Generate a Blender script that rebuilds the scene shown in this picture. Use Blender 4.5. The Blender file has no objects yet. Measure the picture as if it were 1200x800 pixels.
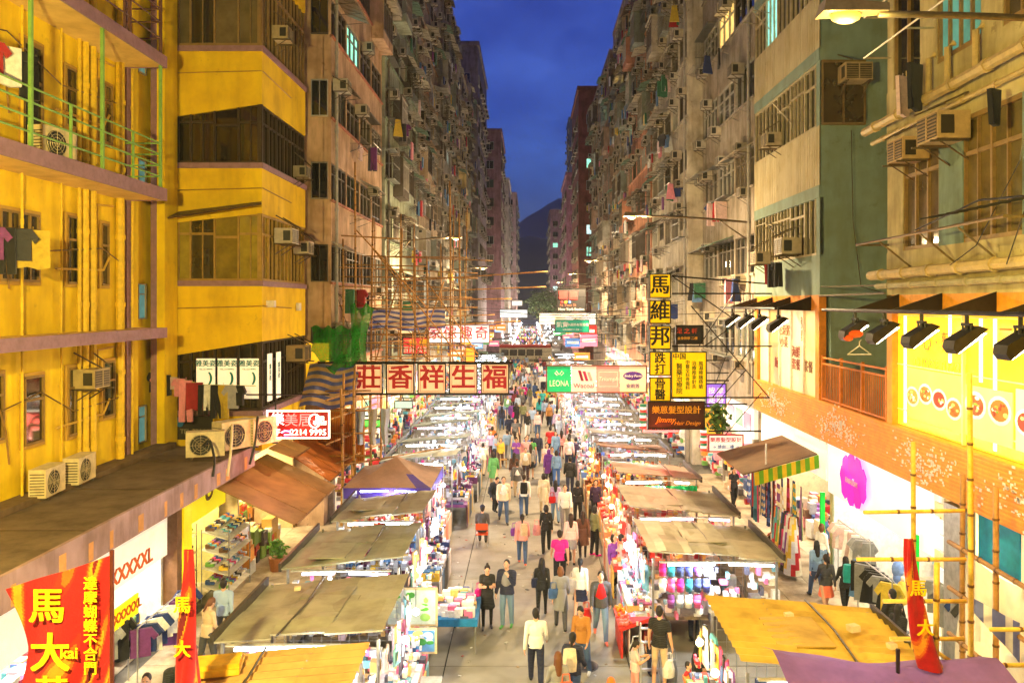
import bpy, math, random
import numpy as np
from mathutils import Vector, Matrix, Euler
R = random.Random(11)
S = bpy.context.scene
COL = S.collection
F, CX, CY, H = 950.0, 620.0, 355.0, 8.5      # focal length and vanishing point in photo pixels, camera height in metres
rad = math.radians
PI = math.pi

# ------------------------------------------------------------------ camera
cam_d = bpy.data.cameras.new('camera'); cam = bpy.data.objects.new('camera', cam_d); COL.objects.link(cam)
cam.location = (0, 0, H); cam.rotation_euler = (PI/2, 0, 0)
cam_d.sensor_width = 36; cam_d.lens = 28.5; cam_d.shift_x = -20/1200; cam_d.shift_y = -45/1200
cam_d.clip_start = 0.1; cam_d.clip_end = 8000
S.camera = cam

# ------------------------------------------------------------------ world: dusk sky
world = bpy.data.worlds.new('World'); S.world = world; world.use_nodes = True
wn, wl = world.node_tree.nodes, world.node_tree.links
wn.clear()
w_out = wn.new('ShaderNodeOutputWorld'); w_bg = wn.new('ShaderNodeBackground')
w_sky = wn.new('ShaderNodeTexSky'); w_sky.sky_type = 'NISHITA'; w_sky.sun_disc = False
w_sky.sun_elevation = rad(-2.0); w_sky.sun_rotation = rad(0); w_sky.air_density = 1.0; w_sky.dust_density = 1.0; w_sky.ozone_density = 6.0
w_tc = wn.new('ShaderNodeTexCoord'); w_map = wn.new('ShaderNodeMapping'); w_map.inputs['Scale'].default_value = (4.0, 4.0, 7.0)
w_no = wn.new('ShaderNodeTexNoise'); w_no.inputs['Scale'].default_value = 2.2; w_no.inputs['Detail'].default_value = 7; w_no.inputs['Roughness'].default_value = 0.55
w_rm = wn.new('ShaderNodeValToRGB')
w_rm.color_ramp.elements[0].position = 0.36; w_rm.color_ramp.elements[0].color = (0.74, 0.75, 0.82, 1)
w_rm.color_ramp.elements[1].position = 0.68; w_rm.color_ramp.elements[1].color = (1.5, 1.35, 1.18, 1)
w_mx = wn.new('ShaderNodeMix'); w_mx.data_type = 'RGBA'; w_mx.blend_type = 'MULTIPLY'; w_mx.inputs['Factor'].default_value = 1
w_mx2 = wn.new('ShaderNodeMix'); w_mx2.data_type = 'RGBA'; w_mx2.blend_type = 'MULTIPLY'; w_mx2.inputs['Factor'].default_value = 1
w_mx2.inputs[7].default_value = (1.15, 1.12, 1.0, 1)
wl.new(w_tc.outputs['Generated'], w_map.inputs['Vector']); wl.new(w_map.outputs[0], w_no.inputs['Vector'])
wl.new(w_no.outputs['Fac'], w_rm.inputs['Fac'])
wl.new(w_sky.outputs['Color'], w_mx.inputs[6]); wl.new(w_rm.outputs['Color'], w_mx.inputs[7])
wl.new(w_mx.outputs[2], w_mx2.inputs[6]); wl.new(w_mx2.outputs[2], w_bg.inputs['Color'])
wl.new(w_bg.outputs[0], w_out.inputs['Surface'])
w_bg.inputs['Strength'].default_value = 1.15

# the sun has set: only the faintest broad glow is left
sun_d = bpy.data.lights.new('sun', 'SUN'); sun = bpy.data.objects.new('sun', sun_d); COL.objects.link(sun)
sun_d.energy = 0.02; sun_d.angle = rad(20); sun_d.color = (1, 0.85, 0.7)
sun.rotation_euler = (rad(-80), 0, 0)

# ------------------------------------------------------------------ colour management, sampling
S.view_settings.view_transform = 'Standard'; S.view_settings.look = 'None'
S.view_settings.exposure = 0.74; S.view_settings.gamma = 1.0; S.view_settings.use_curve_mapping = False
S.render.engine = 'CYCLES'
S.cycles.use_denoising = True
S.cycles.max_bounces = 4; S.cycles.diffuse_bounces = 2; S.cycles.volume_bounces = 0; S.cycles.use_adaptive_sampling = True; S.cycles.adaptive_threshold = 0.07; S.cycles.adaptive_min_samples = 16; S.cycles.glossy_bounces = 2; S.cycles.transmission_bounces = 3
S.cycles.transparent_max_bounces = 6
S.cycles.caustics_reflective = False; S.cycles.caustics_refractive = False
S.cycles.sample_clamp_indirect = 6; S.cycles.use_light_tree = True

# ------------------------------------------------------------------ materials
def srgb(r, g=None, b=None):
    if g is None: r, g, b = r
    f = lambda c: (c/255/12.92) if c/255 <= 0.04045 else ((c/255+0.055)/1.055)**2.4
    return (f(r), f(g), f(b))

MATS = {}
def fam(name, rough=0.7, metal=0.0, nscale=3.0, namt=0.25, bump=0.0, bscale=40, streak=0.0, attr=True, spec=0.4, sheen=0.0, trans=0.0, emit=0.0, grime_or_glow=None, alpha=None, peel=0.0):
    """a family material: base colour = colour attribute x object colour x grime noise"""
    m = bpy.data.materials.new(name); m.use_nodes = True; MATS[name] = m
    n, l = m.node_tree.nodes, m.node_tree.links
    b = n['Principled BSDF']; b.inputs['Roughness'].default_value = rough; b.inputs['Metallic'].default_value = metal
    b.inputs['Specular IOR Level'].default_value = spec
    oi = n.new('ShaderNodeObjectInfo')
    cur = oi.outputs['Color']
    def mul(a, c):
        x = n.new('ShaderNodeMix'); x.data_type = 'RGBA'; x.blend_type = 'MULTIPLY'; x.inputs['Factor'].default_value = 1
        l.new(a, x.inputs[6]); l.new(c, x.inputs[7]); return x.outputs[2]
    if attr:
        at = n.new('ShaderNodeAttribute'); at.attribute_name = 'col'
        cur = mul(cur, at.outputs['Color'])
    geo = n.new('ShaderNodeNewGeometry')
    if namt:
        no = n.new('ShaderNodeTexNoise'); no.inputs['Scale'].default_value = nscale; no.inputs['Detail'].default_value = 3.5; no.inputs['Roughness'].default_value = 0.65
        l.new(geo.outputs['Position'], no.inputs['Vector'])
        rp = n.new('ShaderNodeValToRGB'); rp.color_ramp.elements[0].position = 0.3; rp.color_ramp.elements[1].position = 0.62
        lo = 1-namt; g = grime_or_glow or (lo, lo, lo)
        rp.color_ramp.elements[0].color = (*g, 1); rp.color_ramp.elements[1].color = (1, 1, 1, 1)
        l.new(no.outputs['Fac'], rp.inputs['Fac']); cur = mul(cur, rp.outputs['Color'])
    if streak:
        mp = n.new('ShaderNodeMapping'); mp.inputs['Scale'].default_value = (1.5, 1.5, 0.3)
        l.new(geo.outputs['Position'], mp.inputs['Vector'])
        no = n.new('ShaderNodeTexNoise'); no.inputs['Scale'].default_value = 1.4; no.inputs['Detail'].default_value = 4; no.inputs['Roughness'].default_value = 0.6
        l.new(mp.outputs[0], no.inputs['Vector'])
        rp = n.new('ShaderNodeValToRGB'); rp.color_ramp.elements[0].position = 0.34; rp.color_ramp.elements[1].position = 0.56
        lo = 1-streak; rp.color_ramp.elements[0].color = (lo, lo*0.97, lo*0.9, 1); rp.color_ramp.elements[1].color = (1, 1, 1, 1)
        l.new(no.outputs['Fac'], rp.inputs['Fac']); cur = mul(cur, rp.outputs['Color'])
    if peel:                                  # flaked and patched spots with sharp edges
        no = n.new('ShaderNodeTexNoise'); no.inputs['Scale'].default_value = 1.7; no.inputs['Detail'].default_value = 5; no.inputs['Roughness'].default_value = 0.7
        l.new(geo.outputs['Position'], no.inputs['Vector']); rp = n.new('ShaderNodeValToRGB'); rp.color_ramp.elements[0].position = 0.64; rp.color_ramp.elements[1].position = 0.66
        rp.color_ramp.elements[0].color = (1, 1, 1, 1); q = 1-peel; rp.color_ramp.elements[1].color = (q, q*.97, q*.92, 1); l.new(no.outputs['Fac'], rp.inputs['Fac']); cur = mul(cur, rp.outputs['Color'])
    l.new(cur, b.inputs['Base Color'])
    if bump:
        nb = n.new('ShaderNodeTexNoise'); nb.inputs['Scale'].default_value = bscale; nb.inputs['Detail'].default_value = 2
        l.new(geo.outputs['Position'], nb.inputs['Vector'])
        bp = n.new('ShaderNodeBump'); bp.inputs['Strength'].default_value = bump; bp.inputs['Distance'].default_value = 0.02
        l.new(nb.outputs['Fac'], bp.inputs['Height']); l.new(bp.outputs[0], b.inputs['Normal'])
    if sheen: b.inputs['Sheen Weight'].default_value = sheen
    if trans:     # thin cloth or plastic that lets light through
        tr = n.new('ShaderNodeBsdfTranslucent'); l.new(cur, tr.inputs['Color'])
        ms = n.new('ShaderNodeMixShader'); ms.inputs['Fac'].default_value = trans
        l.new(b.outputs[0], ms.inputs[1]); l.new(tr.outputs[0], ms.inputs[2]); l.new(ms.outputs[0], n['Material Output'].inputs['Surface'])
    if alpha is not None: b.inputs['Alpha'].default_value = alpha
    if emit:
        l.new(cur, b.inputs['Emission Color']); b.inputs['Emission Strength'].default_value = emit
    return m

WALL = fam('wall_plaster', 0.85, nscale=0.9, namt=0.4, bump=0.2, bscale=25, streak=0.34, grime_or_glow=(0.6, 0.56, 0.5), peel=0.3)
CLEANWALL = fam('painted_wall', 0.75, nscale=1.1, namt=0.2, bump=0.1, bscale=30, streak=0.14, grime_or_glow=(0.82, 0.76, 0.64), peel=0.16)
ROADM = fam('road_concrete', 0.8, nscale=0.55, namt=0.3, bump=0.5, bscale=60, grime_or_glow=(0.56, 0.55, 0.53))
CONC = fam('concrete', 0.85, nscale=1.6, namt=0.45, bump=0.4, bscale=22, streak=0.0, grime_or_glow=(0.5, 0.47, 0.43))
PAINT = fam('paint', 0.55, nscale=5, namt=0.28, bump=0.05)
METAL = fam('metal', 0.42, metal=0.6, nscale=6, namt=0.35, bump=0.05)
SHEET = fam('roof_sheet_metal', 0.5, metal=0.15, nscale=1.3, namt=0.5, bump=0.12, bscale=14, grime_or_glow=(0.6, 0.57, 0.53))
PLASTIC = fam('plastic', 0.4, nscale=8, namt=0.15)
CLOTH = fam('cloth', 0.9, nscale=9, namt=0.25, bump=0.35, bscale=30, sheen=0.15)
TARP = fam('tarpaulin', 0.6, nscale=2.5, namt=0.25, bump=0.3, bscale=9, trans=0.3)
GOODS = fam('goods', 0.5, nscale=14, namt=0.25)
WOOD = fam('wood', 0.7, nscale=7, namt=0.4, bump=0.2)
BAMBOO = fam('bamboo', 0.55, nscale=9, namt=0.35, bump=0.1)
GLASS = fam('window_glass', 0.06, nscale=2.0, namt=0.45, attr=False, spec=0.9)
TXT = fam('lettering_paint', 0.5, namt=0.12, nscale=8, attr=False)
NET = fam('net', 0.9, nscale=30, namt=0.5, trans=0.4, alpha=0.6)
CLEARSHEET = fam('plastic_sheet', 0.3, nscale=3, namt=0.2, bump=0.4, bscale=6, trans=0.3, alpha=0.55)
GLOW_PAINT = fam('lightbox', 0.4, nscale=2, namt=0.1, emit=0.4)  # low glow for backlit boxes, also painted into signs lit from the front
LIGHTBOX_HI = fam('lightbox_bright', 0.25, nscale=0.5, namt=0.4, emit=0.75, grime_or_glow=(0.7, 0.55, 0.3))  # noise tint is no dirt: it paints an uneven glow into the panel
LITWIN = fam('lit_window', 0.3, nscale=1.5, namt=0.5, attr=False, emit=0.9)
LEAF = fam('leaf', 0.6, nscale=6, namt=0.4, trans=0.25)

def emat(name, col, strength):
    if name in MATS: return MATS[name]
    m = bpy.data.materials.new(name); m.use_nodes = True; MATS[name] = m
    n, l = m.node_tree.nodes, m.node_tree.links
    b = n['Principled BSDF']; b.inputs['Base Color'].default_value = (0.06, 0.06, 0.06, 1)
    b.inputs['Emission Color'].default_value = (*col, 1); b.inputs['Emission Strength'].default_value = strength
    return m
TUBE_W = emat('tube_white', (0.86, 0.94, 1.0), 16)
TUBE_P = emat('tube_violet', (0.8, 0.65, 1.0), 7)
BULB = emat('bulb_warm', (1.0, 0.82, 0.5), 30)
SODIUM = emat('sodium_lamp', (1.0, 0.42, 0.04), 1.5)
NEON_R = emat('neon_red', (1.0, 0.06, 0.05), 5)
NEON_W = emat('neon_warm_white', (1.0, 0.85, 0.6), 4)
FLOODL = emat('flood_lens', (1.0, 0.86, 0.55), 14)

# ------------------------------------------------------------------ builders
class MB:
    """collects shapes in world coordinates; build() links them as ONE mesh object"""
    def __init__(s, col=(0.5, 0.5, 0.5)):
        s.v = []; s.f = []; s.fc = []; s.c = col
    def add(s, vs, fs, col=None):
        o = len(s.v); s.v += [tuple(p) for p in vs]; c = col or s.c
        for f in fs: s.f.append(tuple(i+o for i in f)); s.fc.append(c)
        return s
    def box(s, x0, x1, y0, y1, z0, z1, col=None):
        if x0 > x1: x0, x1 = x1, x0
        if y0 > y1: y0, y1 = y1, y0
        if z0 > z1: z0, z1 = z1, z0
        vs = [(x0,y0,z0),(x1,y0,z0),(x1,y1,z0),(x0,y1,z0),(x0,y0,z1),(x1,y0,z1),(x1,y1,z1),(x0,y1,z1)]
        return s.add(vs, [(0,3,2,1),(4,5,6,7),(0,1,5,4),(1,2,6,5),(2,3,7,6),(3,0,4,7)], col)
    def obox(s, c, a, b, d, col=None):
        """box at centre c with half-axis vectors a, b, d"""
        c, a, b, d = Vector(c), Vector(a), Vector(b), Vector(d)
        vs = [c-a-b-d, c+a-b-d, c+a+b-d, c-a+b-d, c-a-b+d, c+a-b+d, c+a+b+d, c-a+b+d]
        return s.add(vs, [(0,3,2,1),(4,5,6,7),(0,1,5,4),(1,2,6,5),(2,3,7,6),(3,0,4,7)], col)
    def slab(s, p, thick, col=None, n=None):
        """quad p (4 points) given thickness along n (default its normal)"""
        p = [Vector(q) for q in p]
        n = Vector(n) if n else (p[1]-p[0]).cross(p[3]-p[0]).normalized()
        q = [a - n*thick for a in p]
        return s.add(p+q, [(0,1,2,3),(7,6,5,4),(0,4,5,1),(1,5,6,2),(2,6,7,3),(3,7,4,0)], col)
    def tube(s, pts, r, n=6, col=None, cap=True, r2=None):
        pts = [Vector(p) for p in pts]; rings = []
        for i, p in enumerate(pts):
            d = (pts[min(i+1, len(pts)-1)] - pts[max(i-1, 0)])
            if d.length < 1e-6: d = Vector((0,0,1))
            d.normalize(); u = d.cross(Vector((0,0,1)) if abs(d.z) < 0.9 else Vector((1,0,0))).normalized(); w = d.cross(u)
            rr = r if r2 is None else r + (r2-r)*i/max(1, len(pts)-1)
            rings.append([p + (u*math.cos(2*PI*k/n) + w*math.sin(2*PI*k/n))*rr for k in range(n)])
        vs = [q for ring in rings for q in ring]; fs = []
        for i in range(len(rings)-1):
            for k in range(n):
                fs.append((i*n+k, i*n+(k+1)%n, (i+1)*n+(k+1)%n, (i+1)*n+k))
        if cap: fs += [tuple(range(n))[::-1], tuple((len(rings)-1)*n+k for k in range(n))]
        return s.add(vs, fs, col)
    def ball(s, c, rx, ry=None, rz=None, n=8, m=5, col=None, M=None):
        ry = ry or rx; rz = rz or rx; vs = []; fs = []; c = Vector(c)
        for i in range(m+1):
            t = PI*i/m
            for k in range(n):
                a = 2*PI*k/n; v = Vector((rx*math.sin(t)*math.cos(a), ry*math.sin(t)*math.sin(a), rz*math.cos(t)))
                vs.append(c + (M @ v if M else v))
        for i in range(m):
            for k in range(n): fs.append((i*n+k, (i+1)*n+k, (i+1)*n+(k+1)%n, i*n+(k+1)%n))
        return s.add(vs, fs, col)
    def grid(s, fn, nu, nv, col=None, cfn=None):
        vs = [fn(i/nu, j/nv) for i in range(nu+1) for j in range(nv+1)]; o = len(s.v); s.v += [tuple(p) for p in vs]
        for i in range(nu):
            for j in range(nv):
                a = o + i*(nv+1)+j; s.f.append((a, a+nv+1, a+nv+2, a+1)); s.fc.append(cfn((i+.5)/nu, (j+.5)/nv) if cfn else (col or s.c))
        return s
    def mesh(s, name, origin=(0,0,0), smooth=False):
        me = bpy.data.meshes.new(name); o = Vector(origin)
        me.from_pydata([(p[0]-o.x, p[1]-o.y, p[2]-o.z) for p in s.v], [], s.f)
        at = me.attributes.new('col', 'FLOAT_COLOR', 'CORNER')
        lens = np.array([len(f) for f in s.f]); fc = np.array([(c[0], c[1], c[2], 1.0) for c in s.fc], dtype=np.float32)
        if len(lens): at.data.foreach_set('color', np.repeat(fc, lens, axis=0).ravel())
        if smooth and len(lens): me.polygons.foreach_set('use_smooth', np.ones(len(lens), dtype=bool))
        me.update(); return me
    def build(s, name, mat, parent=None, smooth=False, kind=None, label=None, cat=None, group=None):
        if parent is not None: org = WLOC[parent.name]
        else:
            a = np.array(s.v); org = Vector((float((a[:,0].min()+a[:,0].max())/2), float((a[:,1].min()+a[:,1].max())/2), float(a[:,2].min())))
        me = s.mesh(name, org, smooth); me.materials.append(mat)
        o = bpy.data.objects.new(name, me); COL.objects.link(o)
        if parent is not None: o.parent = parent; WLOC[o.name] = Vector(org)
        else: o.location = org; WLOC[o.name] = Vector(org)
        if parent is not None: WLOC[o.name] = Vector(org)
        tag(o, label, cat, group, kind)
        return o
WLOC = {}
def tag(o, label=None, cat=None, group=None, kind=None):
    if label: o['label'] = label
    if cat: o['category'] = cat
    if group: o['group'] = group
    if kind: o['kind'] = kind
    return o
def thing(name, label, cat, loc=(0,0,0), group=None, rz=0):
    o = bpy.data.objects.new(name, None); COL.objects.link(o); o.empty_display_size = 0.2
    o.location = loc; o.rotation_euler = (0, 0, rz); WLOC[o.name] = Vector(loc)
    return tag(o, label, cat, group)
def put(name, me, parent, loc, rz=0, scale=(1,1,1), color=None, mat=None, **kw):
    """an object that shares mesh data; loc in world coordinates (parents here are never rotated)"""
    o = bpy.data.objects.new(name, me); COL.objects.link(o)
    if parent is not None:
        o.parent = parent; loc = Vector(loc); o.location = loc - WLOC[parent.name]; WLOC[o.name] = loc
    else: o.location = loc; WLOC[o.name] = Vector(loc)
    o.rotation_euler = (0, 0, rz); o.scale = scale
    if color: o.color = (*color[:3], 1)
    tag(o, kw.get('label'), kw.get('cat'), kw.get('group'), kw.get('kind'))
    return o
def shared(mb, name, mat, smooth=False):
    me = mb.mesh(name, (0,0,0), smooth); me.materials.append(mat); return me
def text(body, size, loc, parent, col, mat=None, rot=(PI/2, 0, 0), bold=0.02, depth=0.008, align='CENTER', name='lettering', spacing=1.0, line=1.0, sx=1.0, shear=0.0):
    cu = bpy.data.curves.new(name, 'FONT'); cu.body = body; cu.size = size; cu.align_x = align; cu.align_y = 'CENTER'
    cu.extrude = depth;  cu.space_character = spacing; cu.space_line = line; cu.resolution_u = 3; cu.shear = shear
    cu.materials.append(mat or TXT)
    o = bpy.data.objects.new(name, cu); COL.objects.link(o)
    if parent is not None: o.parent = parent; o.location = Vector(loc) - WLOC[parent.name]
    else: o.location = loc
    o.rotation_euler = rot; o.scale = (sx, 1, 1); o.color = (*col, 1); o['bold'] = bold*size*.75
    return o
def px(x, y, Y):
    """the point at depth Y that the photo shows at pixel x, y"""
    return Vector(((x-CX)*Y/F, Y, H-(y-CY)*Y/F))
def ydep(x, X): return X*F/(x-CX)          # depth at which the plane X shows at column x
def gnd(y, z=0.0): return (H-z)*F/(y-CY)     # depth of the level z that shows at row y
def lamp(name, kind, loc, energy, color, parent=None, size=0.1, rot=None, spot=None, blend=0.5, sy=None):
    d = bpy.data.lights.new(name, kind); d.energy = energy; d.color = color
    if kind == 'AREA':
        d.size = size
        if sy: d.shape = 'RECTANGLE'; d.size_y = sy
    else: d.shadow_soft_size = size
    if kind == 'SPOT': d.spot_size = spot or rad(120); d.spot_blend = blend
    o = bpy.data.objects.new(name, d); COL.objects.link(o)
    if parent is not None: o.parent = parent; o.location = Vector(loc)-WLOC[parent.name]
    else: o.location = loc
    if rot: o.rotation_euler = rot
    return o
ORD = ['nearest', 'second', 'third', 'fourth', 'fifth', 'sixth', 'seventh', 'eighth', 'ninth', 'tenth', 'eleventh', 'twelfth', 'thirteenth', 'fourteenth', 'fifteenth', 'sixteenth', 'seventeenth', 'eighteenth', 'nineteenth', 'twentieth', 'twenty-first', 'twenty-second', 'twenty-third', 'twenty-fourth', 'twenty-fifth', 'twenty-sixth']
def jit(c, a=0.1, rr=None):
    rr = rr or R; k = 1 + rr.uniform(-a, a); return tuple(max(0.002, min(1, x*k)) for x in c)
def pick(*a): return R.choice(a)
PAL = [srgb(*c) for c in [(230,230,235),(245,245,245),(210,60,70),(230,80,140),(250,170,190),(60,90,160),(40,50,80),(30,30,34),(90,170,190),(240,200,70),(240,140,60),(120,180,90),(150,90,170),(190,190,200),(110,80,60),(220,200,170),(70,70,80),(200,40,50),(240,230,200),(90,120,190)]]
# ================================================================== ground, road, pavements, hills
def plain(name, mb, mat, parent=None, kind='structure', **k): return mb.build(name, mat, parent, kind=kind if parent is None else None, **k)
CONCR = srgb(162, 157, 145)
g = MB((0.10, 0.10, 0.10)); g.box(-3000, 3000, -200, 6000, -0.6, -0.12); plain('ground', g, CONC)
rb = MB((0.05, 0.05, 0.05)); rb.box(-5.7, 6.1, -5, 400, -0.3, -0.03); road = plain('road', rb, CONC)
cols = [(-5.7, -1.985), (-1.955, 2.335), (2.365, 6.1)]
for (a, b) in cols:
    y = -5 + (0 if a != cols[1][0] else 0)
    while y < 125:
        st = 6.0 if y < 60 else 20.0
        m = MB(jit(CONCR, 0.06)); m.box(a, b, y+0.012, y+st-0.012, -0.03, 0.0)
        m.build('road_slab', ROADM, road); y += st
m = MB(CONCR); m.box(-5.7, 6.1, 125, 400, -0.03, 0.0); m.build('road_slab', ROADM, road)
for sgn, xk, xo in ((-1, -5.7, -16.0), (1, 6.1, 19.0)):
    pb = MB((0.16, 0.15, 0.13)); x0, x1 = sorted((xk, xo)); pb.box(x0, x1, -5, 400, -0.1, 0.12)
    pv = plain('pavement', pb, CONC)
    for kY in range(10):
        m = MB(srgb(140, 136, 128)); y = -4 + kY*12.0
        m.box(xk-0.002, xk+sgn*0.22, y, y+11.97, -0.05, 0.145); m.build('kerb_stone', CONC, pv)
    tile = MB((1, 1, 1)); tile.box(-0.492, 0.492, -0.742, 0.742, -0.02, 0.012); tm = shared(tile, 'paving_slab', CONC)
    y = 12.0
    while y < 40:
        for kx in range(3):
            put('paving_slab', tm, pv, (xk+sgn*(0.73+kx*1.0), y, 0.125), color=jit(srgb(196, 178, 150), 0.09))
        y += 1.5

def hill(name, Y, prof, depth, col):
    m = MB(col)
    def fn(u, v):
        X = -1600 + 3200*u; t = (X/Y)*F + CX
        z = np.interp(t, [p[0] for p in prof], [p[1] for p in prof])
        z = z*(1-abs(2*v-1)**1.7) + 5*math.sin(X*0.021)+4*math.sin(X*0.055+v*5)
        return (X, Y+depth*v, max(-2, z))
    m.grid(fn, 90, 10); return m.build(name, LEAF, smooth=True, kind='structure')
hill('hill', 900, [(-2000, 60), (560, 92), (605, 98), (632, 105), (655, 98), (700, 90), (2500, 50)], 500, (0.03, 0.045, 0.03))
hill('hill', 2400, [(-600, 150), (560, 250), (600, 282), (630, 330), (668, 378), (700, 330), (1500, 180)], 900, (0.04, 0.06, 0.06))

# ================================================================== shared facade pieces (all face -Y, origin on the wall plane)
def sub(name, me, parent, color=None, loc=(0,0,0), scale=(1,1,1)):
    o = bpy.data.objects.new(name, me); COL.objects.link(o); o.parent = parent; o.location = loc; o.scale = scale
    if color: o.color = (*color, 1)
    return o
def win_mesh(nx, tr, t=0.035):
    m = MB((1, 1, 1))
    def bar(x0, x1, z0, z1, d=0.05): m.box(x0, x1, -d, 0.03, z0, z1)
    bar(-.5, .5, -.5, -.5+t); bar(-.5, .5, .5-t, .5); bar(-.5, -.5+t, -.5+t, .5-t); bar(.5-t, .5, -.5+t, .5-t)
    for k in range(1, nx):
        x = -.5 + k/nx; bar(x-t*.5, x+t*.5, -.5+t, .5-t, 0.045)
    if tr:
        m.box(-.5+t, .5-t, -0.04, 0.03, tr-t*.5, tr+t*.5)
    return shared(m, 'window_frame', PAINT)
WINS = [win_mesh(2, 0), win_mesh(2, 0.2), win_mesh(3, 0.18), win_mesh(4, 0.22), win_mesh(1, 0.15), win_mesh(3, 0)]
def pane_mesh(mat):
    m = MB((1, 1, 1)); m.box(-.47, .47, 0.0, 0.012, -.47, .47); return shared(m, 'pane', mat)
PANE, PANE_LIT = pane_mesh(GLASS), pane_mesh(LITWIN)
def ac_mesh():
    m = MB(srgb(196, 188, 172)); w, h, d = .33, .21, .5
    m.box(-w, w, -d, 0, -h, h)
    m.box(-w+.03, w-.03, -d-.006, -d, -h+.03, h-.03, (0.05, 0.05, 0.05))
    for k in range(7): z = -h+.05+k*.053; m.box(-w+.03, w-.03, -d-.016, -d-.006, z, z+.022, srgb(150, 142, 128))
    m.box(-.012, .012, -d-.02, -d-.006, -h+.03, h-.03)
    for s in (-1, 1):
        m.box(s*w, s*(w+.006), -d+.05, -d+.25, -h+.07, h-.07, (0.04, 0.04, 0.04))
        m.tube([(s*(w-.06), -d*.95, -h-.01), (s*(w-.06), -.0, -h-.32)], .014, 4, (0.12, 0.09, 0.07))
        m.box(s*(w-.08), s*(w-.03), -d, 0, -h-.03, -h-.004, (0.12, 0.09, 0.07))
    return shared(m, 'air_conditioner', PAINT)
AC = ac_mesh()
def awn_mesh():
    m = MB((1, 1, 1)); n = 10
    for k in range(n):
        a, b = -.5+k/n, -.5+(k+1)/n; e = .02 if k % 2 else 0
        m.slab([(a, 0, 0+e), (a, -1, -.35+e), (b, -1, -.35+e), (b, 0, 0+e)], .02, n=(0, -.33, .94))
    for x in (-.42, 0, .42): m.tube([(x, 0, -.42), (x, -.92, -.36)], .012, 4, (.2, .18, .16))
    return shared(m, 'awning', SHEET)
AWN = awn_mesh()
def rack_mesh(n):
    m = MB((0.25, 0.23, 0.2))
    for x in (-.75, .75): m.tube([(x, 0, -.35), (x, -.9, 0), (x, 0, 0)], .014, 4)
    for k in range(n): y = -.9+k*.8/n; m.tube([(-.85, y, 0), (.85, y, 0)], .011, 4)
    return shared(m, 'drying_rack', METAL)
RACKS = [rack_mesh(2), rack_mesh(4)]
def cage_mesh():
    m = MB((1, 1, 1)); d = .42
    for z in (-.5, 0, .5): m.tube([(-.5, 0, z), (-.5, -d, z), (.5, -d, z), (.5, 0, z)], .012, 4)
    for k in range(9): x = -.5+k/8; m.tube([(x, -d, -.5), (x, -d, .5)], .008, 4)
    m.box(-.5, .5, -d, 0, -.52, -.5); m.box(-.52, .52, -d-.03, 0, .5, .52)
    return shared(m, 'window_cage', METAL)
CAGE = cage_mesh()
def shirt_mesh(kind):
    m = MB((1, 1, 1)); r = random.Random(kind*7+1)
    if kind == 0: pts = [(-.22, 0), (.22, 0), (.36, -.2), (.27, -.3), (.2, -.2), (.21, -.66), (-.21, -.66), (-.2, -.2), (-.27, -.3), (-.36, -.2)]
    elif kind == 1: pts = [(-.17, 0), (.17, 0), (.19, -.95), (.03, -.95), (0, -.35), (-.03, -.95), (-.19, -.95)]
    elif kind == 2: pts = [(-.3, 0), (.3, 0), (.31, -.8), (.1, -.84), (-.1, -.78), (-.3, -.82)]
    else: pts = [(-.14, 0), (.14, 0), (.16, -.25), (.26, -.9), (-.26, -.9), (-.16, -.25)]
    n = len(pts); f = [(x, -.045+.02*math.sin(x*14+z*5), z) for x, z in pts]; b = [(x, .045+.02*math.sin(x*14+z*5), z) for x, z in pts]
    m.add(f+b, [tuple(range(n))[::-1], tuple(range(n, 2*n))] + [(i, (i+1) % n, n+(i+1) % n, n+i) for i in range(n)])
    m.tube([(0, 0, .0), (0, 0, .07)], .008, 4)
    return shared(m, 'garment', CLOTH)
SHIRT = [shirt_mesh(k) for k in range(4)]
CLOTHCOL = [srgb(*c) for c in [(30,30,36),(240,240,240),(170,40,50),(40,60,120),(90,130,180),(220,190,190),(60,60,66),(210,180,60),(60,120,90),(120,60,130),(235,150,170),(150,150,155)]]
LAUNDRY_FAR = MB()

GLASSCOL = [srgb(24, 24, 28), srgb(34, 34, 38), srgb(48, 46, 44), srgb(90, 96, 90), srgb(44, 62, 62), srgb(96, 88, 72), srgb(34, 40, 46)]
LITCOL = [srgb(150, 235, 205), srgb(255, 214, 120), srgb(200, 235, 235), srgb(255, 190, 100)]
def add_window(b, loc, rz, w, h, near=True, kind=None, fcol=None, lit=None, gcol=None):
    k = kind if kind is not None else R.choice([0, 1, 2, 5, 1])
    o = put('window', WINS[k], b, loc, rz, (w, 1.6, h), fcol or jit(pick(srgb(150, 140, 125), srgb(110, 100, 88), srgb(190, 186, 176), srgb(80, 70, 60)), .1))
    if lit is None: lit = R.random() < 0.05
    sub('pane', PANE_LIT if lit else PANE, o, (gcol or jit(pick(*LITCOL), .1)) if lit else (gcol or jit(pick(*GLASSCOL), .2)))
    return o

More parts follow.
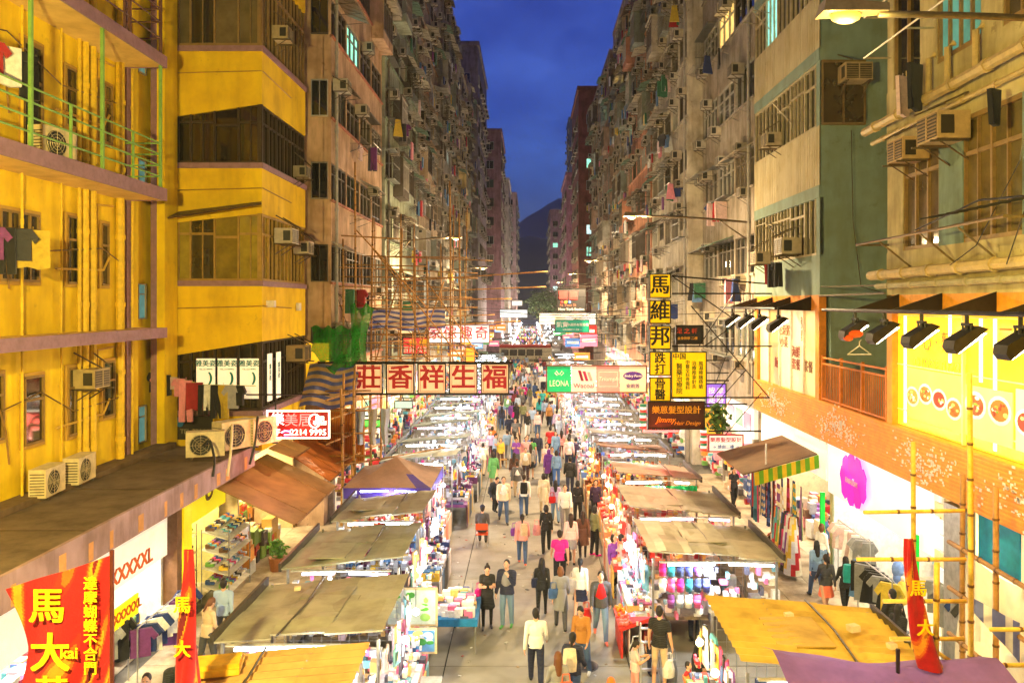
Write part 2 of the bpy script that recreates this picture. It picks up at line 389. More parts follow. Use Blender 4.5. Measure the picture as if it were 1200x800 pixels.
LAUNDRY_LABELS = []
COLNAME = {0: 'black', 1: 'white', 2: 'dark red', 3: 'navy', 4: 'pale blue', 5: 'pale pink', 6: 'charcoal', 7: 'mustard', 8: 'green', 9: 'purple', 10: 'pink', 11: 'grey'}
KINDNAME = ['shirt', 'trousers', 'towel', 'dress']
def garment(loc, rz, where, ci=None, k=None, sc=1.0):
    ci = R.randrange(12) if ci is None else ci; k = R.randrange(4) if k is None else k
    lb = '%s %s drying %s' % (COLNAME[ci], KINDNAME[k], where)
    while lb in LAUNDRY_LABELS: ci = (ci+1) % 12; lb = '%s %s drying %s' % (COLNAME[ci], KINDNAME[k], where)
    LAUNDRY_LABELS.append(lb)
    return put('hanging_garment', SHIRT[k], None, loc, rz, (sc, sc, sc*R.uniform(.9, 1.1)), CLOTHCOL[ci], label=lb, cat='garment', group='laundry on the facades')

def tenement(name, label, sd, X, Y0, Y1, Z0, Z1, fh, bay, col, fcol=None, wcol=None, depth=11.0, p=dict(), endwin=0, sill=0.95, head=2.45, gap=0.35, roofcol=(.2,.19,.18), detail=2, balc=False):
    """a row house seen along the street: facade on the plane X facing the street (sd -1 left, +1 right)"""
    b = thing(name, label, 'building', (X+sd*depth/2, (Y0+Y1)/2, 0))
    rz = PI/2 if sd < 0 else -PI/2
    xo = lambda d: X - sd*d                          # d metres out from the facade into the street
    n = max(1, int(round((Y1-Y0)/bay))); bw = (Y1-Y0)/n
    core = MB(col); core.box(xo(-.28), xo(-depth), Y0, Y1, 0, Z1-.01); core.build('wall', WALL, b)
    fl = int((Z1-Z0-.3)//fh)
    for k in range(fl+1):
        z = Z0 + k*fh; c2 = col if not balc else (fcol or col)
        lo = z - (fh-head) if k else z-0.5
        top = z + sill if k < fl else Z1
        if top <= lo: continue
        m = MB(jit(c2, .07)); m.box(xo(0), xo(-.3), Y0, Y1, lo, top)
        m.box(xo(.07), xo(-.05), Y0, Y1, top-.09 if k < fl else top-.25, top+(.0 if k < fl else .1), fcol or jit(col, .1))
        m.build('facade_band', WALL, b)
        if k == fl: break
        piers = MB(jit(col, .07))
        for j in range(n+1):
            y = Y0 + j*bw; piers.box(xo(-.004), xo(-.296), max(Y0, y-gap/2), min(Y1, y+gap/2), top, z+head)
        piers.build('pier', WALL, b, kind='stuff')
        for j in range(n):
            yc = Y0 + (j+.5)*bw; w = bw-gap; h = head-sill; zc = z + (sill+head)/2; near = yc < 75
            if R.random() < (0 if p.get('plain') and yc < p['plain'] else p.get('bay', .13)):
                pr = R.uniform(.45, .8); hb = h+R.uniform(.2, .5); cb = jit(pick(col, srgb(150, 160, 150), srgb(190, 180, 160), srgb(120, 110, 100)), .15)
                m = MB(cb); m.box(xo(pr), xo(-.1), yc-w/2-.08, yc+w/2+.08, zc-hb/2-.45, zc-hb/2); m.box(xo(pr+.08), xo(-.1), yc-w/2-.14, yc+w/2+.14, zc+hb/2, zc+hb/2+.1)
                for s_ in (-1, 1): m.box(xo(pr), xo(-.1), yc+s_*(w/2)-.05, yc+s_*(w/2)+.05, zc-hb/2, zc+hb/2)
                m.build('enclosed_balcony', WALL, b); add_window(b, (xo(pr-.06), yc, zc), rz, w-.1, hb, near, kind=R.choice([2, 3]), fcol=wcol)
            else:
                pl_ = p.get('plain') and yc < p['plain']; hh = h*(1 if pl_ else R.choice([1, 1, .85, .7])); ww = w*(1 if pl_ else R.choice([1, 1, 1, .8])); add_window(b, (xo(-.12), yc+R.uniform(-.5, .5)*(w-ww), zc+(h-hh)/2), rz, ww, hh, near, fcol=wcol if R.random() < .6 else None, kind=R.choice([2, 3, 5]) if w > 1.9 else None)
                if hh < h: m = MB(jit(pick(col, (.2, .19, .18), srgb(150, 140, 120)), .15)); m.box(xo(-.06), xo(-.16), yc-w/2, yc+w/2, zc-h/2, zc+h/2-hh); m.build('infill_panel', WALL, b)
                if ww < w: m = MB(jit(col, .15)); m.box(xo(-.155), xo(-.2), yc-w/2, yc+w/2, zc-h/2, zc+h/2); m.build('infill_panel', WALL, b)
            if R.random() < p.get('ac', .8):
                for q in range(R.choice([1, 1, 2])):
                    put('air_conditioner', AC, b, (xo(0), yc+R.uniform(-w/2, w/2)*.8, zc+R.choice([-h/2-.22, h/2-.1, h/2+.1, h/2-.1])), rz, (R.uniform(.85, 1.1),)*3, jit(pick((1,1,1), (.95,.9,.8), (.8,.76,.7), (1,.98,.95)), .12))
            if R.random() < p.get('awn', .3):
                put('awning', AWN, b, (xo(0), yc, zc+h/2+R.uniform(.1, .25)), rz, (w*R.uniform(.9, 1.15), R.uniform(.6, 1.1), 1), jit(pick(srgb(170, 165, 155), srgb(120, 150, 130), srgb(200, 190, 170), srgb(130, 110, 90)), .15))
            if R.random() < p.get('cage', .18):
                put('window_cage', CAGE, b, (xo(0), yc, zc), rz, (w*.96, 1, h), jit(pick(srgb(120, 120, 115), srgb(90, 80, 70), srgb(160, 165, 160)), .1))
            if R.random() < p.get('rack', .32):
                zz = zc - h/2 - R.uniform(.05, .4)
                put('drying_rack', R.choice(RACKS), b, (xo(0), yc, zz), rz, (min(1, w/1.6), R.uniform(.8, 1.2), 1))
                if R.random() < p.get('laundry', .6):
                    for q in range(R.randrange(1, 5)):
                        gl = (xo(.3+R.random()*.5), yc+R.uniform(-.5, .5)*min(1.4, w), zz)
                        if yc < p.get('gmax', 46): garment(gl, R.uniform(-.6, .6)+(rz if R.random() < .4 else 0), 'on the %s level of %s' % (['lowest', 'second', 'third', 'fourth', 'fifth', 'sixth', 'seventh', 'eighth', 'ninth', 'tenth', 'top'][min(k, 10)], p.get('where', 'the facade')))
                        else:
                            c = R.choice(CLOTHCOL); LAUNDRY_FAR.obox((gl[0], gl[1], gl[2]-.4), (.05, 0, 0), (0, R.uniform(.15, .3), 0), (0, .02, R.uniform(.25, .5)), c)
            if endwin and j == 0:
                add_window(b, (xo(-endwin), Y0-.02, zc), 0, endwin*1.5, h, kind=0)
        for q in range(max(1, n//4)):
            pass
    for q in range(max(1, int((Y1-Y0)/6))):
        y = Y0 + .2 + q*6 + R.uniform(0, 1.0)
        m = MB(jit(pick((.3,.27,.23), (.4,.38,.34), (.22,.2,.18)), .1)); m.tube([(xo(.09), y, Z0), (xo(.09), y, Z1)], .06, 6)
        for zz in np.arange(Z0+1, Z1, 3.0): m.tube([(xo(.09), y, zz), (xo(.09), y, zz+.12)], .08, 6)
        m.build('drain_pipe', PAINT, b)
    rf = MB(roofcol); rf.box(xo(-.3), xo(-depth), Y0+.02, Y1-.02, Z1-.005, Z1+.12)
    for q in range(3): yy = R.uniform(Y0+1, Y1-1); xx = xo(-R.uniform(1, 5)); rf.tube([(xx, yy, Z1), (xx, yy, Z1+R.uniform(1.5, 3))], .03, 4); rf.tube([(xx-.5, yy, Z1+1.4), (xx+.5, yy, Z1+1.4)], .02, 4)
    rf.build('roof', CONC, b)
    # street level: a lit open shop front
    return b

def far_tower(name, label, x0, x1, ytop, Y, col, depth=15, fh=3.2, wc=None):
    a = px(x0, ytop, Y); c = px(x1, ytop, Y); Zt = a.z
    b = thing(name, label, 'building', ((a.x+c.x)/2, Y+depth/2, 0))
    m = MB(col); m.box(a.x, c.x, Y, Y+depth, 0, Zt); m.box(a.x-.2, c.x+.2, Y-.2, Y+depth+.2, Zt+.002, Zt+.6); m.build('wall', WALL, b)
    side = 1 if (a.x+c.x) < 0 else -1; xs = c.x if side > 0 else a.x
    nx = max(1, int((c.x-a.x)/2.6)); ny = max(2, int(depth/3)); z = 12
    while z < Zt-2:
        for k in range(nx):
            add_window(b, (a.x+(k+.5)*(c.x-a.x)/nx, Y-.06, z+.8), 0, 1.5, 1.4, kind=0, lit=R.random() < .12)
            if R.random() < .4: put('air_conditioner', AC, b, (a.x+(k+.5)*(c.x-a.x)/nx, Y, z-.2), 0, (1.1,)*3)
        for k in range(ny):
            add_window(b, (xs+side*.06, Y+(k+.5)*depth/ny, z+.8), PI/2*side, 1.6, 1.4, kind=0, lit=R.random() < .06)
            if R.random() < .5: put('air_conditioner', AC, b, (xs, Y+(k+.5)*depth/ny+.9, z-.2), PI/2*side, (1.2,)*3)
        z += fh
    return b

# ================================================================== the two long rows
# left row
tenement('tenement_block', 'beige plaster tenement with horizontal window bands beyond the yellow corner block', -1, -7.45, 30.5, 41, 5.0, 35.2, 3.1, 2.6, srgb(214, 180, 148), srgb(196, 128, 104), srgb(110, 100, 92), p=dict(ac=.45, awn=.25, rack=.35, cage=.06, plain=37, where='the beige tenement'), endwin=.42, sill=1.2, head=2.6, gap=.12)
tenement('tenement_block', 'pale green and grey tenement behind the bamboo scaffold', -1, -7.3, 41.05, 53, 4.6, 35.6, 3.1, 2.4, srgb(176, 188, 168), srgb(150, 170, 150), p=dict(ac=.95, awn=.6, rack=.6, cage=.4, where='the pale green tenement'))
tenement('tenement_block', 'cream tenement in the middle of the left row', -1, -7.45, 53.05, 66, 4.6, 34.2, 3.05, 2.4, srgb(208, 188, 158), srgb(188, 150, 126), p=dict(ac=1, awn=.65, rack=.65, cage=.4))
tenement('tenement_block', 'grey tenement with the projecting cages on the left row', -1, -7.2, 66.05, 80, 4.4, 35.4, 3.05, 2.5, srgb(178, 172, 160), p=dict(ac=1, awn=.65, rack=.65, cage=.45))
tenement('tenement_block', 'warm cream tenement near the far end of the left row', -1, -7.4, 80.05, 98, 4.4, 34.0, 3.1, 2.8, srgb(222, 202, 150), p=dict(ac=.9, awn=.35, rack=.3))
tenement('tenement_block', 'last tenement of the long left row before the crossing', -1, -7.6, 98.05, 122, 4.4, 36.0, 3.1, 3.0, srgb(200, 172, 130), p=dict(ac=.8, awn=.3, rack=.3))
# right row
tenement('tenement_block', 'dirty grey tenement between the teal block and the white pilaster', 1, 9.0, 32.35, 42, 4.8, 34.5, 3.55, 3.1, srgb(172, 162, 148), p=dict(ac=1.0, awn=.3, rack=.35, cage=.12, plain=50, where='the grey tenement'), wcol=srgb(170, 166, 156), sill=1.35, head=2.95, gap=.14)
tenement('tenement_block', 'white tenement with a tall pilaster edge on the right row', 1, 8.2, 42.05, 54, 4.8, 35.5, 3.1, 2.5, srgb(216, 208, 190), p=dict(ac=1, awn=.6, rack=.65, cage=.4, gmax=47, where='the white tenement'))
tenement('tenement_block', 'salmon pink tenement in the middle of the right row', 1, 8.1, 54.05, 66, 4.6, 34.4, 3.1, 2.5, srgb(214, 152, 124), srgb(226, 170, 140), p=dict(ac=1, awn=.65, rack=.65, cage=.4))
tenement('tenement_block', 'beige tenement past the salmon one on the right row', 1, 8.3, 66.05, 80, 4.6, 35.0, 3.1, 2.6, srgb(206, 186, 156), p=dict(ac=1, awn=.65, rack=.65, cage=.4))
tenement('tenement_block', 'last tenement of the long right row before the crossing', 1, 8.0, 80.05, 104, 4.6, 33.5, 3.1, 3.0, srgb(186, 158, 140), p=dict(ac=.9, awn=.35, rack=.3))
# beyond the crossing
far_tower('apartment_building', 'grey tower with a maroon band rising behind the left row', 529, 560, 54, 108, srgb(150, 140, 150), 22)
far_tower('apartment_building', 'mauve apartment block standing past the left row', 560, 587, 155, 138, srgb(150, 112, 122), 20)
far_tower('apartment_building', 'white low block below the mauve one on the left', 566, 596, 212, 160, srgb(205, 196, 188), 20)
far_tower('apartment_building', 'farthest pale block on the left side of the street', 590, 605, 228, 215, srgb(190, 160, 160), 30)
far_tower('apartment_building', 'brick red tower behind the right row', 678, 708, 106, 118, srgb(150, 84, 72), 18)
far_tower('apartment_building', 'slim blue grey tower against the sky on the right', 667, 680, 140, 230, srgb(110, 120, 150), 14)
far_tower('apartment_building', 'pink block with balconies past the right row', 664, 692, 206, 150, srgb(178, 120, 140), 22)
far_tower('apartment_building', 'small mauve block at the far right end', 645, 668, 248, 240, srgb(150, 110, 130), 30)
# ================================================================== near left: yellow block with access balconies
YEL = srgb(250, 216, 10); LAV = srgb(158, 120, 134); GRN = srgb(140, 190, 90)
XA = -11.07
def zA(y, Y): return H-(y-CY)*Y/F
bA = thing('yellow_block', 'bright yellow corner block with mauve balcony slabs and green railing', 'building', (-15, 16, 0))
m = MB(YEL); m.box(XA-8, XA, 6, 22.95, 3.9, 22); m.box(XA-8, XA-.35, 22.95, 24.9, 3.9, 22); m.build('wall', CLEANWALL, bA)
m = MB(LAV); m.box(XA-.3, XA+.06, 22.2, 22.5, 3.6, 22); m.build('pilaster', PAINT, bA)
m = MB(LAV); m.box(-11.2, -11.03, 24.0, 24.4, 4.2, 22); m.build('pilaster', PAINT, bA)
m = MB(YEL); m.box(-11.03, -10.8, 24.02, 24.9, 4.2, 22); m.build('corner_strip', CLEANWALL, bA)
for zt, zb in ((7.82, 7.58), (11.6, 11.3), (15.2, 14.92)):
    m = MB(srgb(240, 205, 110)); m.box(XA-.05, -9.93, 6, 22.1, zb+.005, zt-.02)
    o = m.build('balcony_slab', CLEANWALL, bA)
    e = MB(LAV); e.box(-9.93, -9.88, 6, 22.13, zb-.02, zt+.01); e.box(XA, -9.93, 22.1, 22.13, zb-.02, zt+.01); e.build('slab_edge', PAINT, o)
def railing(parent, X, y0, y1, z, col, tall, short, ztop, hts):
    for h in hts:
        m = MB(col); m.tube([(X, y0, z+h), (X, y1, z+h)], .022, 6); m.build('rail', PAINT, parent)
        m = MB(col); m.tube([(X, y1, z+h), (XA, y1, z+h)], .022, 6); m.build('rail', PAINT, parent)
    for y in tall: m = MB(col); m.box(X-.035, X+.035, y-.035, y+.035, z, ztop); m.build('rail_post', PAINT, parent)
    for y in short: m = MB(col); m.box(X-.025, X+.025, y-.025, y+.025, z, z+hts[-1]); m.build('rail_post', PAINT, parent)
railing(bA, -9.98, 6.2, 21.95, 11.6, GRN, [ydep(36, -9.98), ydep(120, -9.98), 21.95], [ydep(83, -9.98), ydep(156, -9.98), 13.2, 10], 14.93, (.32, .62, .92, 1.22))
railing(bA, -9.98, 6.2, 21.95, 15.2, srgb(110, 70, 60), [ydep(152, -9.98), 21.95], [17.5, 20, 15], 18.4, (.45, .9, 1.25))
FRM = srgb(150, 118, 52)
def winA(x0, y0, x1, y1, kind=1, lit=False, gcol=None, fcol=FRM, off=.02):
    Y0_, Y1_ = ydep(x0, XA), ydep(x1, XA); Yc = (Y0_+Y1_)/2
    z1, z0 = zA(y0, Yc), zA(y1, Yc)
    # the reveal is a dark recess proud surround with the frame set in it
    s = MB(jit(srgb(200, 160, 60), .05)); w = (Y1_-Y0_)/2; zc = (z0+z1)/2; h = (z1-z0)/2
    for (a, b, c, d) in ((Yc-w-.07, Yc-w, zc-h-.07, zc+h+.07), (Yc+w, Yc+w+.07, zc-h-.07, zc+h+.07), (Yc-w, Yc+w, zc-h-.07, zc-h), (Yc-w, Yc+w, zc+h, zc+h+.07)):
        s.box(XA-.02, XA+.07, a, b, c, d)
    o = put('window', WINS[kind], bA, (XA+.05, Yc, zc), PI/2, (2*w, 1, 2*h), fcol)
    sub('pane', PANE_LIT if lit else PANE, o, gcol or srgb(40, 34, 28)); 
    sm = s.build('window_surround', CLEANWALL, bA)
for a in [((25, 440, 47, 520), 4), ((77, 430, 92, 510), 1), ((118, 423, 131, 488), 4), ((-4, 248, 42, 330), 3), ((76, 253, 88, 333), 4), ((116, 262, 124, 335), 4), ((74, 80, 87, 150), 4), ((112, 98, 128, 168), 1), ((24, 50, 46, 182), 4), ((-40, 440, 0, 520), 2)]:
    winA(*a[0], kind=a[1], gcol=jit(pick(srgb(52, 40, 24), srgb(80, 62, 30), srgb(34, 28, 22)), .2))
for (y0, y1) in ((186, 220), (332, 374), (476, 520), (45, 84)):
    Yc = 23.6; z1, z0 = zA(y0, Yc), zA(y1, Yc)
    o = put('window', WINS[1], bA, (XA-.33, Yc, (z0+z1)/2), PI/2, (.95, 1, z1-z0), srgb(170, 150, 110)); sub('pane', PANE_LIT, o, srgb(70, 110, 104))
for (x, r) in ((93, .05), (100, .085), (109, .085), (141, .11), (72, .025), (155, .035), (26, .03)):
    Y = ydep(x, XA+.12); m = MB(jit(srgb(240, 200, 30), .06)); m.tube([(XA+.12, Y, 4.3), (XA+.12, Y, 22)], r, 8)
    for z in np.arange(4.8, 21, 1.8): m.tube([(XA+.12, Y, z), (XA+.12, Y, z+.12)], r*1.25, 8)
    m.build('drain_pipe', PAINT, bA)
for k, z in enumerate((5.6, 9.3, 13.0)):
    m = MB(srgb(220, 176, 60)); Y = 19.6
    m.tube([(XA+.1, 18.8, z), (XA+.1, 20.9, z+.05), (XA+.1, 21.2, z+.4)], .03, 6); m.tube([(XA+.1, 20.6, z+1.2), (XA+.1, 20.6, z+1.7), (XA+.1, 21.4, z+1.75)], .03, 6)
    m.tube([(XA+.1, 15.6, z+1.6), (XA+.2, 16.4, z+1.3), (XA+.1, 17.0, z+.2), (XA+.1, 17.1, z-.5)], .02, 5, srgb(160, 120, 50))
    m.build('service_pipe', PAINT, bA)

def wall_ac(label, loc, rz, sc=1.25, col=(1, .95, .8)):
    t = thing('air_conditioner', label, 'air conditioner', loc, 'window air conditioners on the near facades', rz)
    o = bpy.data.objects.new('casing', AC); COL.objects.link(o); o.parent = t; o.scale = (sc, sc, sc); o.color = (*col, 1)
    for s in (-1, 1):
        b = MB((.2, .15, .08)); b.tube([(s*.34*sc, -.05, .65), (s*.2*sc, -.6*sc, .24*sc)], .02, 5); sub('hanger_rod', shared(b, 'hanger_rod', METAL), t)
        b = MB((.2, .15, .08)); b.tube([(s*.3*sc, -.02, -.23*sc), (s*.3*sc, -.6*sc, -.25*sc)], .025, 5); sub('bracket', shared(b, 'bracket', METAL), t)
    return t
wall_ac('window air conditioner slung under rods on the yellow wall', (XA+.02, ydep(93, XA), zA(443, 19.9)), PI/2, 1.1, (.95, .8, .45))

def outdoor_unit(label, loc, rz, sc=1.0, col=srgb(232, 214, 170)):
    t = thing('condenser_unit', label, 'air conditioner', loc, 'condenser units standing on the canopy and balcony', rz)
    w, h, d = .43*sc, .64*sc, .17*sc
    m = MB(col); m.box(-w, w, -d, d, .06, h)
    for k in range(8): m.box(w, w+.006, -d+.03, d-.03, .12+k*.06*sc, .14+k*.06*sc, (.08, .07, .05)); m.box(-w-.006, -w, -d+.03, d-.03, .12+k*.06*sc, .14+k*.06*sc, (.08, .07, .05))
    me = shared(m, 'casing', PAINT); sub('casing', me, t)
    m = MB((.03, .03, .03)); m.tube([(-.1*sc, -d-.002, h*.52), (-.1*sc, -d-.012, h*.52)], .25*sc, 20)
    sub('fan_opening', shared(m, 'fan_opening', PAINT), t)
    m = MB(jit(col, .05))
    for r in (.06, .12, .18, .24):
        pts = [(-.1*sc+r*sc*math.cos(a*PI/10), -d-.02, h*.52+r*sc*math.sin(a*PI/10)) for a in range(21)]; m.tube(pts, .006, 4, cap=False)
    for a in range(8): m.tube([(-.1*sc, -d-.02, h*.52), (-.1*sc+.25*sc*math.cos(a*PI/4), -d-.02, h*.52+.25*sc*math.sin(a*PI/4))], .006, 4)
    sub('fan_grille', shared(m, 'fan_grille', METAL), t)
    for s in (-1, 1):
        m = MB((.12, .1, .08)); m.box(s*w*.7-.03, s*w*.7+.03, -d, d, 0, .06); sub('foot', shared(m, 'foot', METAL), t)
    return t
outdoor_unit('grille-fronted condenser, left of the pair at the foot of the yellow wall', (XA+.45, ydep(55, XA+.5)+.1, 4.24), PI/2+.1, 1.05)
outdoor_unit('right one of the two condensers at the foot of the yellow wall', (XA+.45, ydep(86, XA+.5)+.35, 4.24), PI/2+.1, 1.05)
outdoor_unit('condenser with a round dark fan behind the green railing', (XA+.5, ydep(62, XA+.5), 11.62), PI/2-.2, 1.15)
outdoor_unit('small condenser with black hose at the canopy edge', px(245, 540, 22.3).xyz*1.0 if False else (-8.9, 22.3, 4.25), .35, 1.15)
outdoor_unit('tall condenser standing behind the small one on the canopy', (-8.55, 23.5, 4.25), 1.0, 1.35)
outdoor_unit('condenser half hidden behind the tall one on the canopy', (-8.0, 24.3, 4.25), 1.1, 1.3)
for k, pts in enumerate([[(-8.9, 22.1, 4.6), (-8.5, 21.6, 4.9), (-8.25, 21.3, 4.4), (-8.2, 21.0, 3.9)], [(-8.5, 23.2, 4.9), (-8.2, 22.4, 5.2), (-8.05, 21.9, 4.5), (-8.1, 21.7, 3.7)], [(-8.0, 23.9, 5.0), (-7.8, 23.3, 5.3), (-7.75, 23.0, 4.6), (-7.9, 22.8, 3.8)]]):
    m = MB([(.03, .03, .03), srgb(230, 215, 180), (.03, .03, .03)][k]); c = []
    for i in range(len(pts)-1):
        for t in range(5): c.append(Vector(pts[i]).lerp(Vector(pts[i+1]), t/5))
    for _ in range(3): c = [c[0]]+[(c[i-1]+c[i]*2+c[i+1])/4 for i in range(1, len(c)-1)]+[c[-1]]
    m.tube(c, .035, 6); m.build('hose', PLASTIC, smooth=True, label=['thin black hose looping from the small canopy condenser', 'pale insulated hose arching over the canopy edge', 'black hose looping beside the red neon sign'][k], cat='hose')

# canopy over the left shops
cn = thing('concrete_canopy', 'long concrete canopy with a dirty flat top over the left shops', 'canopy', (-9.7, 15, 3.7))
m = MB(srgb(116, 98, 80)); m.box(XA, -8.33, 6, 24.4, 3.85, 4.2)
m.build('deck', CONC, cn)
m = MB(srgb(120, 98, 74)); m.box(XA, XA+.5, 14, 24.3, 4.205, 4.34); m.build('wall_kerb', CONC, cn)
m = MB(srgb(180, 150, 160)); m.box(-8.33, -8.25, 6, 24.4, 3.62, 4.22); fa = m.build('fascia', WALL, cn)
for k in range(16):
    y = 8 + k*1.02 + R.uniform(-.3, .3); m = MB(jit(srgb(214, 150, 80), .15)); m.box(-8.25, -8.243, y, y+R.uniform(.12, .3), 3.66, 4.1-R.random()*.15); m.build('rust_patch', PAINT, fa)
for k in range(5):
    m = MB(srgb(84, 66, 50)); y = 8.5+k*3.4; m.box(XA+.1, -8.4, y, y+.03, 4.2, 4.212); m.build('deck_joint', CONC, cn)

# ================================================================== second yellow block: its enclosed balconies jut out
YB = 25.0; XB = -8.24
def zB(y): return H-(y-CY)*YB/F
bB = thing('yellow_corner_house', 'yellow house with enclosed brown-windowed balconies jutting over the canopy', 'building', (-10, 28, 0))
m = MB(srgb(240, 204, 12)); m.box(-13, -8.6, 25.35, 29.9, 3.9, 22); m.box(-13, -11.2, 24.9, 25.36, 3.9, 22); m.build('wall', CLEANWALL, bB)
bands = [(60, 138, 122, True), (197, 262, 250, True), (335, 418, 400, True), (487, 528, 528, False), (-70, -45, -50, True)]
YB2 = srgb(248, 210, 12)
for (yt, ybl, ybr, sl) in bands:                       # plaster bands: front with a slanting lower edge, and street side
    zt, zl, zr = zB(yt), zB(ybl), zB(ybr); t = .3
    m = MB(YB2); x0, x1, y0, y1 = -11.2, XB, YB, 29.85
    m.add([(x0,y0,zl),(x1,y0,zr),(x1,y0,zt),(x0,y0,zt),(x0,y0+t,zl),(x1-t,y0+t,zr),(x1-t,y0+t,zt),(x0,y0+t,zt)], [(0,1,2,3),(5,4,7,6),(3,2,6,7),(1,0,4,5),(0,3,7,4)])
    m.add([(x1,y0,zr),(x1,y1,zr),(x1,y1,zt),(x1,y0,zt),(x1-t,y0+t,zr),(x1-t,y1,zr),(x1-t,y1,zt),(x1-t,y0+t,zt)], [(0,1,2,3),(5,4,7,6),(3,2,6,7),(1,0,4,5),(1,5,6,2)])
    m.build('balcony_wall', CLEANWALL, bB)
    m = MB(LAV); m.box(x0, x1+.05, y0-.05, y0+.25, zt-.005, zt+.16); m.box(x1-.2, x1+.05, y0+.25, y1+.02, zt-.005, zt+.16); m.build('sill', PAINT, bB)
    mm = MB(srgb(190, 145, 40)); mm.tube([(x0, y0-.03, zt-.7), (x1, y0-.03, zt-.62)], .02, 5); mm.tube([(x1+.03, y0, zt-.62), (x1+.03, y0+3, zt-.7)], .02, 5); mm.build('conduit', PAINT, bB)
def band_glass(ytop, ybot, gcols, fcol, n=4, ns=6):
    zt, zb = zB(ytop)-.0, zB(ybot)+.16; w = (11.2+XB)/n; h = zt-zb
    for k in range(n):
        o = put('window', WINS[1 if k != 2 else 4], bB, (-11.2+(k+.5)*w, YB+.1, (zt+zb)/2), 0, (w, 1.4, h), fcol); sub('pane', PANE, o, jit(gcols[k % len(gcols)], .12))
    w2 = (29.85-YB)/ns
    for k in range(ns):
        o = put('window', WINS[1], bB, (XB-.1, YB+(k+.5)*w2, (zt+zb)/2), PI/2, (w2, 1.4, h), jit(fcol, .1)); sub('pane', PANE, o, jit(gcols[k % len(gcols)], .2))
band_glass(-55, 60, [srgb(110, 98, 74), srgb(50, 44, 32), srgb(126, 112, 84)], srgb(150, 120, 70))
band_glass(122, 197, [srgb(24, 18, 10), srgb(58, 42, 18)], srgb(60, 44, 26))
band_glass(250, 335, [srgb(170, 150, 50), srgb(70, 60, 24), srgb(150, 130, 44)], srgb(176, 140, 60))
band_glass(400, 487, [srgb(40, 30, 18), srgb(30, 24, 16)], srgb(56, 40, 22))
# posters in the lowest window band, and the same ones on the street side
for k, x in enumerate((241, 266, 292)):
    t = thing('window_poster', '%s cream salon poster with teal lettering in the dark window' % ['left', 'middle', 'right'][k], 'poster', px(x, 470, 24.93), 'salon posters in the window')
    a = px(x-11, 420, 24.93); b = px(x+11, 467, 24.93)
    m = MB(srgb(252, 236, 196)); m.box(a.x, b.x, 24.93, 24.95, b.z, a.z); m.build('sheet', GLOW_PAINT, t)
    text('雅美姿', .21, (a.x+.29, 24.925, a.z-.16), t, srgb(0, 120, 110), bold=.03, depth=.003)
    text('TEL:22149995', .075, (a.x+.29, 24.925, a.z-.33), t, srgb(60, 140, 120), depth=.003)
    text(')', .4, (a.x+.44, 24.925, a.z-.58), t, srgb(0, 130, 120), bold=.05, depth=.003)
for k, y in enumerate((25.5, 26.4)):
    t = thing('window_poster', 'narrow cream poster in the %s pane of the street-side window band' % ['first', 'second'][k], 'poster', (XB+.05, y, 5.6))
    m = MB(srgb(250, 236, 210)); m.box(XB+.0, XB+.03, y, y+.42, 5.4, 6.9); m.build('sheet', GLOW_PAINT, t)
    text('雅\n美\n姿', .18, (XB+.035, y+.2, 6.3), t, srgb(0, 120, 110), rot=(PI/2, 0, PI/2), depth=.003)
m = MB(srgb(90, 66, 30)); m.slab([px(193, 255, 24.2), px(306, 238, 24.2), px(306, 236, 25), px(193, 250, 25)], .05); m.build('sun_shade', SHEET, bB)
m = MB(srgb(40, 36, 30)); m.box(-11.0, -9.75, 24.95, 24.99, 4.3, 5.05); tt = thing('dark_signboard', 'dark low signboard with a faint phone number below the washing line', 'sign', (-10.4, 24.95, 4.2)); m.build('board', PAINT, tt)
text('TEL 2214', .2, (-10.35, 24.94, 4.55), tt, srgb(150, 140, 110), depth=.003)
m = MB(srgb(30, 110, 180)); m.ball((-10.75, 24.93, 4.85), .16, .02, .16, 10, 6); m.build('emblem', PAINT, tt)
wall_ac('upper of the two boxes hung high on the yellow corner house', (XB, 26.3, zB(25)), PI/2, 1.0, (.9, .75, .45))
wall_ac('small dark-sided air conditioner beside the brown window band', (XB, 28.6, zB(180)), PI/2, .9, (.6, .55, .4))
wall_ac('pale air conditioner above the street-side windows of the yellow house', (XB, 26.6, zB(272)), PI/2, 1.15, (1, .95, .85))
wall_ac('second pale air conditioner above the street-side windows of the yellow house', (XB, 28.7, zB(281)), PI/2, 1.05, (1, .92, .8))
wall_ac('brown air conditioner box projecting beside the salon windows', (XB, 27.9, zB(420)), PI/2, 1.25, (.6, .45, .22))
# security camera and conduit boxes
m = MB(srgb(230, 225, 215)); m.box(XB+.0, XB+.25, 25.4, 25.6, zB(360), zB(352)); m.box(XB+.02, XB+.12, 28.6, 28.9, zB(365), zB(355)); m.build('conduit_box', PAINT, bB)

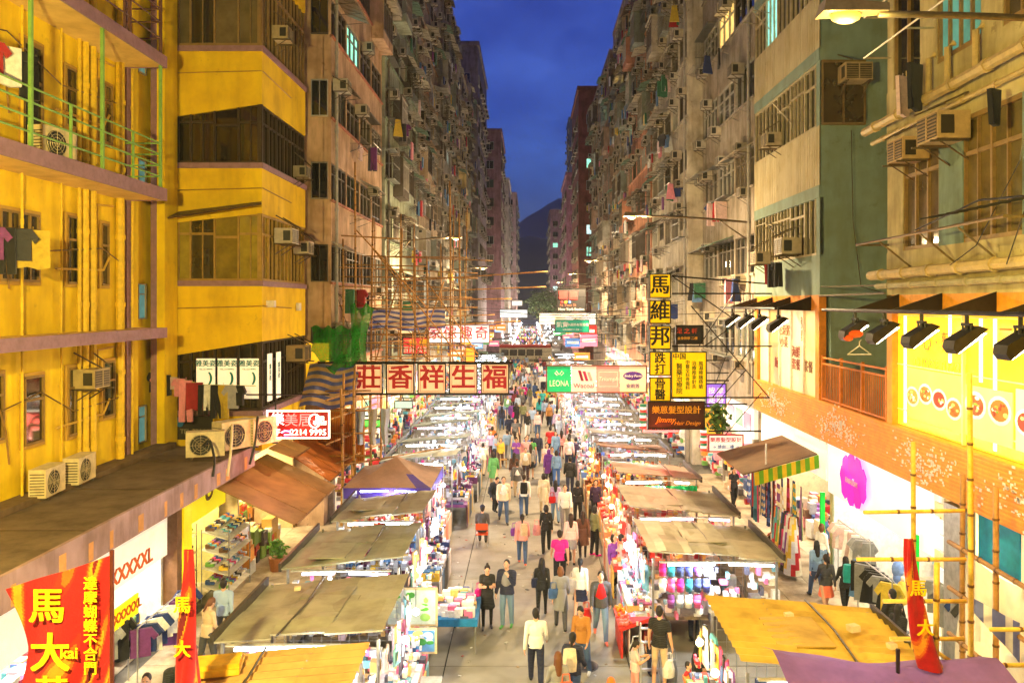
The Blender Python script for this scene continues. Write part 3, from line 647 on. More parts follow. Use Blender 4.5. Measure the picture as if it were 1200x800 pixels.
# washing lines on the left
def line_of(pts, label, name='washing_line'):
    m = MB(srgb(180, 190, 90)); m.tube(pts, .012, 4); return m.build(name, PLASTIC, label=label, cat='washing line')
wl_a, wl_b = px(176, 435, 24.2), px(300, 452, 24.2)
line_of([wl_a, (wl_a+wl_b)/2 - Vector((0, 0, .18)), wl_b], 'green washing line strung in front of the salon posters')
for k, (x, ci, kd, sc) in enumerate([(181, 0, 0, .9), (187, 10, 0, .95), (193, 0, 2, .75), (203, 5, 0, .55), (210, 10, 0, .8), (218, 10, 1, 1.3), (228, 2, 2, 1.0), (238, 0, 1, .95), (244, 1, 1, .8), (253, 0, 1, 1.05), (262, 7, 1, 1.05), (272, 11, 0, 1.05), (280, 0, 0, .9)]):
    t = (x-176)/124; p = wl_a.lerp(wl_b, t); z = p.z - .36*min(t, 1-t)
    put('hanging_garment', SHIRT[kd], None, (p.x, p.y, z), R.uniform(-.3, .3), (sc*.8, 1, sc), jit(CLOTHCOL[ci], .15), label='%s %s, %s from the left on the green washing line' % (COLNAME[ci], KINDNAME[kd], ORD[k] if k else 'first'), cat='garment', group='laundry on the green washing line')
def rack_line(a, b, items, where, sc=1.0):
    m = MB(srgb(90, 70, 50)); m.tube([a, b], .02, 5); m.build('drying_pole', METAL, label='drying pole %s' % where, cat='pole')
    for k, (ci, kd) in enumerate(items):
        p = Vector(a).lerp(Vector(b), (k+.5)/len(items))
        put('hanging_garment', SHIRT[kd], None, p, R.uniform(.3, .9), (sc, sc, sc), jit(CLOTHCOL[ci], .15), label='%s %s, %s from the left on the pole %s' % (COLNAME[ci], KINDNAME[kd], ORD[k] if k else 'first', where), cat='garment', group='laundry on poles')
rack_line((-10.6, 15.0, 13.6), (-10.3, 16.9, 13.6), [(1, 0), (0, 2), (2, 0), (1, 2), (0, 0), (0, 1)], 'behind the green railing', .95)
rack_line((-10.7, 15.1, zA(268, 16)), (-9.9, 16.4, zA(268, 16)), [(5, 0), (4, 0), (9, 0), (0, 1), (6, 0), (7, 2)], 'under the lowest mauve slab edge', .95)
rack_line((-10.5, 18.6, 17.6), (-10.1, 20.6, 17.6), [(11, 0), (6, 1), (0, 0)], 'on the top left balcony', 1.1)

# ================================================================== near right: teal block and the olive block with the restaurant
XR = 9.0
def zR(y, x): return H-(y-CY)*ydep(x, XR)/F
TEAL = srgb(134, 158, 146); CLAD = srgb(196, 186, 150)
bD = thing('teal_block', 'teal painted block with ribbed cream cladding under its window bands', 'building', (12, 28.5, 0))
m = MB(TEAL); m.box(9.3, 18, 25.12, 32.3, 5.2, 30); m.box(9.0, 9.3, 25.1, 25.4, 8.7, 30); m.build('wall', CLEANWALL, bD)
for (zt, zb, ribs) in ((10.0, 8.75, False), (14.0, 12.15, True), (18.1, 16.4, True), (22.2, 20.4, True), (26.5, 24.5, True), (30, 28.5, True)):
    m = MB(CLAD if ribs else TEAL); y = 25.1
    if ribs:
        m.box(9.03, 9.3, 25.41, 32.3, zb+.01, zt-.01)
        while y < 32.25: m.box(8.985, 9.028, y, y+.17, zb, zt, jit(CLAD, .06)); y += .22
        m.build('cladding', CLEANWALL, bD)
        e = MB(TEAL); e.box(8.97, 9.3, 25.088, 32.3, zb-.38, zb); e.build('lintel_band', CLEANWALL, bD)
    else: m.box(9.0, 9.3, 25.41, 32.3, zb, zt); m.build('lintel_band', CLEANWALL, bD)
for (zt, zb) in ((12.0, 10.0), (16.0, 14.0), (20.0, 18.1), (24.1, 22.2), (28.1, 26.5)):
    ny = 5; w = (32.3-25.1)/ny
    for k in range(ny):
        o = put('window', WINS[R.choice([2, 3, 5])], bD, (9.08, 25.1+(k+.5)*w, (zt+zb)/2), -PI/2, (w, 1.4, zt-zb), jit(srgb(190, 176, 140), .1)); lit = (zb == 18.1 and k == 3); sub('pane', PANE_LIT if lit else PANE, o, srgb(140, 225, 215) if lit else jit(pick(srgb(30, 28, 24), srgb(60, 54, 42), srgb(44, 40, 34)), .2))
    if zb == 14.0: sx = put('window', WINS[0], bD, (9.72, 25.08, (zt+zb)/2), 0, (1.35, 1.4, zt-zb), srgb(130, 104, 60)); sub('pane', PANE, sx, srgb(70, 52, 24))
    m = MB(TEAL); m.build if False else None
wall_ac('air conditioner on the teal end wall under the street lamp', (9.95, 25.05, 15.5), 0, 1.25, (.95, .75, .45))
for k, (y, z, s, lb) in enumerate([(29.2, 14.35, 1.1, 'air conditioner below the upper window band of the teal block'), (30.6, 10.2, 1.1, 'left air conditioner over the drying pole of the teal block'), (27.2, 10.4, 1.3, 'right air conditioner over the drying pole of the teal block')]):
    wall_ac(lb, (XR, y, z), -PI/2, s, (1, .9, .7))
rack_line((8.5, 28.8, 9.85), (8.3, 26.9, 9.85), [(2, 2), (0, 1), (0, 1), (6, 0), (0, 1)], 'at the teal block', .85)
for k, (y, z) in enumerate([(27.6, 15.2), (30.2, 19.3), (28.4, 11.2)]):
    m = MB(srgb(170, 160, 130)); m.tube([(8.95, y, z), (8.3, y, z+.1), (8.3, y+1.3, z+.1), (8.95, y+1.3, z)], .02, 5); m.tube([(8.95, y, z-.6), (8.3, y, z+.1)], .02, 5); m.build('drying_rack', METAL, bD)

XE = 9.0; OLV = srgb(200, 186, 136)
bE = thing('olive_block', 'weathered olive plaster block with pipes over the glowing restaurant window', 'building', (13, 12, 0))
m = MB(OLV); m.box(9.28, 18, 4, 20.4, 8.7, 26); m.build('wall', WALL, bE)
def stripE(z0, z1, y0=4, y1=20.4, col=OLV, name='facade_band', mat=None, d=0.0):
    m = MB(col); m.box(9.0-d, 9.29, y0, y1, z0, z1); return m.build(name, mat or WALL, bE)
stripE(8.7, 9.75); stripE(12.35, 13.75); stripE(17.4, 18.4); stripE(21.5, 26)
def colE(x0, x1, z0, z1, col=OLV): return stripE(z0, z1, min(ydep(x0, 9), ydep(x1, 9)), max(ydep(x0, 9), ydep(x1, 9)), col, 'pier')
for (a, b, c) in ((1040, 1058, OLV), (1100, 1128, TEAL), (1198, 1260, TEAL)): colE(a, b, 9.75, 12.35, c)
for (a, b, c) in ((1040, 1047, OLV), (1078, 1098, OLV), (1150, 1175, OLV)): colE(a, b, 13.75, 17.4, c)
for z0, z1 in ((18.4, 21.5),): stripE(z0, z1, 4, 20.4, OLV, d=-.05)
def winE(x0, x1, z0, z1, kind, lit=False, gcol=None):
    ya, yb = ydep(x1, 9), ydep(x0, 9)
    o = put('window', WINS[kind], bE, (9.1, (ya+yb)/2, (z0+z1)/2), -PI/2, (yb-ya, 1.5, z1-z0), srgb(150, 120, 70)); sub('pane', PANE_LIT if lit else PANE, o, gcol or jit(srgb(96, 84, 62), .2))
winE(1058, 1100, 9.75, 12.35, 2, gcol=srgb(110, 92, 66)); winE(1128, 1160, 9.75, 12.35, 1, gcol=srgb(120, 100, 50)); winE(1160, 1198, 9.75, 12.35, 1, gcol=srgb(120, 104, 60))
winE(1047, 1078, 13.75, 17.4, 1, gcol=srgb(34, 30, 26)); winE(1098, 1150, 13.75, 17.4, 3, True, srgb(70, 120, 105)); winE(1175, 1240, 13.75, 17.4, 2)
wall_ac('left of the two orange-lit boxes on the olive facade', (XE, ydep(1079, 9), 12.0), -PI/2, 1.2, (1, .7, .35))
wall_ac('right of the two orange-lit boxes on the olive facade', (XE, ydep(1124, 9), 12.15), -PI/2, 1.35, (1, .75, .4))
def pipeE(pts, r, col=srgb(196, 170, 110)):
    m = MB(col); m.tube(pts, r, 8)
    a, b = Vector(pts[0]), Vector(pts[-1]); n = int((b-a).length/1.2)
    if len(pts) == 2:
        for k in range(n): q = a.lerp(b, (k+.5)/n); m.tube([q, q+(b-a).normalized()*.09], r*1.25, 8, jit(col, .2))
    return m.build('pipe', PAINT, bE)
pipeE([(8.78, 21.2, 12.95), (8.78, 5, 13.25)], .115); pipeE([(8.85, 20.9, 12.6), (8.85, 5, 12.75)], .06)
pipeE([(8.8, 20.9, 9.2), (8.8, 5, 9.3)], .12); pipeE([(8.84, 20.6, 8.92), (8.84, 5, 8.97)], .07, srgb(170, 160, 120))
for x in (1062, 1085, 1107, 1140):
    y = ydep(x, 8.8); pipeE([(8.86, y, 13.0), (8.86, y, 13.9), (9.0, y, 14.0)], .07); 
for z in (14.6, 15.6):
    m = MB(srgb(210, 196, 160)); m.tube([(9, 20.2, z), (8.35, 20.2, z), (8.35, 15.6, z), (9, 15.6, z)], .025, 5); m.tube([(9, 18, z), (8.35, 18, z)], .025, 5); m.build('drying_rack', METAL, bE)
m = MB(srgb(150, 130, 90)); m.tube([(9, 20.3, 9.95), (8.2, 20.3, 9.95), (8.2, 14, 10.0), (9, 14, 10.0)], .03, 5)
for y in (19, 17, 15.5): m.tube([(9, y, 9.3), (8.2, y, 9.95)], .025, 5)
m.build('drying_rack', METAL, bE)
m = MB((.05, .05, .05)); pts = [(8.2, 17.2, 10.05), (8.1, 14.6, 10.35), (8.2, 12.5, 10.2)]; m.tube(pts, .02, 4)
for k in range(10): y = 16.4-k*.35; m.tube([(7.9, y, 10.2), (8.5, y, 10.28)], .012, 4)
m.build('antenna', METAL, label='old rooftop style antenna rods fixed to the olive facade', cat='antenna')
for k, (x, y, ci, s) in enumerate([(1072, 75, 0, 1.25), (1165, 105, 0, .8), (1058, 90, 5, 1.1)]):
    p = px(x, y, ydep(x, 8.5)); put('hanging_garment', SHIRT[2], None, p, .6, (.6*s, 1, s), CLOTHCOL[ci], label=['long black towel hanging high on the olive facade', 'small dark cloth hanging under the pipe of the olive facade', 'pale twisted cloth beside the long black towel'][k], cat='garment', group='cloths on the olive facade')
# wires down the olive facade
for k, pts in enumerate([[(8.75, 13.2, 15), (8.6, 14.2, 11), (8.55, 15.5, 9.6), (8.8, 17.5, 9.1)], [(8.7, 12.3, 13), (8.5, 13.6, 10.6), (8.6, 14.6, 9.2)], [(9.9, 24.9, 13.8), (9.95, 24.9, 11), (10.2, 24.9, 9.0), (10.9, 24.9, 8.8)]]):
    m = MB((.05, .04, .03)); m.tube(pts, .014, 4); m.build('cable', PLASTIC, bE if k < 2 else bD)

# teal recess between them: terrace with orange railing
m = MB(TEAL); m.box(9.3, 18, 25.0, 25.09, 5.0, 8.7); m.build('terrace_wall', CLEANWALL, bD)
m = MB(srgb(140, 130, 100)); m.tube([(8.95, 25.0, 8.72), (8.95, 20.4, 8.75)], .03, 5); m.tube([(9.0, 25.0, 9.0), (9.0, 20.4, 8.95)], .02, 5); m.build('conduit', METAL, bD)
rl = thing('terrace_railing', 'orange painted barred railing of the small terrace above the fascia', 'railing', (9.05, 22.8, 5.5))
OR = srgb(214, 122, 30)
for z in (5.55, 6.62, 6.8): m = MB(OR); m.box(9.02, 9.08, 20.45, 25.0, z, z+.05); m.build('rail', PAINT, rl)
bm_ = MB((1, 1, 1)); bm_.box(-.012, .012, -.012, .012, 0, 1.05); barme = shared(bm_, 'bar', PAINT)
y = 20.55
while y < 24.95: put('bar', barme, rl, (9.05, y, 5.58), color=jit(OR, .1)); y += .13
for y in (20.5, 22, 23.5, 24.95): m = MB(OR); m.box(9.01, 9.09, y-.03, y+.03, 5.5, 6.9); m.build('rail_post', PAINT, rl)

# the long fascia
fs = thing('sign_fascia', 'long orange ribbed fascia running over the right-hand shops', 'fascia', (9.0, 20, 4.3))
m = MB(srgb(236, 150, 44)); m.box(8.95, 9.25, 6, 32.3, 4.3, 5.5); m.build('panel', PAINT, fs)
rib = MB((1, 1, 1)); rib.box(-.012, .012, -1.0, 1.0, -.018, .018); ribme = shared(rib, 'rib', PAINT)
for z in np.arange(4.36, 5.48, .085):
    for y in np.arange(7.0, 32, 2.0): put('rib', ribme, fs, (8.944, y, z), color=jit(srgb(240, 160, 50), .05))
m = MB(srgb(240, 226, 214)); rr = random.Random(4)
for (yc, n) in ((14.5, 150), (18.3, 200), (23.5, 260), (29.5, 200)):
    for k in range(n):
        y = yc+rr.gauss(0, .8); z = 4.9+rr.gauss(0, .2)+.12*math.sin(y*3); a = rr.uniform(.012, .05); b_ = rr.uniform(.01, .03); m.box(8.922, 8.931, y-a, y+a, z-b_, z+b_)
m.build('worn_white_print', PAINT, fs, kind='stuff')
# glowing restaurant window and the orange-framed window of the teal block
rs = thing('restaurant_window', 'big glowing yellow restaurant window with food pictures', 'window', (9.1, 14, 5.5))
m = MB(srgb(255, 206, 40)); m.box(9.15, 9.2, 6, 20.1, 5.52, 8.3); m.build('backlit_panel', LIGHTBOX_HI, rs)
m = MB(srgb(226, 150, 40)); m.box(9.0, 9.2, 20.1, 20.4, 5.5, 8.7); m.box(9.0, 9.3, 6, 20.4, 8.3, 8.7); m.build('frame', PAINT, rs)
for y in np.arange(20.12, 20.4, .06): pass
for y in (17.0, 13.8, 10.6): m = MB(srgb(246, 226, 150)); m.box(9.08, 9.15, y-.03, y+.03, 5.52, 8.3); m.build('mullion', PAINT, rs)
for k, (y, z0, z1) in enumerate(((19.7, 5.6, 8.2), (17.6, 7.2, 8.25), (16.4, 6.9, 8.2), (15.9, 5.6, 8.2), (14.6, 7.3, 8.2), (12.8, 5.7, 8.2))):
    m = MB((1, 1, 1)); m.box(9.13, 9.148, y-.05, y+.05, z0, z1); m.build('reflection_strip', emat('reflection_glow', (1, .93, .7), 1.6), rs)  # glowing strips that imitate tube reflections on the glass
for k, z in enumerate((5.9, 7.0, 8.2)):
    m = MB(srgb(250, 226, 150)); m.box(9.128, 9.149, 6, 20.1, z-.012, z+.012); m.build('glazing_bar', PAINT, rs)
ts = dict(rot=(PI/2, 0, -PI/2), depth=.004)
text('匠心 · 麵食', .5, (9.14, 18.2, 7.6), rs, srgb(200, 130, 20), bold=.0, **ts)
text('CHINESE FUSION', .3, (9.14, 18.1, 7.1), rs, srgb(206, 140, 30), bold=.0, **ts)
text('二大光', .55, (9.14, 15.0, 7.8), rs, srgb(206, 140, 30), bold=.0, **ts)
text('天    工    人', .3, (9.14, 18.0, 6.7), rs, srgb(190, 120, 10), bold=.0, **ts)
text('麵   屋', .4, (9.14, 14.4, 6.9), rs, srgb(190, 110, 20), bold=.0, **ts)
def foodpic(y0, y1, z0, z1, base, seed, lb):
    r2 = random.Random(seed); t = thing('food_picture', lb, 'poster', (9.12, (y0+y1)/2, z0))
    m = MB(base); m.box(9.125, 9.145, y0, y1, z0, z1); m.build('print', GLOW_PAINT, t)
    n = max(2, int((y1-y0)/.62))
    for k in range(n):
        yc = y0+(k+.5)*(y1-y0)/n; zc = z0+(z1-z0)*r2.uniform(.36, .64); w = min(.4, (y1-y0)/n*.54); h = w*.72
        m = MB(srgb(246, 240, 226)); m.ball((9.122, yc, zc), .004, w, h, 22, 8); m.build('plate', PAINT, t)
        m = MB(r2.choice([srgb(196, 110, 30), srgb(150, 80, 30), srgb(214, 150, 60), srgb(190, 50, 24)])); m.ball((9.119, yc, zc), .004, w*.78, h*.74, 20, 8); m.build('dish', PAINT, t)
        for q in range(9):
            a = r2.uniform(0, 6.3); rr_ = r2.uniform(.1, .6); m = MB(r2.choice([srgb(250, 224, 150), srgb(120, 160, 50), srgb(230, 90, 30), srgb(240, 200, 110), srgb(160, 60, 30), srgb(250, 245, 230)])); m.ball((9.116-.0009*q, yc+w*rr_*math.cos(a), zc+h*rr_*math.sin(a)), .004, w*r2.uniform(.1, .24), h*r2.uniform(.08, .2), 10, 6); m.build('topping', PAINT, t)
foodpic(17.1, 19.6, 5.75, 6.95, srgb(226, 170, 80), 1, 'food picture with round bowls at the left of the restaurant window')
foodpic(15.3, 17.0, 5.75, 6.8, srgb(220, 180, 110), 2, 'food picture with dumplings in the middle of the restaurant window')
foodpic(13.9, 15.2, 5.75, 6.9, srgb(230, 190, 140), 3, 'food picture with a red dish on the right of the restaurant window')
ow = thing('orange_framed_window', 'wide poster-filled window in an orange frame on the teal block', 'window', (9.1, 28.6, 5.5))
m = MB(srgb(226, 140, 40)); m.box(8.98, 9.2, 25.1, 25.45, 5.5, 8.75); m.box(8.98, 9.2, 25.45, 32.3, 8.25, 8.75); m.box(8.98, 9.2, 31.9, 32.3, 5.5, 8.25); m.build('frame', PAINT, ow)
for k in range(5):
    y0 = 25.45+k*1.29; m = MB(pick(srgb(214, 180, 120), srgb(190, 150, 90), srgb(220, 200, 150))); m.box(9.1, 9.13, y0, y0+1.27, 5.5, 8.25); m.build('pane', GLOW_PAINT, ow)
    m = MB(srgb(236, 226, 206)); m.box(9.03, 9.12, y0-.03, y0+.03, 5.5, 8.25); m.build('mullion', PAINT, ow)
for k, (y, z, s, c) in enumerate([(26.9, 7.6, '粥\n麵', srgb(170, 110, 30)), (27.6, 6.6, '海鮮\n套餐', srgb(160, 70, 40)), (28.9, 7.3, '生滾粥\n小菜', srgb(150, 90, 30)), (29.8, 6.3, '飯', srgb(160, 60, 30)), (26.4, 6.4, '茶餐', srgb(130, 80, 40))]):
    text(s, .42, (9.09, y, z), ow, c, **ts)

# ================================================================== street lamps on long arms from the right-hand facades; the left-hand ones are added
def street_lamp(lb, X, Y, Z, wallx, sd, energy, up=.3):
    t = thing('street_lamp', lb, 'street lamp', (X, Y, Z), 'sodium street lamps')
    m = MB(srgb(110, 96, 76)); n = 10; m.tube([(wallx+(X-sd*.0-wallx)*k/n, Y, Z+.25*math.sin(PI*.5*k/n)-.22) for k in range(n+1)], .045, 8)
    m.tube([(wallx, Y, Z-1.0), (wallx+(X-wallx)*.3, Y, Z-.1)], .03, 6); m.build('arm', METAL, t, smooth=True)
    m = MB(srgb(150, 134, 110)); u = -sd
    m.add([(X-u*.1, Y-.1, Z+.05), (X-u*.1, Y+.1, Z+.05), (X+u*.75, Y+.17, Z+.02), (X+u*.75, Y-.17, Z+.02), (X-u*.1, Y-.08, Z+.15), (X-u*.1, Y+.08, Z+.15), (X+u*.7, Y+.12, Z+.2), (X+u*.7, Y-.12, Z+.2)], [(0,1,2,3),(7,6,5,4),(0,4,5,1),(1,5,6,2),(2,6,7,3),(3,7,4,0)])
    m.build('head', METAL, t)
    m = MB((1, 1, 1)); m.ball((X+u*.42, Y, Z+.01), .2, .12, .1, 12, 6); m.build('lens', SODIUM, t, smooth=True)
    cl = (1.0, 0.77, 0.22) if Y < 20 else (1.0, 0.71, 0.37); lamp('sodium_light', 'SPOT', (X+u*.42, Y, Z-.2), energy, cl, t, size=.22, spot=rad(168), blend=.45); lamp('sodium_spill', 'POINT', (X+u*.42, Y, Z-.22), energy*up, cl, t, size=.22)
street_lamp('sodium street lamp on a long arm above the right pavement, nearest', 4.4, 10.2, 12.1, 9.0, 1, 1500, .1)
street_lamp('sodium street lamp over the hanging signs on the right, second nearest', 4.6, 33, 12.0, 9.0, 1, 4000)
street_lamp('third sodium street lamp along the right row', 4.7, 58, 11.5, 8.2, 1, 3600)
street_lamp('fourth sodium street lamp along the right row', 4.7, 84, 11.5, 8.1, 1, 3600)
street_lamp('farthest sodium street lamp beyond the crossing', 4.7, 118, 11.5, 8.0, 1, 3600)
street_lamp('added sodium street lamp on the left beside the camera bridge, outside the view', -5.4, 4.2, 10.2, -9.9, -1, 1500, 4.2)  # unseen lamp, added to brighten the yellow walls
street_lamp('added sodium street lamp on the left row over the bamboo', -4.4, 44, 12.0, -7.3, -1, 3000)  # added to the left row for its light
street_lamp('added sodium street lamp midway along the left row', -4.4, 70, 11.5, -7.2, -1, 3600)  # second lamp added to light the left row

# flood lamps on brackets
def flood(lb, x, y, z, sd, target_dx=.5, energy=120, col=(1, .85, .5), lit=True, lens=True):
    """black trough floodlight hung from a bar, tilted towards the wall on side sd"""
    t = thing('floodlight', lb, 'floodlight', (x, y, z), 'black sign floodlights')
    m = MB((.02, .018, .015)); m.tube([(x, y, z+.55), (x, y, z+.1)], .035, 6); m.tube([(x, y-.14, z+.3), (x, y-.14, z+.02)], .02, 5); m.tube([(x, y+.14, z+.3), (x, y+.14, z+.02)], .02, 5); m.box(x-.03, x+.03, y-.15, y+.15, z+.28, z+.33); m.build('yoke', METAL, t)
    a = Vector((sd*.5, 0, .36)).normalized(); u = Vector((0, 1, 0)); n = a.cross(u)
    if n.z > 0: n = -n
    m = MB((.025, .022, .018)); c = Vector((x, y, z))
    pr = [(-.34, -.02), (-.34, .1), (-.24, .2), (.26, .16), (.36, .02)]
    vs = [c + a*p + (-n)*q + u*s*.19 for s in (-1, 1) for p, q in pr]; k = len(pr)
    m.add(vs, [tuple(range(k)), tuple(range(k, 2*k))[::-1]] + [(i, i+k, (i+1) % k+k, (i+1) % k) for i in range(k)]); m.build('housing', METAL, t)
    if lens: m = MB((1, 1, 1)); m.obox(c+n*.03, a*.3, u*.16, n*.006); m.build('lens', FLOODL, t)
    if lit: lamp('flood_light', 'SPOT', c+n*.08, energy, col, t, size=.1, spot=rad(78), blend=.7, rot=(0, math.atan2(sd*.8, .6)*-1, 0) if sd > 0 else (0, math.atan2(.8, .6), 0))
    return t
for (y0, y1, nm) in ((7, 21.3, 'restaurant window'), (25.4, 32.6, 'orange-framed window')):
    bar = thing('lamp_bar', 'dark bracketed lamp bar in front of the %s' % nm, 'lamp bar', (7.7, (y0+y1)/2, 8.3))
    m = MB((.025, .02, .016)); m.tube([(7.72, y0, 8.32), (7.72, y1, 8.32)], .045, 6); m.build('bar', METAL, bar)
    y = y0+.4
    while y < y1:
        m = MB((.03, .025, .02)); m.add([(9.0, y, 8.72), (9.0, y, 8.25), (7.75, y, 8.3), (9.0, y+.05, 8.72), (9.0, y+.05, 8.25), (7.75, y+.05, 8.3)], [(0,1,2),(5,4,3),(0,3,4,1),(1,4,5,2),(2,5,3,0)]); m.build('bracket', METAL, bar); y += 2.05
fl_names = ['nearest the right edge', 'second from the right edge', 'third from the right edge', 'fourth from the right edge, beside the coat hanger', 'with the coat hanger and orange cloth']
for k, x in enumerate((1196, 1133, 1080, 1036, 1002)):
    flood('restaurant floodlight '+fl_names[k], 7.72, ydep(x, 7.72), 7.82, 1, energy=170)
for k, x in enumerate((912, 890, 874, 858)): flood('floodlight of the upper bar by the orange-framed window, %s from the right' % ORD[k].replace('nearest', 'first'), 7.72, ydep(x, 7.72), 7.8, 1, energy=60)
m = MB(srgb(220, 214, 200)); p = Vector((7.72, ydep(1005, 7.72)-.1, 7.5)); m.tube([p, p+Vector((-.28, 0, -.2)), p+Vector((.28, 0, -.2)), p], .012, 5); m.tube([p, p+Vector((0, 0, .1)), p+Vector((.05, 0, .14))], .01, 5)
m.build('coat_hanger', PLASTIC, label='white wire coat hanger hooked on the end floodlight', cat='coat hanger')
m = MB(srgb(235, 90, 20)); m.ball((7.66, ydep(1004, 7.72)-.05, 7.78), .2, .12, .1, 8, 5); m.ball((7.5, ydep(1004, 7.72)-.05, 7.68), .12, .1, .08, 8, 5); m.build('orange_cloth', CLOTH, label='orange cloth knotted round the end floodlight', cat='cloth')
# ================================================================== shops behind the pavements
WHT = srgb(244, 240, 232)
def shop_room(name, label, sd, xf, xb, y0, y1, zc, wallcol, lcol, energy, floorcol=srgb(200, 186, 160)):
    t = thing(name, label, 'shop', ((xf+xb)/2, (y0+y1)/2, 0.12))
    a, b = sorted((xf, xb))
    m = MB(floorcol); m.box(a, b, y0, y1, .125, .145); m.build('floor', PAINT, t)
    m = MB(wallcol); m.box(xb, xb+sd*.15, y0, y1, .12, zc); m.build('back_wall', PAINT, t)
    for y in (y0, y1-.12): m = MB(jit(wallcol, .05)); m.box(a+.02, b, y, y+.12, .12, zc-.01); m.build('side_wall', PAINT, t)
    m = MB(WHT); m.box(a+.05, b, y0+.13, y1-.13, zc-.12, zc-.02); m.build('ceiling', PAINT, t)
    n = max(1, int((y1-y0)/2.2))
    for k in range(n):
        y = y0+(k+.5)*(y1-y0)/n; xm = xf+(xb-xf)*.45
        c = MB((1, 1, 1)); c.box(xm-.6, xm+.6, y-.08, y+.08, zc-.16, zc-.125); c.build('ceiling_tube', emat('tube_%s' % name, lcol, 8), t)
        lamp('shop_light', 'AREA', (xm, y, zc-.2), energy, lcol, t, size=1.4, sy=.6)
    return t
WARMW, COOLW, YELW = (1, .9, .72), (.9, .95, 1.0), (1, .82, .45)
sL1 = shop_room('clothes_shop', 'brightly lit clothes shop under the near end of the left canopy', -1, -9.3, -13.2, 8, 20.6, 3.85, WHT, WARMW, 140)
sL2 = shop_room('shoe_shop', 'shoe shop with tiered shelves under the left canopy', -1, -9.3, -12.8, 21.2, 24.4, 3.85, srgb(240, 226, 150), YELW, 170)
sL3 = shop_room('corner_shop', 'warm-lit corner shop behind the brown awnings', -1, -8.8, -12.4, 24.5, 30.3, 3.75, srgb(236, 206, 150), YELW, 150)
sR1 = shop_room('scarf_shop', 'scarf shop under the green and yellow striped valance', 1, 9.3, 12.8, 25.0, 32.2, 4.25, srgb(240, 214, 170), WARMW, 90)
sR2 = shop_room('fashion_shop', 'white fashion shop below the magenta flower sign', 1, 9.3, 13, 18.2, 24.9, 4.25, WHT, WARMW, 75)
sR3 = shop_room('scaffolded_shop', 'shop behind the bamboo at the right edge', 1, 9.3, 13, 9, 18.1, 4.25, srgb(236, 220, 190), YELW, 150)
m = MB(srgb(150, 110, 84)); m.box(-9.5, -8.95, 20.62, 21.18, .12, 3.85); m.build('pillar', CONC, sL1)
m = MB(srgb(250, 214, 20)); m.box(-8.95, -8.9, 20.9, 21.4, .12, 3.85); m.build('yellow_panel', GLOW_PAINT, sL2)
def header(t, sd, x, y0, y1, z0, z1, col, mat=GLOW_PAINT): m = MB(col); m.box(x, x+sd*.12, y0, y1, z0, z1); return m.build('header_board', mat, t)
header(sL1, -1, -9.15, 10, 20.5, 2.15, 3.8, srgb(250, 238, 214), GLOW_PAINT)
text('專營 L-XXXXXL', .5, (-9.14, 17.9, 2.42), sL1, srgb(240, 110, 20), rot=(PI/2, 0, PI/2), depth=.01, spacing=1.0)
pl = thing('size_placard', 'small yellow placard reading L-XXXXXL over the clothes rails', 'sign', (-8.9, 17.7, 1.6))
m = MB(srgb(250, 226, 10)); m.obox((-8.7, 17.4, 1.85), (.02, 0, 0), (0, .62, 0), (0, 0, .22)); m.build('board', GLOW_PAINT, pl)
text('L-XXXXXL', .3, (-8.672, 17.4, 1.85), pl, srgb(200, 90, 10), rot=(PI/2, 0, PI/2))
header(sL2, -1, -9.1, 21.45, 24.3, 2.55, 3.8, srgb(250, 226, 20), GLOW_PAINT)
text('U', .9, (-9.09, 23.0, 3.2), sL2, srgb(150, 120, 20), rot=(PI/2, 0, PI/2), shear=.3)
header(sR2, 1, 9.15, 18.3, 24.8, 2.75, 4.25, srgb(236, 236, 240), GLOW_PAINT)
header(sR1, 1, 9.2, 25.1, 32.1, 3.0, 4.25, srgb(250, 240, 220), GLOW_PAINT)
header(sR3, 1, 9.2, 15.2, 16.6, 3.2, 4.25, srgb(20, 150, 190), PAINT); header(sR3, 1, 9.2, 14.0, 15.15, 3.0, 4.25, srgb(250, 226, 170), GLOW_PAINT)
header(sR3, 1, 9.2, 9, 13.9, 2.7, 4.25, srgb(236, 200, 160), PAINT)
m = MB(srgb(190, 190, 186)); m.box(9.0, 9.2, 16.7, 17.6, .12, 4.2); m.build('shutter', METAL, sR3)
for k in range(5):
    m = MB(pick(srgb(240, 200, 150), srgb(210, 220, 230))); m.box(9.15, 9.19, 17.7, 18.3, 2.3+k*.36, 2.6+k*.36); m.build('notice', GLOW_PAINT, sR3)
# magenta flower sign
fl = thing('flower_sign', 'magenta flower-shaped lit sign on the white shop header', 'sign', (9.0, 22.6, 3.0))
MAG = srgb(214, 20, 196); r4 = random.Random(3)
for k in range(9):
    a = k*2*PI/9; c = Vector((9.03-.004*k, 22.6+.55*math.cos(a), 3.55+.42*math.sin(a)))
    m = MB(jit(MAG, .12)); d = Vector((0, math.cos(a), math.sin(a)*.8)); e = Vector((0, -d.z, d.y)); m.add([c-d*.45, c-d*.1+e*.3, c+d*.3+e*.26, c+d*.42, c+d*.3-e*.26, c-d*.1-e*.3]+[q+Vector((.02, 0, 0)) for q in (c-d*.45, c-d*.1+e*.3, c+d*.3+e*.26, c+d*.42, c+d*.3-e*.26, c-d*.1-e*.3)], [(0,1,2,3,4,5), (11,10,9,8,7,6)]+[(i, (i+1) % 6, 6+(i+1) % 6, 6+i) for i in range(6)])
    m.build('petal', GLOW_PAINT, fl)
text('FASHION', .2, (8.98, 22.6, 3.5), fl, srgb(250, 200, 230), rot=(PI/2, 0, -PI/2))
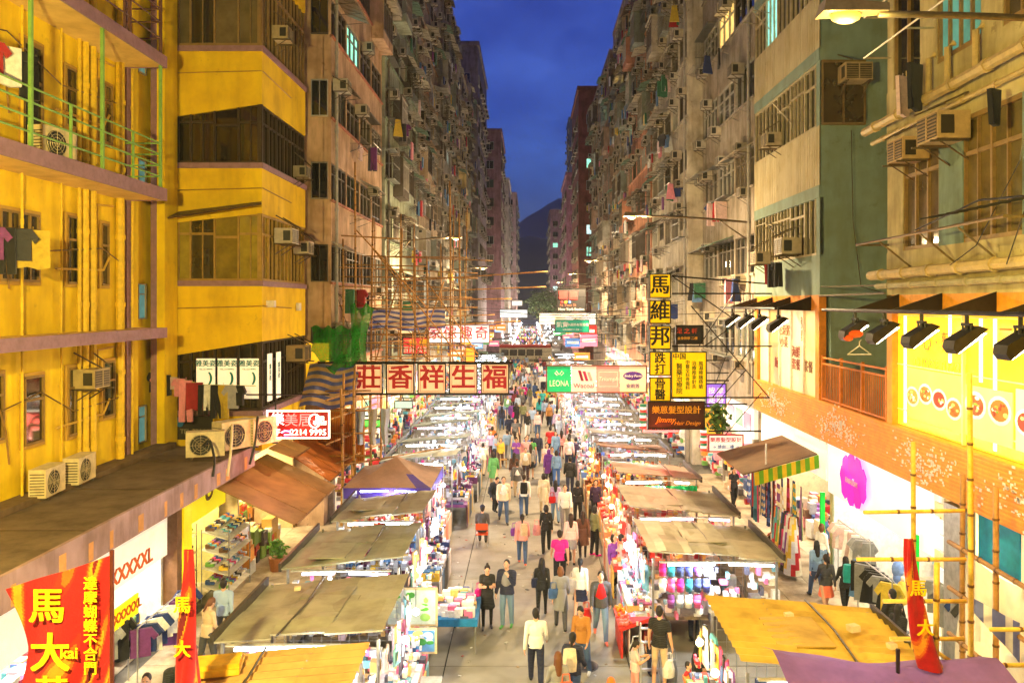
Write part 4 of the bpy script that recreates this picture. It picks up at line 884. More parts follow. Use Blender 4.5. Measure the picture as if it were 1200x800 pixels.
for k, (y, h) in enumerate(((24.9, 2.7), (18.9, 3.1))):
    m = MB(srgb(20, 190, 60)); m.box(8.95, 9.07, y-.06, y+.06, .12, h); m.build('green_post', GLOW_PAINT, sR2)

# ---------------------------------------------------------------- clothes on rails: every garment a thing
RAILN = [0]
def rail(where, a, b, n, face, cols=None, kinds=(0, 0, 2, 3), sc=1.0, legs=True, shop_group='clothes on the shop rails'):
    a, b = Vector(a), Vector(b); t = thing('clothes_rail', 'metal clothes rail %s' % where, 'clothes rail', ((a.x+b.x)/2, (a.y+b.y)/2, .14))
    m = MB((.5, .5, .5)); m.tube([a, b], .018, 6); m.build('bar', METAL, t)
    if legs:
        for p in (a, b): m = MB((.5, .5, .5)); m.tube([p, (p.x, p.y, .14)], .018, 6); m.build('leg', METAL, t)
    for k in range(n):
        p = a.lerp(b, (k+.5)/n); ci = R.randrange(12) if cols is None else R.choice(cols); kd = R.choice(kinds)
        put('shop_garment', SHIRT[kd], None, (p.x, p.y, p.z-.07), face+R.uniform(-.25, .25), (sc, sc, sc*R.uniform(.9, 1.15)), jit(CLOTHCOL[ci], .25), label='%s %s, %s on the rail %s' % (COLNAME[ci], ['top', 'trousers', 'wrap', 'dress'][kd], ORD[k].replace('nearest', 'first'), where), cat='garment', group=shop_group)
rail('at the front of the left clothes shop', (-8.9, 14.6, 1.75), (-8.9, 18.0, 1.75), 13, .3, (11, 6, 0, 11))
rail('with blue tops beside the near pillar', (-8.5, 17.6, 1.45), (-8.5, 20.3, 1.45), 10, .4, (3, 4, 1, 9))
rail('on the back wall of the left clothes shop', (-12.6, 12.5, 2.3), (-12.6, 19.8, 2.3), 18, PI/2, (1, 4, 11, 10, 0))
rail('with grey tops at the fashion shop', (9.0, 21.4, 2.2), (9.0, 23.6, 2.2), 9, -.5, (11, 11, 1, 5))
rail('with denim tops at the fashion shop', (8.6, 19.2, 1.9), (8.6, 21.2, 1.9), 9, -.5, (4, 3, 11, 7, 0))
rail('beyond the green post of the fashion shop', (9.2, 16.8, 2.3), (9.2, 18.4, 2.3), 6, -.6, (11, 6, 3))
rail('on the back wall of the fashion shop', (12.4, 18.8, 2.3), (12.4, 24.2, 2.3), 14, -PI/2, (1, 0, 4, 7, 11))
rail('low in the scaffolded shop', (9.3, 11.6, 1.9), (9.3, 15.4, 1.9), 12, -.5, (1, 4, 3, 11))
for k in range(22):        # scarves
    y = 29.6-(k % 11)*.42; x = 8.5-(k//11)*.55+R.uniform(-.1, .1); h = R.uniform(1.3, 2.1)
    m = MB(); cs = [R.choice(PAL) for _ in range(3)]; w = R.uniform(.1, .17)
    def fn(u, v, x=x, y=y, h=h, w=w): return (x+(.06*math.sin(u*9+k))*(v*.7+.3), y+(u-.5)*2*w*(.6+.5*v), 2.75-h*v)
    pat = R.randrange(3)
    m.grid(fn, 6, 12, cfn=lambda u, v: cs[int(v*10) % 2] if pat == 0 else (cs[int(u*5) % 3] if pat == 1 else (cs[0] if (int(u*6)+int(v*12)) % 2 else cs[2])))
    m.build('scarf', CLOTH, label='%s scarf, %s from the far end of the %s row at the scarf shop' % (['striped', 'banded', 'checked'][pat], ORD[k % 11].replace('nearest', 'first'), ['inner', 'outer'][k//11]), cat='scarf', group='scarves hanging at the scarf shop')
for k in range(5):
    y = 24.6+k*.35; m = MB(); cs = [R.choice(PAL) for _ in range(4)]
    def fn(u, v, y=y): a = u*2*PI; return (8.0+math.cos(a)*(.12+.16*v), y+math.sin(a)*(.12+.16*v), 2.0-1.7*v)
    m.grid(fn, 12, 10, cfn=lambda u, v: cs[int(u*8+v*3) % 4]); m.build('hanging_skirt', CLOTH, label='long patterned skirt, %s at the corner of the scarf shop' % ORD[k].replace('nearest', 'first'), cat='skirt', group='patterned skirts on stands')

# striped valance awning and the brown awnings
aw = thing('striped_awning', 'brown sheet awning with a green and yellow striped valance', 'awning', (8, 27.3, 3.0))
m = MB(srgb(120, 92, 62)); m.slab([(6.75, 25.6, 3.1), (9.1, 25.6, 3.75), (9.1, 29.2, 3.75), (6.75, 29.2, 3.1)], .04); m.build('top_sheet', SHEET, aw)
for k in range(14):
    x0 = 7.1+k*.145; m = MB(srgb(120, 190, 30) if k % 2 else srgb(244, 214, 40)); z0 = 3.06+(x0-6.75)*.276
    m.slab([(x0, 25.57, z0), (x0+.145, 25.57, z0+.04), (x0+.145, 25.5, z0-.36), (x0, 25.5, z0-.4)], .01); m.build('valance_strip', TARP, aw)
m = MB(srgb(230, 230, 225)); m.tube([(7.6, 26.0, 3.3), (7.6, 26.0, 4.0)], .03, 6); m.build('pole', METAL, aw)
def awning(label, p, col, parts=4):
    t = thing('brown_awning', label, 'awning', Vector(p[2])); p = [Vector(q) for q in p]
    for k in range(parts):
        a, b = k/parts, (k+1)/parts; m = MB(jit(col, .1)); e = Vector((0, 0, .012*(k % 2)))
        m.slab([p[0].lerp(p[3], a)+e, p[1].lerp(p[2], a)+e, p[1].lerp(p[2], b)+e, p[0].lerp(p[3], b)+e], .03); m.build('sheet', SHEET, t)
    m = MB(srgb(120, 80, 40)); m.tube([p[1], p[2]], .03, 5); m.build('edge_bar', METAL, t)
    return t
BRN = srgb(172, 134, 88)
awning('long rust-brown sheet awning at the end of the concrete canopy', [(-8.6, 22.0, 3.55), (-6.15, 21.4, 2.65), (-6.15, 25.9, 2.65), (-8.6, 26.6, 3.55)], BRN)
awning('orange-brown awning behind the long rust-brown one', [(-8.2, 26.8, 3.7), (-6.4, 26.2, 2.75), (-6.4, 30.0, 2.75), (-8.2, 30.4, 3.7)], srgb(190, 110, 44), 3)
awning('small brown flap under the red neon sign', [(-8.1, 25.2, 4.0), (-7.2, 24.9, 3.75), (-7.2, 26.6, 3.75), (-8.1, 26.9, 4.0)], BRN, 2)
# shoes on tiered shelves
for u, (x, y0, y1) in enumerate(((-11.2, 21.5, 24.2), (-9.9, 21.8, 23.2), (-8.75, 22.6, 24.3))):
    t = thing('shoe_shelf', 'tiered metal shoe shelf, %s' % ['along the back of the shoe shop', 'in the middle of the shoe shop', 'by the far doorpost of the shoe shop'][u], 'shelf', (x, (y0+y1)/2, .14))
    gm = MB(); 
    for lv in range(4):
        z = .5+lv*.5; m = MB(srgb(220, 214, 200)); m.slab([(x-.4, y0, z+.12), (x+.4, y0, z-.1), (x+.4, y1, z-.1), (x-.4, y1, z+.12)], .02, n=(.2, 0, .97)); m.build('shelf_board', PAINT, t)
        y = y0+.1
        while y < y1-.1:
            for dx in (-.2, .18):
                c = jit(R.choice(PAL), .2); zz = z+.06-dx*.27
                if lv == 3 and u == 0: gm.box(x+dx-.07, x+dx+.07, y, y+.12, zz, zz+.36, jit(srgb(90, 60, 40), .3))
                else: gm.box(x+dx-.12, x+dx+.12, y, y+.08, zz, zz+.07, c); gm.box(x+dx-.12, x+dx-.02, y, y+.08, zz+.07, zz+.12, c)
            y += .15
    for y in (y0, y1):
        for dx in (-.38, .38): m = MB((.3, .3, .3)); m.tube([(x+dx, y, .14), (x+dx, y, 2.2)], .015, 5); m.build('upright', METAL, t)
    gm.build('shoe_display', GOODS, kind='stuff', label='rows of shoes and boots %s' % ['along the back of the shoe shop', 'on the middle shelf of the shoe shop', 'by the far doorpost'][u], cat='shoes')

# ---------------------------------------------------------------- market stalls
GSH = [[(-.3, 0), (.3, 0), (.5, -.28), (.38, -.4), (.28, -.28), (.3, -1), (-.3, -1), (-.28, -.28), (-.38, -.4), (-.5, -.28)], [(-.3, 0), (.3, 0), (.36, -1), (.06, -1), (0, -.4), (-.06, -1), (-.36, -1)], [(-.25, 0), (.25, 0), (.3, -.3), (.5, -1), (-.5, -1), (-.3, -.3)], [(-.34, -.15), (-.14, -.15), (-.1, 0), (.1, 0), (.14, -.15), (.34, -.15), (.4, -.75), (-.4, -.75)]]
def flat_garment(gm, c, sd, w, h, col):
    pts = R.choice(GSH); n = len(pts); a = R.uniform(-.5, .5); ca, sa = math.cos(a), math.sin(a)
    f = [(c[0]-sd*.02+px_*w*sa, c[1]+px_*w*ca, c[2]+pz*h) for px_, pz in pts]; b = [(q[0]+sd*.04, q[1], q[2]) for q in f]
    gm.add(f+b, [tuple(range(n)), tuple(range(n, 2*n))[::-1]]+[(i, n+i, n+(i+1) % n, (i+1) % n) for i in range(n)], col)
ROOFS = [srgb(150, 142, 128), srgb(132, 126, 118), srgb(118, 116, 114), srgb(160, 146, 120), srgb(128, 122, 110)]
def stall(row, idx, sd, y0, y1, xi, xo, z, lab, slope=-.34, front=.14, roofcol=None, corr=False, lcol=(.88, .94, 1), energy=66, tubes=True, near=2, pal=None, tent=False, sheets=3, bulbcol=None):
    """sd -1 left row / +1 right row; xi = aisle side, xo = pavement side"""
    rc = roofcol or R.choice(ROOFS); t = thing('market_stall', lab, 'market stall', ((xi+xo)/2, (y0+y1)/2, 0), '%s row of market stalls' % row)
    zi, zo = z+.12, z-.14; pal = pal or PAL
    if not tent:
        for k in range(sheets):
            a, b = k/sheets, (k+1)/sheets; xa, xb = xo+(xi-xo)*a-(xi-xo)*.01, xo+(xi-xo)*b; za, zb = zo+(zi-zo)*a, zo+(zi-zo)*b
            x_a, x_b = min(xa, xb), max(xa, xb)
            if xa > xb: za, zb = zb, za
            Y0, Y1 = y0, y1; nc = 1 if corr or near < 1 else R.choice([2, 2, 3])
            for c_ in range(0 if corr else nc):
                ya, yb = Y0+(Y1-Y0)*c_/nc-(.06 if c_ else 0), Y0+(Y1-Y0)*(c_+1)/nc; f0 = R.uniform(-.12, .1) if c_ == 0 else R.uniform(-.05, .05); ya += f0; e = .016*(k % 2)+.02*(nc-1-c_)+R.uniform(0, .008); m = MB(jit(rc, .16)); w1, w2 = R.uniform(0, 6), R.uniform(.012, .03)
                def fn(u, v): yy = ya+(yb-ya)*u; g_ = (yy-Y0)/(Y1-Y0); return (x_a+(x_b-x_a)*v, yy, za+(zb-za)*v+e+front+slope*g_+w2*math.sin(u*6+w1)+w2*math.sin(v*9+w1*2)*.6)
                m.grid(fn, 5, 5)
                m.slab([Vector(fn(0, 0))+Vector((0, -.002, 0)), Vector(fn(0, 1))+Vector((0, -.002, 0)), Vector(fn(0, 1))+Vector((0, .015, 0)), Vector(fn(0, 0))+Vector((0, .015, 0))], .035)
                m.build('roof_sheet', SHEET, t)
            if not corr: continue
            e = .016*(k % 2)+R.uniform(0, .01); f0 = R.uniform(-.12, .1); m = MB(jit(rc, .13))
            if corr:
                n = int((y1-y0)/.13)
                def fn(u, v): yy = y0+f0+(y1-y0-f0)*u; return (x_a+(x_b-x_a)*v, yy, za+(zb-za)*v+e+.026*math.cos(u*n*PI)+front+slope*u)
                m.grid(fn, n*2, 1)
            else:
                def fn(u, v): return (x_a+(x_b-x_a)*v, y0+f0+(y1-y0-f0)*u, za+(zb-za)*v+e+front+slope*u+.02*math.sin(u*7+k*2)+.012*math.sin(v*9))
                m.grid(fn, 5, 4)
                m.slab([(x_a, y0+f0, za+e-.004+front), (x_b, y0+f0, zb+e-.004+front), (x_b, y0+f0+.02, zb+e-.004+front), (x_a, y0+f0+.02, za+e-.004+front)], .05)
            m.build('roof_sheet', SHEET, t)
        if near > 1:
            m = MB((.05, .045, .04)); xm = xo+(xi-xo)*R.uniform(.35, .65); zm = (zi+zo)/2+.04; m.tube([(xm, y0-.05, zm+front), (xm+.1, (y0+y1)/2, zm+front+slope*.5+.02), (xm+.05, y1, zm+front+slope+.03)], .022, 5); m.build('strap', PLASTIC, t)
            if R.random() < .7:
                xa = xo+(xi-xo)*R.uniform(.1, .5); xb = xa+(xi-xo)*.3; ya = y0+R.uniform(.2, .9); m = MB(jit(rc, .22)); q0, q1 = front+slope*(ya-y0)/(y1-y0)+.062, front+slope*(ya+1.3-y0)/(y1-y0)+.062; m.slab([(min(xa, xb), ya, z+q0), (max(xa, xb), ya, z+q0), (max(xa, xb), ya+1.3, z+q1), (min(xa, xb), ya+1.3, z+q1)], .02); m.build('patch_sheet', SHEET, t)
    m = MB((.1, .09, .08)); m.box(xo, xo-sd*.06 if False else xo+.06*sd, y0, y1, zo-.02, zo+.16); m.build('gutter', METAL, t)
    for x in (xi-sd*-.12, xo-sd*.12):
        for y in (y0+.12, y1-.15): m = MB((.35, .34, .32)); m.box(x-.025, x+.025, y-.025, y+.025, 0, z-.1); m.build('post', METAL, t)
    m = MB(srgb(150, 130, 110)); m.box(min(xi, xo)+.5, max(xi, xo)-.4, y0+.55, y1-.35, .75, .82); m.build('counter', WOOD, t)
    if near > 0:
        m = MB(srgb(200, 205, 210)); yb = y1-.2
        for q in range(int(abs(xi-xo)/.2)): xx = min(xi, xo)+.2+q*.2; m.tube([(xx, yb, .1), (xx, yb, z-.15)], .006, 4, cap=False)
        for q in range(9): m.tube([(min(xi, xo)+.2, yb, .3+q*.24), (max(xi, xo)-.2, yb, .3+q*.24)], .006, 4, cap=False)
        m.build('back_mesh', METAL, t, kind='stuff')
    if tubes:
        m = MB((1, 1, 1)); x0_, x1_ = min(xi, xo)+.25, max(xi, xo)-.25; zt = min(zi, zo)+front-.06
        cut = R.uniform(.35, .6); tl = TUBE_P if idx % 5 == 2 else TUBE_W; m.tube([(x0_+R.uniform(0, .3), y0-.1, zt), (x0_+(x1_-x0_)*cut, y0-.1, zt+.02)], .028, 6); m.build('tube_light', tl, t); m = MB((1, 1, 1)); m.tube([(x0_+(x1_-x0_)*(cut+R.uniform(.06, .2)), y0-.1, zt+.02), (x1_-R.uniform(0, .25), y0-.1, zt-.02)], .028, 6); m.build('tube_light', tl, t)
        m = MB((.8, .8, .8)); m.box(x0_, x1_, y0-.1, y0-.0, zt+.047, zt+.07); m.build('tube_holder', METAL, t)
    lamp('stall_light', 'POINT', ((xi+xo)/2+.2*(-sd), y0-.22, z-.32), energy, lcol, t, size=.12)
    bc = bulbcol or ((1, .9, .7) if R.random() < .5 else lcol)
    bx = xi+(-sd)*.25
    for q in range(2 if near > 1 else 1):
        yb = y0+(y1-y0)*(.3+.45*q); m = MB((1, 1, 1)); m.ball((bx, yb, z-.45), .075, n=8, m=6); b = m.build('bulb', emat('bulb_%.2f_%.2f' % (bc[1], bc[2]), bc, 14), t, smooth=True)
        c = MB((.05, .05, .05)); c.tube([(bx, yb, z-.37), (bx, yb, z+.02)], .008, 4); c.build('cord', PLASTIC, b)
        if near > 0 or q == 0: lamp('bulb_light', 'POINT', (bx-sd*.12, yb, z-.5), energy*.5, bc, t, size=.09)
    # goods: hung on the camera-facing front, along the aisle and piled on the counter
    gm = MB(); dens = {2: 1.0, 1: .7, 0: .4}[near]
    x0_, x1_ = min(xi, xo)+.15, max(xi, xo)-.1
    for q in range(int(90*dens)):
        xx = R.uniform(x0_, x1_); zz = R.uniform(1.0, z-.3); s = R.uniform(.03, .09); hh = R.uniform(.05, .22); gm.box(xx-s, xx+s, y0+R.uniform(.1, .3), y0+R.uniform(.31, .36), zz-hh, zz, jit(R.choice(pal), .2))
    y = y0+.1
    while y < y1-.1:
        w = R.uniform(.16, .36); hh = R.uniform(.35, .8); zt = z-.2-R.uniform(0, .25); xx = xi+(-sd)*R.uniform(-.05, .15)
        c = jit(R.choice(pal), .2); flat_garment(gm, (xx, y+w/2, zt), sd, w*1.25, hh, c)
        if R.random() < .6: gm.obox((xx-sd*.04, y+w/2, zt-hh*.4), (.01, .002, 0), (0, w*.25, 0), (.01, 0, hh*.16), jit(R.choice(pal), .2))
        y += w*.8
    for q in range(int(110*dens)):
        yy = R.uniform(y0+.05, y1-.05); zz = R.uniform(.85, z-.9); s = R.uniform(.03, .1); xx = xi+(-sd)*R.uniform(-.1, .3); hh = R.uniform(.03, .15); gm.box(xx-s*.5, xx+s*.5, yy-s, yy+s, zz-hh, zz, jit(R.choice(pal), .25))
    y = y0+.1
    while y < y1-.2:
        w = R.uniform(.18, .34); h0 = R.uniform(.06, .3); gm.box(xi+sd*.35, xi-sd*.42, y, y+w, .84, .84+h0, jit(R.choice(pal), .2)); gm.box(xi+sd*.2, xi-sd*.3, y+.02, y+w-.02, .84+h0, .84+h0+.05, jit(R.choice(pal), .2)); y += w+.03
    y = y0+.15
    while y < y1-.3:
        w = R.uniform(.3, .6); gm.obox((xi-sd*.44, y+w/2, .45), (.015, 0, 0), (0, w/2, 0), (0, 0, .38), jit(R.choice(pal), .2)); y += w+.05
    if near > 1:
        for q in range(60):
            xx, yy = R.uniform(x0_+.3, x1_-.2), R.uniform(y0+.5, y1-.3); s = R.uniform(.06, .14); gm.box(xx-s, xx+s, yy-s, yy+s, .83, .83+R.uniform(.05, .35), jit(R.choice(pal), .2))
    gm.build('stall_goods', GOODS, kind='stuff', label='goods hung and piled on the %s %s-row stall' % (ORD[idx], row), cat='goods', group='goods on the market stalls')
    return t
PW = [srgb(*c) for c in [(250,250,250),(245,240,245),(235,235,245),(250,220,230),(240,120,170),(120,180,200),(250,250,250),(200,210,235),(90,90,110),(250,200,120)]]
PR = [srgb(*c) for c in [(250,240,235),(250,180,180),(235,70,60),(250,210,190),(250,150,110),(255,230,210),(200,40,60),(250,190,90)]]
PD = [srgb(*c) for c in [(30,30,40),(50,60,100),(90,40,60),(160,160,170),(220,220,225),(200,50,120),(60,110,160),(230,190,60),(120,60,120),(240,240,240)]]
LS = [  # left row: y0, y1, xi, xo, z, label, options
 (11.9, 14.0, -2.75, -5.6, 2.45, 'nearest stall of the left row with an orange ribbed roof', dict(slope=.05, front=0, roofcol=srgb(214, 170, 110), corr=True, pal=PW, near=2, lcol=(1, .93, .8), bulbcol=(1, .8, .45))),
 (14.5, 17.6, -2.6, -5.65, 2.55, 'second left stall with a wide patched grey-brown sheet roof', dict(slope=-.05, front=0, roofcol=srgb(166, 164, 150), corr=False, pal=PW, near=2)),
 (18.3, 21.7, -2.85, -5.6, 2.6, 'third left stall with framed pictures at its corner', dict(slope=-.1, front=.02, roofcol=srgb(158, 162, 150), pal=PW, near=2)),
 (22.2, 25.4, -2.9, -5.4, 2.62, 'fourth left stall with bags and leggings, just before the tent', dict(slope=-.15, front=.05, roofcol=srgb(158, 156, 144), pal=PD, near=2)),
 (26.2, 29.6, -3.3, -5.9, 2.5, 'left stall under the purple and tan peaked tent', dict(tent=True, pal=PR, near=2, lcol=(.9, .86, 1))),
]
y = 30.3
for k in range(5, 22):
    d = R.uniform(3.1, 3.7); LS.append((y, y+d, -2.75+R.uniform(-.15, .15), -5.6+R.uniform(-.2, .2), 2.6+R.uniform(-.08, .1), '%s stall of the left row counted from the camera' % ORD[k], dict(roofcol=jit(pick(srgb(140, 156, 160), srgb(126, 142, 146), srgb(150, 160, 154)), .15), pal=pick(PW, PD, PAL, PW), near=1 if k < 11 else 0, energy=62))); y += d+.35
for i, (y0, y1, xi, xo, z, lab, kw) in enumerate(LS): stall('left', i, -1, y0, y1, xi, xo, z, lab, **kw)
RS = [
 (13.5, 16.4, 3.55, 6.9, 2.4, 'nearest stall of the right row with a yellow ribbed roof', dict(slope=.05, front=0, roofcol=srgb(220, 184, 84), corr=True, pal=PAL, near=2, lcol=(1, .9, .7), bulbcol=(1, .75, .4))),
 (19.3, 22.4, 2.85, 6.05, 2.5, 'second right stall with white-lit toys on a mesh wall', dict(slope=-.05, front=0, roofcol=srgb(176, 172, 152), pal=PW, near=2, energy=95)),
 (23.0, 26.4, 2.85, 5.95, 2.55, 'third right stall with pink and orange lights', dict(slope=-.1, front=.03, roofcol=srgb(166, 160, 144), pal=PR, near=2, lcol=(1, .5, .32), bulbcol=(1, .55, .3))),
 (27.4, 30.6, 3.0, 5.8, 2.6, 'fourth right stall with a green curtain under the roof', dict(slope=-.2, front=.05, roofcol=srgb(168, 150, 134), pal=PR, near=2, lcol=(1, .62, .4), bulbcol=(1, .6, .35))),
 (31.6, 34.8, 2.75, 5.6, 2.65, 'fifth right stall with a dark red roof', dict(roofcol=srgb(120, 84, 72), pal=[srgb(240, 190, 90), srgb(200, 120, 40), srgb(120, 60, 30), srgb(250, 220, 160)], near=2, lcol=(1, .75, .45), bulbcol=(1, .7, .4))),
]
y = 35.4
for k in range(5, 21):
    d = R.uniform(3.1, 3.7); RS.append((y, y+d, 2.75+R.uniform(-.15, .15), 5.7+R.uniform(-.2, .2), 2.6+R.uniform(-.08, .1), '%s stall of the right row counted from the camera' % ORD[k], dict(roofcol=jit(pick(srgb(136, 140, 142), srgb(146, 142, 138), srgb(122, 124, 128)), .15), pal=pick(PW, PR, PAL, PW), near=1 if k < 10 else 0, energy=66, lcol=(.92, .9, 1) if k % 3 else (1, .85, .8)))); y += d+.35
for i, (y0, y1, xi, xo, z, lab, kw) in enumerate(RS): stall('right', i, 1, y0, y1, xi, xo, z, lab, **kw)
# the peaked tent
tt = thing('market_tent', 'peaked tan tent with a purple valance over a left-row stall', 'tent', (-4.5, 28, 2.5))
x0, x1, y0, y1, zc, zp = -6.0, -3.15, 26.1, 29.7, 2.55, 3.25; cx_, cy_ = (x0+x1)/2, (y0+y1)/2; pk = (cx_, cy_, zp)
cor = [(x0, y0, zc), (x1, y0, zc), (x1, y1, zc), (x0, y1, zc)]
for k in range(4):
    a, b = Vector(cor[k]), Vector(cor[(k+1) % 4]); m = MB(srgb(166, 132, 112)); 
    def fn(u, v): q = a.lerp(b, u).lerp(Vector(pk), v); q.z -= .1*math.sin(PI*v)*(1-.3*math.sin(PI*u)); return q
    m.grid(fn, 6, 6, cfn=(lambda u, v: srgb(80, 60, 160) if u > .8 and k == 0 and v < .5 else srgb(172, 138, 116))); m.build('canopy_panel', TARP, tt, smooth=True)
    m = MB(srgb(92, 70, 190)); n = Vector((0, 0, -.34)); m.slab([a, b, b+n, a+n], .015); m.build('valance', TARP, tt)
    m = MB((.6, .6, .6)); m.tube([(a.x*.99, a.y, 0), a], .025, 5); m.build('leg', METAL, tt)
# purple tarp at the lower right
tp = MB(srgb(134, 96, 170))
def fn(u, v): return (3.75+3.3*u, 11.4+1.75*v-.45*u*v, 3.16-.35*abs(v-.6)*1.4-.32*u+.35*u*u-.1*math.sin(PI*u)+.025*math.sin(u*14+v*4))
tp.grid(fn, 14, 8); tp.build('purple_tarpaulin', TARP, smooth=True, label='purple tarpaulin stretched over poles at the lower right', cat='tarpaulin')
m = MB(srgb(60, 50, 60)); m.tube([(5.55, 12.2, 0), (5.55, 12.2, 3.3)], .03, 6); m.build('tarpaulin_pole', METAL, label='dark pole holding up the purple tarpaulin', cat='pole')
# green curtain, framed pictures, fruit trays, folded fabric, orange box
m = MB(srgb(20, 170, 90))
def fn(u, v): return (3.9+1.75*u, 27.3+.05*math.sin(u*30), 2.35-.75*v)
m.grid(fn, 24, 3); m.build('green_curtain', TARP, label='bright green curtain hung under the fourth right stall roof', cat='curtain')
def picture(lb, c, w, h, cols, seed):
    t = thing('framed_picture', lb, 'picture', c, 'framed pictures at the stall corner'); c = Vector(c); r2 = random.Random(seed)
    m = MB(srgb(210, 190, 150)); m.box(c.x-w/2, c.x+w/2, c.y, c.y+.04, c.z, c.z+h); m.build('frame', WOOD, t)
    m = MB(cols[0]); m.box(c.x-w/2+.05, c.x+w/2-.05, c.y-.01, c.y, c.z+.05, c.z+h-.05)
    m.build('canvas', PAINT, t)
    for k in range(14):
        xx, zz = c.x+r2.uniform(-w*.36, w*.36), c.z+r2.uniform(.16, .84)*h; m = MB(r2.choice(cols[1:])); m.ball((xx, c.y-.012-.0006*k, zz), r2.uniform(.05, .13), .003, r2.uniform(.03, .09), 9, 5); m.build('brush_patch', PAINT, t)
picture('large framed picture of green leaves at the third left stall', (-2.6, 17.95, 1.35), 1.15, .85, [srgb(200, 220, 214), srgb(90, 190, 60), srgb(60, 150, 50), srgb(150, 210, 110), srgb(230, 240, 220)], 1)
picture('smaller framed blue landscape below the green leaf picture', (-2.35, 17.4, .98), .75, .55, [srgb(90, 150, 210), srgb(60, 120, 190), srgb(60, 140, 70), srgb(180, 210, 230), srgb(230, 220, 120)], 2)
for k, c in enumerate((srgb(40, 190, 60), srgb(235, 70, 70))):
    m = MB(c); x = -2.55+k*.42
    def fn(u, v): return (x+.4*u, 15.7-.28*min(1, v*2)-.02*math.sin(u*12), 1.05+(.1*v if v < .5 else .05)-max(0, v-.5)*.9)
    m.grid(fn, 8, 8); m.build('folded_cloth', CLOTH, label='%s cloth draped over the table of the second left stall' % ('green' if k == 0 else 'red'), cat='cloth')
m = MB(srgb(180, 180, 182)); tb = thing('goods_table', 'small metal table at the corner of the second left stall', 'table', (-2.2, 15.9, 0))
m.box(-2.65, -1.75, 15.4, 16.4, .92, .96); m.build('table_top', METAL, tb)
for x in (-2.6, -1.8):
    for y_ in (15.45, 16.35): m = MB((.5, .5, .5)); m.tube([(x, y_, 0), (x, y_, .92)], .02, 5); m.build('leg', METAL, tb)
tb = thing('book_table', 'display table with stacked packets under a blue edge cloth', 'table', (-1.9, 20.5, 0))
m = MB(srgb(30, 130, 200)); m.box(-2.5, -1.25, 19.6, 21.3, .68, .86); m.build('table_top', CLOTH, tb)
for x in (-2.45, -1.3):
    for y_ in (19.65, 21.25): m = MB((.4, .4, .4)); m.tube([(x, y_, 0), (x, y_, .7)], .02, 5); m.build('leg', METAL, tb)
gm = MB()
for k in range(70): x, y_ = R.uniform(-2.4, -1.4), R.uniform(19.7, 21.1); gm.box(x-.1, x+.1, y_-.08, y_+.08, .865, .9+R.uniform(0, .22), jit(R.choice(PW), .15))
gm.build('packet_pile', GOODS, kind='stuff', label='pale packets piled on the blue-edged table', cat='goods')
# tray of oranges and red boxes at the third right stall
for k, (y_, c, lb) in enumerate(((20.4, srgb(245, 140, 20), 'orange'), (19.7, srgb(240, 120, 110), 'pinkish'))):
    t = thing('display_tray', 'red tray of %s trinkets sloping at the second right stall' % lb, 'tray', (2.5, y_, .5)); m = MB(srgb(220, 60, 50)); m.slab([(2.15, y_-.32, .72), (2.95, y_-.32, 1.0), (2.95, y_+.32, 1.0), (2.15, y_+.32, .72)], .08); m.box(2.2, 2.25, y_-.3, y_+.3, 0, .65); m.box(2.85, 2.9, y_-.3, y_+.3, 0, .9); m.build('tray', PAINT, t)
    gm = MB()
    for q in range(40): u = R.random(); gm.ball((2.2+.7*u, y_+R.uniform(-.28, .28), .77+.27*u), .05, n=6, m=4, col=jit(c, .25))
    gm.build('trinkets', GOODS, t, kind='stuff')
# yarn rolls and goods grid inside the second right stall
cm = [srgb(*c) for c in [(214, 30, 120), (60, 70, 150), (240, 240, 245), (30, 130, 150), (120, 60, 130), (236, 90, 160), (40, 50, 90), (180, 190, 210)]]
rl_ = MB((1, 1, 1)); rl_.tube([(0, 0, 0), (0, 0, .3)], .085, 10); rl_.tube([(0, 0, .1), (0, 0, .2)], .089, 10, (2.2, 2.2, 2.2)); rollm = shared(rl_, 'towel_roll', CLOTH, True)
for r_ in range(3):
    for k in range(6 if r_ < 2 else 4): put('towel_roll', rollm, None, (3.2+k*.21+(r_ == 2)*.2, 19.42, 1.98-r_*.38), color=jit(cm[(k*3+r_*2) % 8], .1), label='rolled towel, %s row, %s from the left at the second right stall' % (['top', 'middle', 'bottom'][r_], ORD[k].replace('nearest', 'first')), cat='towel', group='rolled towels on the mesh wall')
